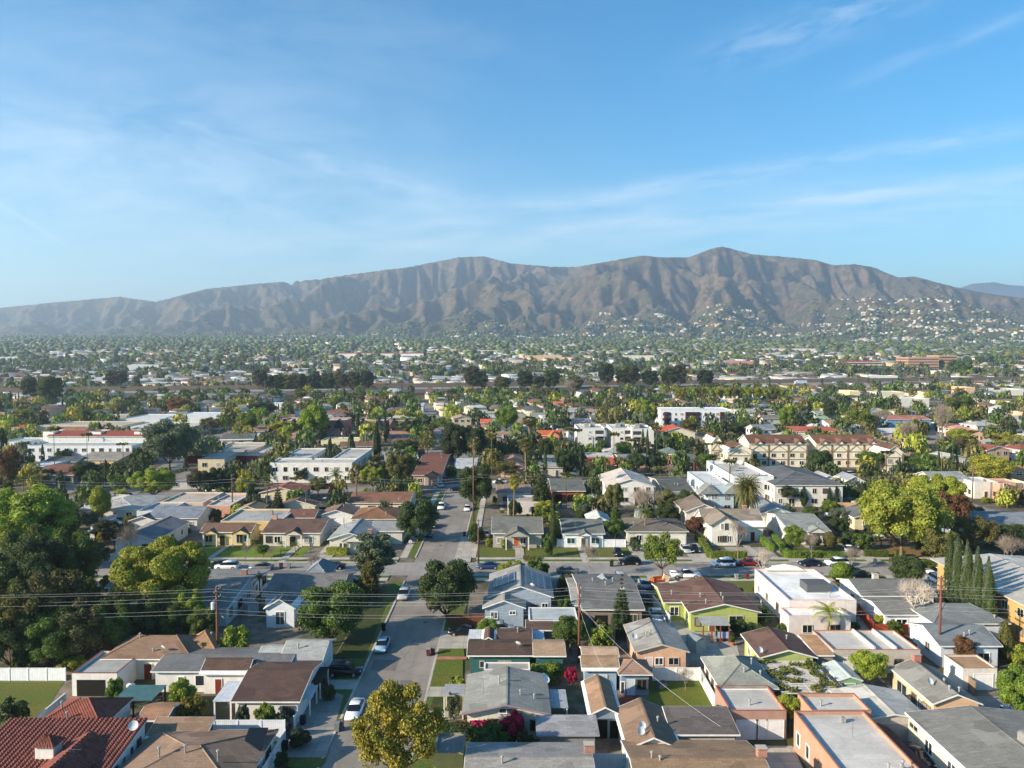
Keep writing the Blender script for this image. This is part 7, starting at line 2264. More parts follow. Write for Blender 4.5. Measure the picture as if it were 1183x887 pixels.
# ================================================================= middle distance, hand placed
def APT(c, xl, xr, ye, h, depth, label, lm=None, kind='flat', roof='#b4b2ab', wall='#e2e0d8', rise=1.2, win=None, rot=TH, fx=3.2, cat='apartment building', **k):
    X0, Y0 = G(c, xl, ye, h)
    X1, _ = G(c, xr, ye, h)
    if win is None:
        st = max(1, int(h / 2.9))
        win = []
        for s, ln in (('f', X1 - X0), ('r' if X0 < 0 else 'l', depth)):
            n = max(1, int(ln / fx))
            win += [(s, (i + .5) / n, 1.6 + 2.85 * j, (1.0, 1.6)[(i * 7 + j) % 2], 1.3) for i in range(n) for j in range(st)]
    OCC.append((X0, X1, Y0 - 11, Y0))
    return house(X0, X1, Y0, Y0 + depth, h, kind, rise, roof, wall, label, cat, 'membrane' if kind == 'flat' else k.pop('rs', 'shingle'), win=win, rot=rot, lm=lm, name='apartment_building', vents=k.pop('vents', 3 if kind == 'flat' else 0), **k)


# white apartment block with a courtyard
ab = APT('C2', 372, 803, 708, 6.3, 10, 'white two storey apartment block with flat roof and open courtyard', 'the courtyard apartment block', rot=0, par=.3, over=.3)
for (x0, x1, lb) in ((-80, -70, 'left'), (-61.5, -52.6, 'right')):
    house(x0, x1, 253, 279, 6.3, 'flat', 0, '#b4b2ab', '#e2e0d8', '%s wing of the white courtyard apartment block' % lb, 'apartment wing', 'membrane', win=[('r', (i + .5) / 8, z, 1.2, 1.2) for i in range(8) for z in (1.6, 4.5)], name='apartment_building', par=.3, vents=4)
# maroon mansard pair, left of it
APT('C1', 1040, 1180, 690, 6, 22, 'flat pale building with maroon mansard edge behind the dark trees', roof='#a8a59c', wall='#cbbd9c', rot=0, trim='#6a2a2c')
mm = APT('C2', 0, 205, 672, 5.6, 30, 'long low apartment block with maroon mansard front and white firewall', 'the maroon mansard block', roof='#aaa69c', wall='#cfc4a8', rot=0, trim='#7a3032')
mb = MB().prism([(-16.2, 3.4), (-15.0, 5.6), (-15.0, 6.0), (-16.5, 3.4)], -11, 10, 'x'); mb.build('mansard_roof', M('tile', '#6e2a2c'), mm)
m2 = APT('C2', 232, 330, 672, 5.6, 30, 'right half of the maroon mansard apartment block', roof='#b2aea4', wall='#d8d2c0', rot=0, trim='#7a3032')
MB().prism([(-16.2, 3.4), (-15.0, 5.6), (-15.0, 6.0), (-16.5, 3.4)], -5, 5, 'x').build('mansard_roof', M('tile', '#6e2a2c'), m2)
# red tiled white flats on the left
APT('C1', 240, 770, 566, 7.6, 14, 'white mission style flats with three red tile roof sections', 'the red tiled white flats', 'gx', '#8f4a3a', '#e4e2dc', 1.6, rs='tile', rot=0)
for x in (255, 500, 735):
    APT('C1', x - 30, x + 30, 545, 9.0, 8, 'white curved gable tower %s on the red tiled flats' % {255: 'at the left end', 500: 'in the middle', 735: 'at the right end'}[x], roof='#d8d4cc', wall='#e8e6e0', rot=0, win=[('f', .5, 7.2, 1, 1)], vents=0)
APT('C1', 145, 692, 618, 5.8, 12, 'white two storey flats with long balcony and flat roof', 'the white balcony flats', roof='#a9aaa8', wall='#dfe3e6', rot=0, over=.3)
APT('C1', -20, 120, 600, 6, 16, 'white two storey block at the far left edge', roof='#a8b0b8', wall='#dde2e6', rot=0)
HB('C1', 'gx', 148, 388, 770, 716, 2.9, 1.5, roof='#7b5242', wall='#8d9084', label='brown roofed grey green house behind the left side street', lm='the brown corner house')
HB('C1', 'gx', 392, 625, 690, 648, 3.0, 1.4, roof='#8a8378', wall='#d8bc94', label='tan house with grey gable roof below the white balcony flats')
HB('C1', 'flat', 72, 205, 735, 690, 3.0, 0, roof='#c0c2c4', wall='#d6dadc', label='small white flat roofed building at the left')
HB('C1', 'gx', 225, 400, 700, 672, 2.8, 1.2, roof='#4c5256', wall='#d5d2c8', label='low dark roofed house behind the brown corner house')
for i, (xl, xr, ye, yb, cc, lb) in enumerate(((60, 400, 530, 508, '#a89a7e', 'long low olive tan flats with flat roof'), (200, 640, 512, 488, '#b5aa96', 'long low beige roofed row behind the red tiled flats'), (640, 1000, 520, 492, '#c3c2bc', 'low pale roofed row left of the freeway underpass'),
                                          (620, 840, 478, 450, '#d0d0cc', 'low white roofed sheds near the freeway on the left'), (860, 1183, 470, 440, '#d8d8d4', 'white flat roofed warehouse near the freeway'), (0, 96, 430, 400, '#5a8088', 'teal roofed hall at the left edge'))):
    X0, Y0 = G('C1', xl, ye, 4.2); X1, _ = G('C1', xr, ye, 4.2); Y1 = G('C1', xl, yb, 4.2)[1]
    house(X0, X1, Y0, max(Y1, Y0 + 14), 4.2, 'flat', 0, cc, ('#cbb795', '#c9bda8', '#d4cdb8', '#d8d8d4', '#dcdcd8', '#6f9098')[i], lb, 'building', 'membrane', vents=6, name='low_building', lm=('the olive tan flats', 'the beige roofed row', 'the pale roofed row', 'the white sheds', 'the white warehouse', 'the teal roofed hall')[i])
APT('C1', 60, 142, 520, 5, 10, 'small red roofed block behind the left balcony flats', None, 'hip', '#b04c38', '#d8c8a8', rot=0)
# brick townhouses with white trim
for i, (xl, xr) in enumerate(((430, 520), (640, 770), (830, 985), (1000, 1120))):
    o = APT('C2', xl, xr, 486, 8.4, 14, ('leftmost brick townhouse block with dark steep gables', 'second brick townhouse block behind the pale lime tree', 'third brick townhouse block between the two slim cypresses', 'rightmost brick townhouse block with dark mansard gables')[i],
            ('the leftmost brick townhouses', 'the second brick townhouses', 'the third brick townhouses', 'the rightmost brick townhouses')[i], 'flat', '#c8c8c6', '#a5705c', par=.6, ws='brick', rot=0, trim='#e4e4e0')
    wd = (xr - xl) / 4.55 * 396 / 860
    for s in (-.28, .22):
        MB().prism([(-2.6, 5.4), (2.6, 5.4), (0, 9.6)], -1.5, 3, 'y').build('gable', M('shingle', '#34383c'), o).location = (s * wd, -7.2, 0)
APT('C2', 640, 842, 590, 3.4, 12, 'cream flat roofed house under the lamp pole', None, roof='#cfc4a2', wall='#dfd2a8', rot=0, cat='house')
HB('C2', 'gy', 455, 600, 600, 562, 3, 1.8, roof='#5f5148', wall='#b8a890', label='dark brown gabled house left of the cream flat roofed house')
APT('C2', 362, 450, 395, 5, 12, 'white two storey house beside the queen palms', None, roof='#c8ccd0', wall='#e6e8ea', rot=0, cat='house')
HB('C2', 'flat', 60, 330, 640, 600, 4.5, 0, roof='#b5b2aa', wall='#d0c8b4', label='broad pale flat roofed block left of the courtyard block')
# pink villa, modern flats, arch house
pv = APT('C3', 732, 868, 562, 6.2, 14, 'salmon pink villa with orange tile roofs and round arched window', 'the pink villa', 'gx', '#c4643e', '#d98c7c', 1.6, rs='tile', rot=0, win=[('f', .2, 4.6, 1, 1.6), ('f', .8, 4.4, 1, 1.2), ('f', .3, 1.6, 1.4, 1.4)])
MB().prism([(-2.6, 0), (2.6, 0), (2.6, 6.0), (0, 8.0), (-2.6, 6.0)], -1.6, 0, 'y').build('gable_front', M('wall', '#d98c7c'), pv).location = (1.5, -6.6, 0)
MB().prism([(-3, 5.7), (0, 8.1), (3, 5.7), (3, 6.0), (0, 8.4), (-3, 6.0)], -1.9, 4, 'y').build('gable_roof', M('tile', '#c4643e'), pv).location = (1.5, -6.6, 0)
vs = [(.9 * cos(pi * k / 10), 0, .6 * 0 + .9 * sin(pi * k / 10)) for k in range(11)] + [(-.9, 0, -1.2), (.9, 0, -1.2)]
MB().add([(v[0], -.05, v[2]) for v in vs], [tuple(range(13))]).build('arched_window', M('glass', '#20262c'), pv).location = (1.5, -8.26, 4.2)
for i, (c, xl, xr, ye, lb, lm) in enumerate((('C3', 945, 1085, 528, 'left white modern three storey block with open balconies', 'the left white modern block'), ('C3', 1122, 1240, 528, 'middle white modern three storey block', 'the middle white modern block'), ('C4', 182, 298, 532, 'right white modern three storey block with plain facade', 'the right white modern block'))):
    o = APT(c, xl, xr, ye, 8.8, 18, lb, lm, roof='#c9c9c5', wall='#dad9d4', rot=0, par=.5, win=[('f', .45, 2.0 + 2.8 * j, 1.1, .8) for j in range(3)] + [('l', .2 + .3 * i_, 1.6 + 2.8 * j, 1.3, 1.2) for j in range(3) for i_ in range(3)], ex=[('unit', -.2, 0, 2), ('unit', .3, .2, 2)])
    for j in range(3):
        w_ = 3.5
        sx = 1 if i < 2 else -1
        wd = (xr - xl) / 4.55 * 35 / 94
        MB().box(-w_ / 2, w_ / 2, -.1, .05, .2, 2.5).build('balcony_shade_panel', M('plain', '#3a3b3c'), o).location = (sx * (wd / 2 - 2.2), -9.0, .2 + j * 2.85)  # dark panel on the wall, shade of the balcony recess as colour
        MB().box(-w_ / 2, w_ / 2, -1.0, -.1, 0, .15).box(-w_ / 2, w_ / 2, -1.0, -.94, .15, 1.0).build('balcony', M('wall', '#d4d2cc'), o).location = (sx * (wd / 2 - 2.2), -9.0, .2 + j * 2.85)
ar = APT('C4', 332, 522, 548, 6.4, 14, 'cream two storey house with red hipped roof and arched loggia', 'the red roofed arch house', 'gy', '#b5543e', '#ddd3b8', 2.6, rs='tile', rot=0, over=.6, win=[])
for j in (0, 1):
    for x in (-3.6, 2.8):
        vs = [(1.5 * cos(pi * k / 10), 0, 1.3 + .7 * sin(pi * k / 10)) for k in range(11)] + [(-1.5, 0, 0), (1.5, 0, 0)]
        MB().add([(v[0], -.05, v[2]) for v in vs], [tuple(range(13))]).build('arch_shade_panel', M('plain', '#2a2620'), ar).location = (x, -6.45, .3 + j * 3.1)  # dark arch shape on the wall, loggia shade put into its colour
wmod = APT('C4', 335, 712, 432, 9.0, 22, 'long white modern block with maroon framed balconies', 'the long white modern block', roof='#d8d8d6', wall='#e4e7ea', rot=0, par=.5)
for x, w_ in ((-17, 3), (-2.5, 8), (15, 4)):
    MB().box(-w_ / 2, w_ / 2, -.6, .1, .5, 8.6).build('maroon_bay', M('wall', '#5f3438'), wmod).location = (x, -11.0, 0)
    for j in range(3):
        MB().box(-w_ / 2 + .4, w_ / 2 - .4, -.75, -.6, .7, 2.4).build('balcony_shade_panel', M('plain', '#2a2a2c'), wmod).location = (x, -11.0, .3 + j * 2.8)  # dark panel on the bay, recess shade painted in
# light blue townhouses with mansard
lb_ = APT('B4', 570, 700, 195, 6.8, 24, 'pale blue two storey townhouses with grey gables and white flat roof', 'the pale blue townhouses', roof='#d0d0cc', wall='#b9cbd4', rot=0, par=.5)
LBX = G('B4', 635, 195, 6.8)[0]
for s in (-3.2, 3.2):
    MB().prism([(-2.9, 5.4), (2.9, 5.4), (0, 8.0)], -.8, 3.5, 'y').build('gable', M('shingle', '#8d8f8c'), lb_).location = (s, -12, 0)
APT('B4', 700, 905, 150, 6.6, 30, 'white flat roofed block with parapet behind the pale blue townhouses', None, roof='#c4bfb6', wall='#dfe1e0', rot=0, par=.9, ex=[('unit', -.3, 0, 1.6), ('unit', .1, .3, 1.6)])
APT('B4', 905, 1270, 182, 6.0, 30, 'wide dark roofed two storey block behind the cypresses', 'the dark roofed block', 'hip', '#5c5f62', '#d8d4ca', 2.2, rot=0)
HB('B4', 'gy', 45, 300, 190, 92, 5.2, 2.2, roof='#b5aca2', wall='#e2e0da', label='large white house with long beige pitched roof beside the pole', lm='the large beige roofed house', vents=2)
HB('B4', 'gx', 340, 500, 215, 150, 3.0, 1.5, roof='#565a58', wall='#bfb8a8', label='dark roofed low houses behind the purplish leafless tree')
HB('B4', 'gx', 420, 530, 66, 20, 3.6, 1.8, roof='#566460', wall='#a86a5a', label='dark green roofed house with reddish walls', lm='the green roofed house')
HB('B4', 'hip', 340, 440, 25, -10, 3.6, 1.8, roof='#5f6a66', wall='#b8a890', label='dark green hip roof left of its red walled twin')
HB('B4', 'gy', 500, 640, 250, 215, 3.0, 1.3, roof='#5f5e56', wall='#d8c8a0', label='dark roofed cream gable in front of the townhouses')
HB('B3', 'gx', 70, 225, 130, 30, 3.2, 2.4, roof='#6b483c', wall='#b09888', label='brown steep roofed house with a porch facing the third street', ex=[('porch', .3, 5, .6)])
HB('B3', 'gx', 280, 400, 95, 45, 3.0, 1.4, roof='#b4b8b8', wall='#d4d0c4', label='pale grey roofed house behind the dark round tree')
HB('B3', 'hip', 520, 660, 95, 38, 3.0, 1.6, roof='#a07a66', wall='#cdb096', label='pinkish brown roofed house behind the tall fan palm')
HB('B3', 'gx', 720, 850, 90, 35, 3.0, 1.5, roof='#8c8c86', wall='#cfc8ba', label='grey roofed house behind the tall dark conifer')
HB('B3', 'gx', 960, 1120, 80, 40, 3.0, 1.2, roof='#c05a40', wall='#d8b070', label='orange tan cottage with red tile porch roof', rs='tile', lm='the red roofed cottage')
HB('B3', 'gx', 970, 1110, 40, 20, 3.4, .5, roof='#c4bfb4', wall='#e2ddd0', label='white flat topped rear of the red roofed cottage')
# Tudor style long apartments
for i, (c, xl, xr, ye, kind, dp, lb, lm) in enumerate((('C4', 800, 1110, 606, 'gx', 15, 'left half of the long half timbered cream apartments', 'the left half timbered apartments'), ('C5', 92, 430, 606, 'gx', 15, 'right half of the long half timbered cream apartments', 'the right half timbered apartments'),
                                                  ('C4', 600, 660, 600, 'gy', 13, 'narrow end block of the half timbered apartments', None), ('C4', 690, 820, 645, 'gy', 12, 'brown gabled front block of the half timbered apartments', None), ('C5', 455, 555, 655, 'gy', 12, 'small half timbered block with a brown gable on the right', None))):
    h_ = 8.6 if ye < 610 else 7.2
    o = APT(c, xl, xr, ye, h_, dp, lb, lm, kind, '#6b4c3f', '#e4dcc6', 2.6, rot=0, over=.5)
    X0, Y0 = G(c, xl, ye, h_); X1, _ = G(c, xr, ye, h_)
    wd = X1 - X0
    n = max(1, int(wd / 5.6))
    for k in range(n):
        x = -wd / 2 + wd * (k + .5) / n
        if kind == 'gx':
            MB().prism([(-1.2, h_ + .1), (0, h_ + 1.4), (1.2, h_ + .1)], -dp / 2 - .2, 0, 'y').build('gable', M('wall', '#e6dfca'), o).location = (x, 0, 0)
            MB().prism([(-1.5, h_), (0, h_ + 1.6), (1.5, h_), (1.5, h_ + .2), (0, h_ + 1.82), (-1.5, h_ + .2)], -dp / 2 - .5, 0, 'y').build('gable_roof', [M('shingle', '#7c5a48')], o).location = (x, 0, 0)
        mbt = MB()
        b = -dp / 2 + .38
        for xx in (-wd / n / 2 + .15, wd / n / 2 - .15):
            mbt.box(xx - .12, xx + .12, b - .06, b, 0, h_ - .05)
        for z in (2.9, 5.75):
            mbt.box(-wd / n / 2 + .3, wd / n / 2 - .3, b - .05, b, z - .12, z + .12)
        mbt.tube([(-wd / n / 2 + .3, b - .03, 5.9), (0, b - .03, 8.2)], .08, 4).tube([(wd / n / 2 - .3, b - .03, 5.9), (0, b - .03, 8.2)], .08, 4)
        mbt.build('timber_frame', M('plain', '#8a6c48'), o).location = (x, 0, 0)
# right and far landmarks
APT('C5', -20, 255, 540, 6, 22, 'cream apartments with red tile eaves and cluttered flat roof', 'the red eaved apartments', 'hip', '#b9604a', '#e0d4b0', 1.0, rs='tile', rot=0)
bl = APT('C5', 462, 700, 478, 6.4, 18, 'long building with a bright sky blue front and round arch', 'the sky blue building', roof='#a06a5a', wall='#5f9cc4', rot=0, kind='gx', rise=1.5)
for (c, xl, xr, ye, kd, rf, wl, lb) in (('C5', 815, 925, 530, 'hip', '#c09080', '#d8b8a0', 'pink roofed house left of its twin on the right'), ('C5', 900, 985, 550, 'gy', '#c08a78', '#dcbaa0', 'pink roofed gabled house with cream wall'),
                                        ('C5', 435, 540, 590, 'hip', '#9c7c64', '#cbb08c', 'brown tan hip roof among leafless trees'), ('C5', 610, 770, 620, 'gx', '#8c7a68', '#e0c898', 'low house with orange cream gable wall'),
                                        ('C3', 785, 900, 372, 'gx', '#c08a5c', '#d4b896', 'orange tan two storey house near the freeway'), ('C3', 818, 918, 398, 'gx', '#c2604c', '#e8dcd0', 'white house with pinkish red roof near the freeway'),
                                        ('C4', 275, 362, 345, 'hip', '#c8806a', '#dcb098', 'salmon house with hip roof by a palm'), ('C3', 600, 680, 352, 'flat', '#d8d8d8', '#e6e8ea', 'white cube house near the freeway'), ('C3', 430, 495, 495, 'gx', '#b85a42', '#b89070', 'red roofed house left of the bright middle tree'),
                                        ('C3', 545, 672, 585, 'hip', '#808890', '#d2d4d6', 'grey hip roofed house with a row of porch windows'), ('C3', 40, 135, 405, 'gx', '#9aa2a6', '#d8d8d2', 'pale grey roofed house before the freeway'), ('C2', 905, 1010, 385, 'gx', '#6e4238', '#b08878', 'dark red brown roofed house before the freeway'),
                                        ('C4', 735, 940, 440, 'gx', '#a8aaa8', '#e0e2e2', 'white house row with grey gable roofs'), ('C4', 1150, 1260, 450, 'gx', '#8c9c92', '#9cb8a4', 'pale green house with grey roof'), ('C3', 700, 790, 460, 'gx', '#7c8080', '#e2e2de', 'grey roofed white house left of the pink roof'),
                                        ('B5', 900, 1020, 170, 'flat', '#c4c4c0', '#dfdcd0', 'white flat block with pale side wall on the right'), ('B5', 1030, 1160, 180, 'flat', '#d09880', '#d8a088', 'salmon pink block at the right edge'), ('B5', 1085, 1180, 120, 'gx', '#b47c58', '#d4a080', 'orange brown roofed house at the right edge'),
                                        ('B5', 90, 225, 160, 'gy', '#9a9c9c', '#e0e0dc', 'grey gabled house with white attic wall'), ('B5', 235, 345, 165, 'gy', '#8c9094', '#e2e4e6', 'white gable between the two cypress groups'), ('B5', 680, 880, 155, 'gx', '#8a9090', '#c8c8c0', 'long grey roofed house behind the lime green tree')):
    X0, Y0 = G(c, xl, ye, 4.5 if kd != 'gy' else 3.4); X1, _ = G(c, xr, ye, 4.5 if kd != 'gy' else 3.4)
    house(X0, X1, Y0, Y0 + max(9, min(14, (X1 - X0) * .9)), 4.5 if kd != 'gy' else 3.4, kd, 1.7, rf, wl, lb, 'house', 'membrane' if kd == 'flat' else 'shingle', near=False, vents=1)
# red/white long roofs and office beyond the freeway


def far_block(c, xl, xr, ytop, ybase, h, depth, wall, roof, label, lm=None, bands=0, kind='flat', name='commercial_building'):
    # distance from the size: base row seen at ybase on the rising plain
    px, py = pix(c, (xl + xr) / 2, ybase)
    lo, hi = 300.0, 4200.0
    for _ in range(40):
        m_ = (lo + hi) / 2
        X = (px - CX) / F * m_
        z = float(tz(X, m_))
        yy = HZ + F * (HC - z) / m_
        if yy > py:
            lo = m_
        else:
            hi = m_
    Y = lo
    X0, X1 = ((pix(c, xl, 0)[0] - CX) / F * Y, (pix(c, xr, 0)[0] - CX) / F * Y)
    z = float(tz((X0 + X1) / 2, Y))
    h = max(3, zat(pix(c, xl, ytop)[1], Y) - z)
    root = house(X0, X1, Y, Y + depth, h, kind, 2.0, roof, wall, label, 'commercial building', 'membrane' if kind == 'flat' else 'tile', win=[], near=False, z=z - .3, vents=0, name=name, lm=lm, par=.8)
    OCC.append((X0 - 6, X1 + 6, Y - 110, Y))
    wd = X1 - X0
    if bands:
        for j in range(bands):
            zz = h * (j + .45) / bands
            MB().box(-wd / 2 + 1, wd / 2 - 1, -depth / 2 - .1, -depth / 2, zz - h / bands * .17, zz + h / bands * .17).build('window_band', M('glass', '#3c3430'), root)
            MB().box(wd / 2 - .0, wd / 2 + .1, -depth / 2 + 1, depth / 2 - 1, zz - h / bands * .17, zz + h / bands * .17).build('window_band', M('glass', '#3c3430'), root) if X0 < 0 else MB().box(-wd / 2 - .1, -wd / 2, -depth / 2 + 1, depth / 2 - 1, zz - h / bands * .17, zz + h / bands * .17).build('window_band', M('glass', '#3c3430'), root)
    return root


far_block('C5', 572, 735, 150, 208, 20, 40, '#c09a80', '#a89484', 'tan office block with four dark window bands beyond the freeway', 'the tan office block', 4)
far_block('C5', 735, 830, 140, 200, 22, 40, '#bd9478', '#a89484', 'taller right part of the tan office block', None, 4)
far_block('C5', 228, 440, 172, 200, 9, 40, '#d4c4b4', '#a84038', 'long cream building with red roof left of the office block', 'the long red roof', 2, 'gx')
far_block('C2', 732, 905, 128, 158, 11, 60, '#e4e2da', '#94403a', 'long white warehouse with dark red roof edge on the left', 'the left white warehouse', 0, 'gx')
far_block('C2', 952, 1180, 128, 158, 11, 60, '#e4e2da', '#94403a', 'long white warehouse with dark red roof edge on the right', 'the right white warehouse', 0, 'gx')
for i, (c, xl, xr, yt, yb, wl, rf, lb) in enumerate((('C3', 130, 330, 108, 132, '#d8d4ca', '#b8b0a8', 'low pale warehouse right of the red edged ones'), ('C3', 340, 520, 112, 135, '#ccc6bc', '#a8a4a0', 'low grey warehouse in the far middle'), ('C3', 590, 660, 122, 136, '#dcdcd8', '#c0c0bc', 'small white far warehouse'),
                                                  ('C3', 670, 860, 140, 165, '#d8b894', '#c8a890', 'long peach coloured flats in the far middle'), ('C4', 140, 300, 140, 165, '#dcd4c4', '#b89a8c', 'long cream flats in the far middle right'), ('C4', 628, 800, 118, 136, '#e0dcc8', '#c8c4b8', 'long cream far building on the right'),
                                                  ('C4', 860, 1180, 104, 130, '#e2dcd2', '#c8b8b0', 'very long white far building with stepped roof'), ('C4', 655, 820, 170, 192, '#cc8c7c', '#b87868', 'salmon pink roofed hall beyond the freeway'), ('C4', 770, 1000, 138, 152, '#dcd8cc', '#c0bcb4', 'low white far row beside the long cream building'),
                                                  ('C5', 270, 360, 240, 270, '#dcd4bc', '#c8c0a8', 'cream shop building behind the freeway on the right'), ('C5', 362, 520, 248, 280, '#e0e0dc', '#d0d0cc', 'row of white shops behind the freeway'), ('C5', 722, 790, 222, 262, '#e6e2da', '#d8d4cc', 'white building with five arched windows'),
                                                  ('C5', 1110, 1183, 60, 80, '#d8dcdc', '#b8bcbc', 'white far hillside block on the right'), ('C1', 0, 130, 148, 168, '#d8dce0', '#c0c4c8', 'white far building at the left edge'), ('C1', 670, 840, 190, 218, '#cfd4d4', '#b4b8b8', 'white low school building beyond the freeway'),
                                                  ('C5', 880, 930, 310, 362, '#dcb898', '#c8b8a0', 'cream hall end wall on the right'), ('C5', 965, 1183, 320, 350, '#e2dccc', '#d8d4cc', 'long cream industrial hall with white roof humps'), ('C5', 410, 560, 335, 362, '#dcd4b8', '#d0ccc4', 'low cream roofed row in the right middle'),
                                                  ('C5', 470, 690, 370, 410, '#d8d4cc', '#d8d4d0', 'wide white roofed building in the right middle'), ('C5', 270, 325, 330, 372, '#dccfa8', '#c8c0a8', 'small cream block in the right middle'))):
    far_block(c, xl, xr, yt, yb, 8, 22, wl, rf, lb)
# freeway traffic and lamps
for i in range(34):
    s = -560 + i * 42 + random.uniform(-14, 14)
    w_ = random.choice((3, 6.6, 10.3, 14, 26, 29.6, 33))
    x, y, _ = fw(s, w_)
    kk, cc = random.choice(('sedan', 'suv', 'sedan', 'van')), random.choice(('white', 'silver', 'black', 'grey', 'white', 'blue'))
    o = car(x, y, FT + (0 if w_ > 20 else pi), kk, cc, None, FWZ + .06, False)
    PENDING.pop()
    tag(o, '%s %s driving on the freeway %s' % (cc, kk, 'in the far lanes' if w_ > 20 else 'in the near lanes'), 'car', 'cars on the freeway')
    OCC.pop()
x, y, _ = fw(395, 10)
tr = link('semi_truck', None, None, (x, y, FWZ + .06), FT)
MB().box(-6, 6, -1.25, 1.25, 1.1, 4.0).build('trailer', M('plain', '#e6e8ea'), tr)
MB().box(-8.6, -6.3, -1.2, 1.2, .6, 3.4).build('truck_cab', M('paint', '#c8ccd0'), tr)
for q in (-7.8, -4.5, 3.5, 4.8):
    MB().tube([(q, -1.25, .5), (q, 1.25, .5)], .5, 10).build('wheel', M('plain', '#141414'), tr)
tag(tr, 'white semi trailer truck on the freeway at right', 'truck')
for i in range(24):
    x, y, _ = fw(-590 + i * 60, -2 if i % 2 else 41.0)
    o = link('freeway_lamp', None, None, (x, y, FWZ), FT + (pi / 2 if i % 2 else -pi / 2))
    MB().tube([(0, 0, -1), (0, 0, 10), (1.0, 0, 10.8), (2.6, 0, 11)], .11, 6).build('post', M('metal', '#8c8c8a'), o)
    MB().box(2.5, 3.3, -.15, .15, 10.9, 11.05).build('lamp_head', M('plain', '#b4b4b0'), o)
    tag(o, 'grey lamp post on the %s side of the freeway' % ('near' if i % 2 else 'far'), 'street lamp', 'lamp posts along the freeway')

# ================================================================= fill the rest of the neighbourhood
ROOFS = ['#8a8a84', '#6d5245', '#a8a8a2', '#5c5e5e', '#8c6a54', '#b8b4aa', '#74706a', '#8d5444', '#9a8068', '#7c8288', '#c4c2bc', '#6a6258']
RN = ['grey', 'brown', 'light grey', 'dark grey', 'tan brown', 'pale', 'dull grey', 'red', 'tan', 'blue grey', 'whitish', 'dark brown']
WALLS = [('#e0ddd4', 'white'), ('#d6c9a8', 'cream'), ('#c9b394', 'tan'), ('#d2d6d8', 'pale grey'), ('#cfae94', 'peach'), ('#b9b8a4', 'sage'), ('#e4e4e0', 'bright white')]
FILL = []


def road_free(X, Y, r):
    if abs(Y - 147.2) < 8.5 + r and abs(X) < 300: return False
    if Y < 240 and (abs(X + 15.6) < 8.5 + r or abs(X + 139.5) < 5 + r or abs(X - 127) < 5 + r): return False
    if abs(Y - yC(X)) < 5.5 + r: return False
    if Y > 236:
        s, t = X * cos(TH) + Y * sin(TH), -X * sin(TH) + Y * cos(TH)
        for tt in TROADS_T:
            if abs(t - tt) < 5 + r: return False
        for ss in TROADS_S:
            if abs(s - ss) < 5 + r and Y > 240: return False
    # keep off the freeway
    dx, dy = X + 60, Y - 718
    w_ = -dx * sin(FT) + dy * cos(FT)
    if -6 - r < w_ < 46 + r: return False
    return True


def in_view(X, Y, m=1.16):
    return abs(X) < (.69 * Y + 12) * m


slots = []
g2 = np.random.default_rng(77)
for t in np.arange(60, 236, 15.5):            # near blocks: only what is left over
    for x in np.arange(-190, 190, 15.5):
        slots.append((x + g2.uniform(-1, 1), t + g2.uniform(-1, 1), 0))
for t0 in (250, 268, 286, 302, 333, 349, 365, 382, 413, 429, 445, 462, 493, 509, 525, 542, 573, 590, 607, 624, 641, 658, 675, 692, 709, 726, 743, 760, 777):
    for s in np.arange(-640, 900, 17.0):
        x, y = q2(s + g2.uniform(-1.5, 1.5), t0 + g2.uniform(-1, 1))
        slots.append((x, y, TH))
slots.sort(key=lambda a: a[1])
nh = 0
far_slots = []
for x, y, r in slots:
    if y < 72 or not in_view(x, y):
        continue
    w_, d_ = g2.uniform(10.5, 14.5), g2.uniform(8.5, 12.5)
    if not road_free(x, y, 5.5) or not free(x - w_ / 2, x + w_ / 2, y - d_ / 2, y + d_ / 2, .6):
        continue
    if g2.random() < (.12 if y < 236 else .2):
        continue
    if any((x - a) ** 2 + (y - b) ** 2 < (3.5 + .25 * rr) ** 2 for a, b, rr in TREES):
        continue
    if nh >= 185 and not (y < 420):
        far_slots.append((x, y, w_, d_, r)); continue
    k = g2.choice(['gx', 'gy', 'hip', 'flat', 'gx', 'hip'])
    ri = int(g2.integers(0, len(ROOFS))); wi = int(g2.integers(0, len(WALLS)))
    if k == 'flat': ri = (0, 2, 5, 10)[ri % 4]
    h_ = 2.9 if g2.random() < .75 or y < 236 else 5.6
    o = house(x - w_ / 2, x + w_ / 2, y - d_ / 2, y + d_ / 2, h_, k, float(g2.uniform(1.2, 2.0)), ROOFS[ri], WALLS[wi][0], None, 'house', 'membrane' if k == 'flat' else ('tile' if ri == 7 else 'shingle'), rot=r, tag_it=False,
              near=False, vents=1 if y < 260 else 0)
    sh = {'gx': 'gabled', 'gy': 'front gabled', 'hip': 'hip roofed', 'flat': 'flat roofed'}[k]
    FILL.append((o, '%s %s%s house with %s roof' % (WALLS[wi][1], 'two storey ' if h_ > 4 else '', sh, RN[ri]), x, y))
    nh += 1
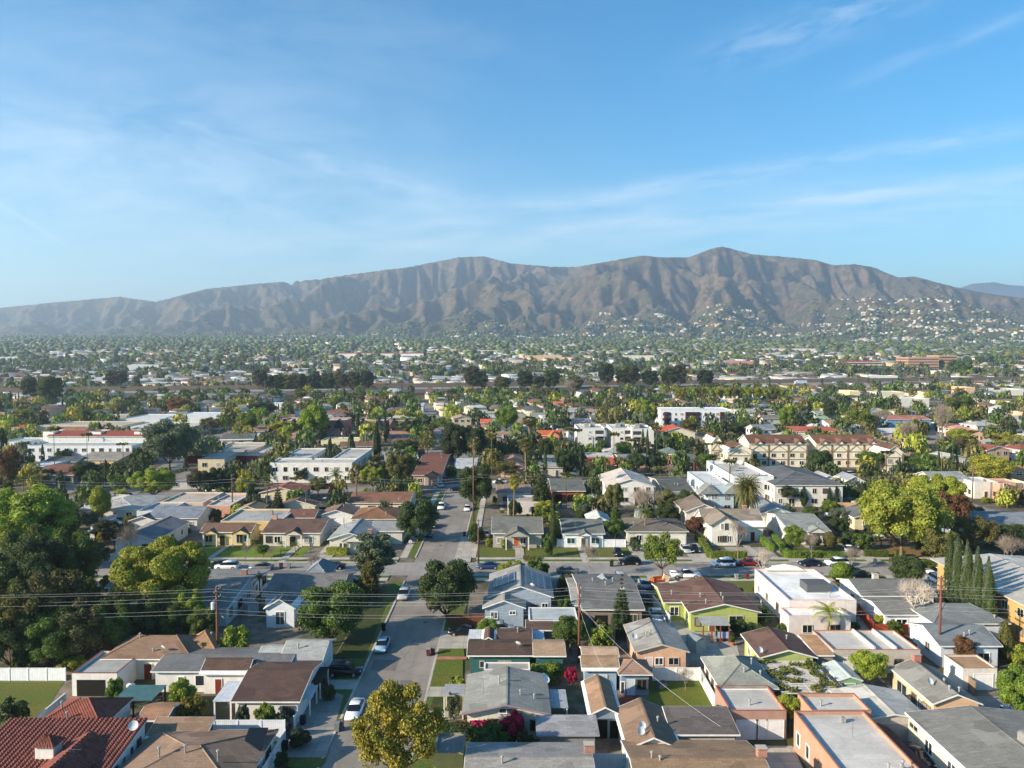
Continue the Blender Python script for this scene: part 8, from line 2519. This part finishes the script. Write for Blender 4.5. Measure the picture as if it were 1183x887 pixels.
# things left standing in the yards
def yard_thing(k, x, y):
    nm, lb = (('patio_table', 'round white patio table'), ('storage_box', 'grey lidded storage box'), ('garden_shed', 'small pale metal garden shed'), ('planter', 'terracotta planter with a green shrub'), ('kids_slide', 'blue and yellow plastic slide'),
              ('parasol', 'closed beige parasol on a stand'), ('water_tank', 'white water tank'), ('bench', 'brown wooden bench'))[k]
    r_ = link(nm, None, None, (x, y, .03), g2.uniform(0, 3))
    if k == 0:
        MB().tube([(0, 0, .7), (0, 0, .75)], .6, 14).build('table_top', M('plain', '#dcdcd8'), r_)
        for q in range(4):
            MB().tube([(0, 0, 0), (0, 0, .7)], .03, 5).build('leg', M('metal', '#8a8a88'), r_).location = (.35 * cos(q * pi / 2), .35 * sin(q * pi / 2), 0)
    elif k == 1:
        MB().box(-.7, .7, -.35, .35, 0, .6).build('box_body', M('plain', '#77797a'), r_); MB().box(-.74, .74, -.39, .39, .6, .68).build('lid', M('plain', '#55585a'), r_)
    elif k == 2:
        MB().box(-1.1, 1.1, -.9, .9, 0, 1.9).build('wall', M('metal', '#b9c0bc'), r_); MB().prism([(-1.0, 1.9), (0, 2.25), (1.0, 1.9)], -1.2, 1.2, 'x').build('roof', M('metal', '#8f9794'), r_); door(r_, (0, -.9, 0), 0, .9, 1.7, '#a3aba8')
    elif k == 3:
        MB().tube([(0, 0, 0), (0, 0, .5)], [.25, .38], 10).build('pot', M('plain', '#a4603e'), r_)
        o_ = link('shrub', TPL['shrub_a']['crown'], r_, (0, 0, .4), 0, (.35, .35, .5)); o_.material_slots[0].link = 'OBJECT'; o_.material_slots[0].material = M('leaf', LC['green'])
    elif k == 4:
        MB().prism([(-.9, .05), (.9, 1.2), (.9, 1.3), (-.9, .15)], -.25, .25, 'y').build('slide', M('plain', '#d8b828'), r_); MB().box(.85, 1.3, -.3, .3, 0, 1.2).build('ladder', M('plain', '#2a5aa8'), r_)
    elif k == 5:
        MB().tube([(0, 0, 0), (0, 0, 2.5)], .03, 5).build('pole', M('metal', '#8a8a88'), r_); MB().tube([(0, 0, 1.1), (0, 0, 1.5), (0, 0, 2.5)], [.05, .16, .05], 8).build('canopy', M('plain', '#cbbd9c'), r_)
    elif k == 6:
        MB().tube([(0, 0, 0), (0, 0, 1.3), (0, 0, 1.5)], [.5, .5, .2], 12).build('tank', M('plain', '#d8dcdc'), r_); MB().tube([(0, 0, 1.5), (0, 0, 1.6)], .15, 8).build('lid', M('plain', '#555555'), r_)
    else:
        MB().box(-.8, .8, -.25, .25, .4, .46).build('seat', M('boards', '#6a4a34'), r_); MB().box(-.8, .8, .22, .27, .46, .9).build('backrest', M('boards', '#6a4a34'), r_)
        for q in (-.7, .7):
            MB().box(-.04, .04, -.22, .22, 0, .4).build('leg', M('plain', '#2a2a2a'), r_).location = (q, 0, 0)
    PENDING.append((r_, None, nm.replace('_', ' '), '', '', nm, x, y, lb))


ny_ = 0
for _ in range(4000):
    y = g2.uniform(74, 215); x = g2.uniform(-1, 1) * .68 * y
    if ny_ < 110 and not 150 < y < 168 and road_free(x, y, 3.4) and free(x - 1.2, x + 1.2, y - 1.2, y + 1.2) and not any((x - a) ** 2 + (y - b) ** 2 < (1 + .5 * q) ** 2 for a, b, q in TREES):
        yard_thing(int(g2.choice([0, 1, 2, 3, 4, 5, 6, 7], p=[.18, .2, .12, .16, .06, .06, .06, .16])), x, y); OCC.append((x - 1.3, x + 1.3, y - 1.3, y + 1.3)); ny_ += 1
for x, y in ((-17, 92), (-14, 118), (-16, 165), (-13.5, 200), (-60, 147), (25, 146.5), (60, 148.5), (-100, 147)):
    vs = [(x + .35 * cos(q * pi / 6), y + .35 * sin(q * pi / 6), .021) for q in range(12)]
    tag(MB().add(vs, [tuple(range(12))]).build('manhole_cover', M('metal', '#3c3a38')), kind='structure')
for x0, y0, x1, y1 in ((-19.5, 100, -16, 103.5), (-15, 131, -11.6, 136), (-18.9, 176, -16.2, 186), (-50, 144, -38, 146.2), (33, 148.2, 47, 150.6), (-14.8, 84, -13.4, 97), (78, 143.6, 86, 147)):
    sheet('asphalt_patch', [(x0, y0), (x1, y0), (x1, y1), (x0, y1)], .0205, M('asphalt', '#6f6b66'))
# parked cars along the further streets
for t in TROADS_T[:3]:
    for s in np.arange(-260, 420, 13.0):
        if g2.random() < .45: continue
        x, y = q2(s, t + (3.4 if g2.random() < .5 else -3.4))
        if in_view(x, y, 1.0) and all(abs(s - q) > 9 for q in TROADS_S):
            car(x, y, TH + (0 if g2.random() < .5 else pi), ('sedan', 'suv', 'sedan', 'van')[int(g2.integers(0, 4))], ('white', 'silver', 'black', 'grey', 'blue', 'red')[int(g2.integers(0, 6))], detail=False)
            OCC.pop()
for x in np.arange(-125, 118, 11.0):
    y = yC(x) + (3.3 if g2.random() < .5 else -3.3)
    if abs(x + 15) > 10 and g2.random() < .35 and x < 30 or x > 30 and g2.random() < .4:
        car(x, y, math.atan(sl), ('sedan', 'suv', 'sedan')[int(g2.integers(0, 3))], ('white', 'silver', 'black', 'grey', 'blue', 'red')[int(g2.integers(0, 6))]); OCC.pop()

# trees: individuals first, the rest as woodland
NIND = 295 - len([1 for p in PENDING if p[2] == 'tree'])
cand = []
for k in range(7000):
    y = 72 + (790 - 72) * math.sqrt(g2.random())
    x = g2.uniform(-1, 1) * (.7 * y + 15) * 1.15
    cand.append((x, y))
for k in range(2600):
    y = 74 + 226 * math.sqrt(g2.random())
    cand.append((g2.uniform(-1, 1) * (.7 * y + 15), y))
cand.sort(key=lambda a: a[1])
# grid hash for spacing
cell = {}
for X, Y, r in TREES:
    cell.setdefault((int(X // 8), int(Y // 8)), []).append((X, Y, r))


def tfree(x, y, r):
    for i in range(-2, 3):
        for j in range(-2, 3):
            for a, b, q in cell.get((int(x // 8) + i, int(y // 8) + j), ()):
                if (a - x) ** 2 + (b - y) ** 2 < ((r + q) * .72) ** 2: return False
    return True


occ_cell = {}
for a in OCC:
    for i in range(int(a[0] // 20), int(a[1] // 20) + 1):
        for j in range(int(a[2] // 20), int(a[3] // 20) + 1):
            occ_cell.setdefault((i, j), []).append(a)


def ofree(x, y, p):
    for a in occ_cell.get((int(x // 20), int(y // 20)), ()):
        if a[0] - p < x < a[1] + p and a[2] - p < y < a[3] + p: return False
    return True


OPEN = [(-9, 60, 152, 165), (-72, -25, 152, 166), (-78, -50, 76, 99), (12, 27, 82, 99), (20, 30, 98, 118), (-22, -9, 40, 240), (24, 33, 60, 82), (2, 13, 60, 100)]
KW = ['round_a', 'round_b', 'airy_a', 'round_a', 'lumpy_b', 'tall_a', 'fan_palm', 'full_a', 'round_b', 'bare_a', 'airy_a', 'full_b', 'airy_a', 'round_a', 'full_a', 'round_b', 'full_b', 'round_a', 'airy_c', 'airy_c', 'tall_a', 'round_a', 'fan_palm_b', 'round_b', 'full_b', 'lumpy_b', 'airy_a', 'full_a', 'round_b', 'conifer', 'airy_c', 'round_a', 'cypress', 'full_b', 'full_a', 'airy_a']
CWT = ['dark green', 'green', 'olive', 'grey green', 'deep green', 'yellow green', 'bright green', 'brown olive', 'golden', 'green', 'dark green', 'olive']
NI = 0
wood, shr = [], []
for x, y in cand:
    if y > 430 and g2.random() < .35 + .3 * (y > 560): continue
    k = KW[int(g2.integers(0, len(KW)))]
    cc = CWT[int(g2.integers(0, len(CWT)))]
    if y < 236 and k == 'cypress' or y < 160 and k[:3] == 'fan': k = 'round_b'
    if k[:3] == 'fan': w_, h_ = 4.2, g2.uniform(9, 17)
    elif k == 'cypress': w_, h_ = 1.8, g2.uniform(7, 12)
    elif k == 'conifer': w_, h_ = g2.uniform(3.5, 5.5), g2.uniform(9, 14)
    else: w_, h_ = g2.uniform(4, 9.5) if y < 260 else g2.uniform(6, 12.5), 0
    if h_ == 0: h_ = w_ * g2.uniform(.8, 1.05)
    if k in ('cypress', 'conifer') and cc in ('golden', 'yellow green', 'bright green', 'brown olive'): cc = 'deep green'
    if y < 236:
        w_ *= .74; h_ *= .74
    if any(a[0] < x < a[1] and a[2] < y < a[3] for a in OPEN): continue
    if not road_free(x, y, 1.5 if y > 250 else 2.2) or not ofree(x, y, w_ * (.2 if y > 236 else .27)) or not tfree(x, y, w_ / 2): continue
    cell.setdefault((int(x // 8), int(y // 8)), []).append((x, y, w_ / 2))
    if NI < NIND and in_view(x, y, 1.04):
        tree(x, y, w_, h_, k, cc); NI += 1
    else:
        wood.append((x, y, 0.0, w_, h_, cc, k))
# small garden shrubs near
ns = 0
for x, y in cand[:3200]:
    x += 3.1
    if y > 236 or ns > 150: continue
    if any(a[0] < x < a[1] and a[2] < y < a[3] for a in OPEN) or not road_free(x, y, 1.8) or not ofree(x, y, .7) or not tfree(x, y, .8): continue
    cell.setdefault((int(x // 8), int(y // 8)), []).append((x, y, 1.0))
    if g2.random() < .75:
        w_ = g2.uniform(1.2, 2.8)
        tree(x, y, w_, w_ * g2.uniform(.55, .9), ('shrub_a', 'shrub_b')[int(g2.integers(0, 2))], CWT[int(g2.integers(0, 9))]); ns += 1

# ================================================================= stuff: woodland and housing too numerous to count


def lod_tree(n, seed, kind='r'):
    g = np.random.default_rng(seed)
    if kind == 'r':
        lobes = [(cos(i * 2.4) * .5, sin(i * 2.4) * .5, .45 + .42 * (i / 7 - .4), .36, .8) for i in range(8)] + [(0, 0, .6, .5, .8)]
        lobes = [(a, b, c, r, f) for a, b, c, r, f in lobes]
        P, d = crown_pts(lobes, n, g, .6, .3)
        v, q = leaves(P, d, .26 * math.sqrt(160 / n), g, .7)
    else:
        ph, t = g.uniform(0, 2 * pi, n), g.uniform(0.03, 1, n)
        r = (1 - t) ** .7
        P = np.stack([r * np.cos(ph), r * np.sin(ph), t], -1)
        v, q = leaves(P, np.stack([np.cos(ph), np.sin(ph), ph * 0 + .5], -1), .3 * math.sqrt(120 / n), g, .5)
    return v, q


def lod_palm():
    g = np.random.default_rng(3)
    a = np.arange(26) * 2.4
    r = g.uniform(.35, .8, 26)
    P = np.stack([np.cos(a) * r, np.sin(a) * r, .97 - .1 * r ** 2], -1)
    v, q = leaves(P, np.tile([0, 0, 1.0], (26, 1)), .7, g, .35)
    v[:, 2] = (v[:, 2] - .95) * .22 + .95
    t = np.array([(-.06, 0, 0), (.06, 0, 0), (.04, 0, .95), (-.04, 0, .95), (0, -.06, 0), (0, .06, 0), (0, .04, .95), (0, -.04, .95)])
    return np.concatenate([v, t]), np.concatenate([q, np.array([[0, 1, 2, 3], [4, 5, 6, 7]]) + len(v)])


def blob(sub, seed):
    g = np.random.default_rng(seed)
    v, f = ico(sub)
    v = v * (1 + g.normal(0, .16, (len(v), 1))) * np.array([1, 1, .5]) + np.array([0, 0, .5])
    return v, f


def merge_trees(name, items, tpls, mat_='attrleaf'):
    """items: x, y, z, width, height, colour; each takes one of tpls turned and scaled"""
    g = np.random.default_rng(5)
    VV, QQ, CC, o = [], [], [], 0
    for ti, (v, q) in enumerate(tpls):
        it = [a for i, a in enumerate(items) if i % len(tpls) == ti]
        if not it: continue
        A = np.array([a[:5] for a in it], float)
        col = np.array([sc(lin(LC[a[5]]), 1) for a in it])
        col *= g.uniform(.9, 1.45, (len(it), 1))
        th = g.uniform(0, 2 * pi, len(it))
        c, s = np.cos(th)[:, None], np.sin(th)[:, None]
        X = (v[None, :, 0] * c - v[None, :, 1] * s) * A[:, 3:4] / 2 + A[:, 0:1]
        Y = (v[None, :, 0] * s + v[None, :, 1] * c) * A[:, 3:4] / 2 + A[:, 1:2]
        Z = v[None, :, 2] * A[:, 4:5] + A[:, 2:3]
        VV.append(np.stack([X, Y, Z], -1).reshape(-1, 3))
        CC.append(np.repeat(col, len(v), 0))
        QQ.append((q[None] + (np.arange(len(it)) * len(v))[:, None, None]).reshape(-1, q.shape[1]) + o)
        o += len(it) * len(v)
    me = np_mesh(name, np.concatenate(VV), np.concatenate(QQ), M(mat_), col=np.concatenate(CC))
    ob = link(name, me)
    return tag(ob, kind='stuff')


WCOL = ['dark green', 'green', 'grey green', 'grey green', 'olive', 'brown olive', 'dark green', 'grey green', 'olive', 'bright green', 'deep green']
merge_trees('woodland', [w for w in wood if w[6] not in ('conifer', 'cypress', 'fan_palm', 'fan_palm_b')], [lod_tree(260, 1), lod_tree(240, 2), lod_tree(280, 3)])
merge_trees('conifer_woodland', [(w[0], w[1], w[2], max(w[3], 2), w[4], 'deep green') for w in wood if w[6] in ('conifer', 'cypress')], [lod_tree(150, 4, 'c')])


merge_trees('palm_grove', [(w[0], w[1], w[2], 4.4, w[4], 'olive') for w in wood if w[6][:3] == 'fan'], [lod_palm()])


def merge_houses(name, items):
    g = np.random.default_rng(9)
    VV, QQ, CC, o = [], [], [], 0
    for (x, y, z, w_, d_, h_, rise, rot, wc, rc) in items:
        a, b = w_ / 2, d_ / 2
        v = np.array([(-a, -b, 0), (a, -b, 0), (a, b, 0), (-a, b, 0), (-a, -b, h_), (a, -b, h_), (a, b, h_), (-a, b, h_),
                      (-a - .3, -b - .3, h_), (a + .3, -b - .3, h_), (a + .3, b + .3, h_), (-a - .3, b + .3, h_), (-a * .55, 0, h_ + rise), (a * .55, 0, h_ + rise)])
        q = [(0, 1, 5, 4), (1, 2, 6, 5), (2, 3, 7, 6), (3, 0, 4, 7), (8, 9, 13, 12), (10, 11, 12, 13), (9, 10, 13, 13), (11, 8, 12, 12)]
        q = [(0, 1, 5), (0, 5, 4), (1, 2, 6), (1, 6, 5), (2, 3, 7), (2, 7, 6), (3, 0, 4), (3, 4, 7), (8, 9, 13), (8, 13, 12), (10, 11, 12), (10, 12, 13), (9, 10, 13), (11, 8, 12)]
        c, s = cos(rot), sin(rot)
        VV.append(np.stack([v[:, 0] * c - v[:, 1] * s + x, v[:, 0] * s + v[:, 1] * c + y, v[:, 2] + z], -1))
        QQ.append(np.array(q) + o)
        cc = np.array([wc] * 8 + [rc] * 6)
        CC.append(cc)
        o += 14
    me = np_mesh(name, np.concatenate(VV), np.concatenate(QQ), M('attr'), col=np.concatenate(CC))
    return tag(link(name, me), kind='stuff')


hs, hs_c = [], []
wl_ = [lin(w[0]) for w in WALLS]; rl_ = [lin(r) for r in ROOFS]
for x, y, w_, d_, r in far_slots:
    hs.append((x, y, 0, w_, d_, g2.uniform(3, 6), g2.uniform(.2, 2.2), r, wl_[int(g2.integers(0, 7))], rl_[int(g2.integers(0, 12))]))
# the plain beyond the freeway, then the foothills
ft, fh = [], []
n = 45000
yy = 800 + (5600 - 800) * g2.random(n) ** .82
xx = g2.uniform(-1, 1, n) * .8 * yy
zz = tz(xx, yy)
uu = xx / yy
tt = (yy - Yb_(uu)) / (Yc_(uu) - Yb_(uu))
dens = fbm(xx / 260, yy / 260, 3)
hillT = np.interp(uu, [-.7, -.2, .1, .3, .5, .7], [.2, .12, .2, .36, .5, .6]) * (1 + dens)
keep = (tt < .02) | (g2.random(n) < np.exp(-np.clip(tt, 0, 1) * 9)) | ((tt < hillT) & (tt > 0) & (g2.random(n) < .75))
for i in np.where(keep)[0]:
    x, y, z = xx[i], yy[i], zz[i]
    if not road_free(x, y, 2) or (y < 1500 and not ofree(x, y, 2)): continue
    s_ = g2.uniform(7, 13) * (1 + y / 6500)
    if dens[i] < -.28 and g2.random() < .75: continue
    ft.append((x, y, z - .5, s_, s_ * g2.uniform(.6, 1.1), WCOL[int(g2.integers(0, len(WCOL)))]))
nearf = [t for t in ft if t[1] < 1500]; farf = [t for t in ft if t[1] >= 1500]
merge_trees('far_woodland', nearf, [lod_tree(70, 6), lod_tree(60, 7), lod_tree(60, 8), lod_tree(50, 9, 'c')])
merge_trees('distant_woodland', farf, [blob(1, 1), blob(1, 2), blob(1, 3)])
n = 76000
yy = 800 + (5800 - 800) * g2.random(n) ** .9
xx = g2.uniform(-1, 1, n) * .8 * yy
zz = tz(xx, yy); uu = xx / yy
tt = (yy - Yb_(uu)) / (Yc_(uu) - Yb_(uu))
dn = fbm(xx / 330 + 9, yy / 330, 3)
z2 = tz(xx, yy + 12)
hill = np.interp(uu, [-.7, -.2, .1, .3, .5, .7], [.16, .12, .18, .3, .42, .5])
keep = ((tt < 0) & (dn > -.3)) | ((tt >= 0) & (tt < hill) & (np.abs(((zz + 22 * dn) % 46) - 23) < 7) & (dn > -.25))
keep &= g2.random(n) < .7
for i in np.where(keep)[0]:
    x, y = xx[i], yy[i]
    if not road_free(x, y, 5) or (y < 1500 and not ofree(x, y, 8)): continue
    w_ = g2.uniform(9, 15) * (1.0 if tt[i] > 0 else 1 + (g2.random() < .12) * 2)
    h_ = g2.uniform(4, 7)
    br = g2.random()
    hs.append((x, y, zz[i] - 1.0, w_, w_ * g2.uniform(.5, .9), h_ + 1, g2.uniform(.2, 2), g2.uniform(-.3, .5), sc(wl_[int(g2.integers(0, 7))], 1), rl_[int(g2.integers(0, 12))] if br < .7 else (.55, .54, .5)))
for _ in range(9500):      # streets climbing the right hand slopes
    u = g2.uniform(.1, .85); yb, yc = float(Yb_(u)), float(Yc_(u))
    y = yb + (yc - yb) * g2.random() * (.3 + .3 * min(1, max(0, (u - .1) / .4)))
    x = u * y
    hs_c.append((x, y))
xa = np.array(hs_c); za = tz(xa[:, 0], xa[:, 1]); da = fbm(xa[:, 0] / 420, xa[:, 1] / 420, 2)
for (x, y), z, d in zip(hs_c, za, da):
    if abs(((z + 30 * d) % 52) - 26) < 8 and d > -.4:
        w_ = g2.uniform(11, 24)
        hs.append((x, y, z - 3, w_, 10, 8.5, g2.uniform(.3, 2), g2.uniform(-.2, .5), sc(wl_[int(g2.choice([0, 1, 6, 4]))], .68), rl_[int(g2.choice([5, 8, 10, 2, 0]))]))
merge_houses('distant_houses', hs)

# ================================================================= labels left open
def name_it(root, label, cat, word, colr, nm, X, Y, h, grp=None):
    if not label:
        if cat in ('tree', 'shrub'):
            size = ('small ' if h < 4 else '' if h < 9 else 'big ') if cat == 'tree' else ''
            hd = '%s%s %s %s' % (size, word, (colr + ' ') if 'bare' not in nm else 'brown twigged ', {'tree': {'palm_tree': 'palm', 'cypress_tree': 'cypress', 'conifer_tree': 'conifer'}.get(nm, 'tree'), 'shrub': 'shrub'}[cat])
        elif cat == 'hedge':
            hd = 'clipped %s hedge' % colr
        elif cat in ('car', 'truck', 'van'):
            hd = 'parked %s %s' % (colr, nm.replace('parked_', '').replace('pickup_truck', 'pickup'))
        elif isinstance(h, str):
            hd = h
        else:
            hd = '%s %s' % (colr, cat)
        label = auto_label(' '.join(hd.split()), X, Y)
    tag(root, label, cat, grp)


GR = {'tree': None, 'car': 'cars parked along the streets', 'bin': 'wheelie bins at the kerbs', 'utility pole': 'utility poles of the overhead lines'}
for p in PENDING:
    nm = p[5]
    grp = {'broadleaf_tree': 'broadleaf trees of the neighbourhood', 'palm_tree': 'palm trees of the neighbourhood', 'cypress_tree': 'slim cypresses', 'conifer_tree': 'pointed conifers', 'bare_tree': 'leafless trees',
           'shrub': 'garden shrubs', 'hedge': 'clipped hedges', 'fence': 'garden fences and walls', 'wheelie_bin': GR['bin'], 'utility_pole': GR['utility pole']}.get(nm, GR['car'] if p[2] in ('car', 'van', 'truck') else None)
    name_it(*p, grp=grp)
for o, hd, x, y in FILL:
    tag(o, auto_label(hd, x, y), 'house', 'houses of the neighbourhood')
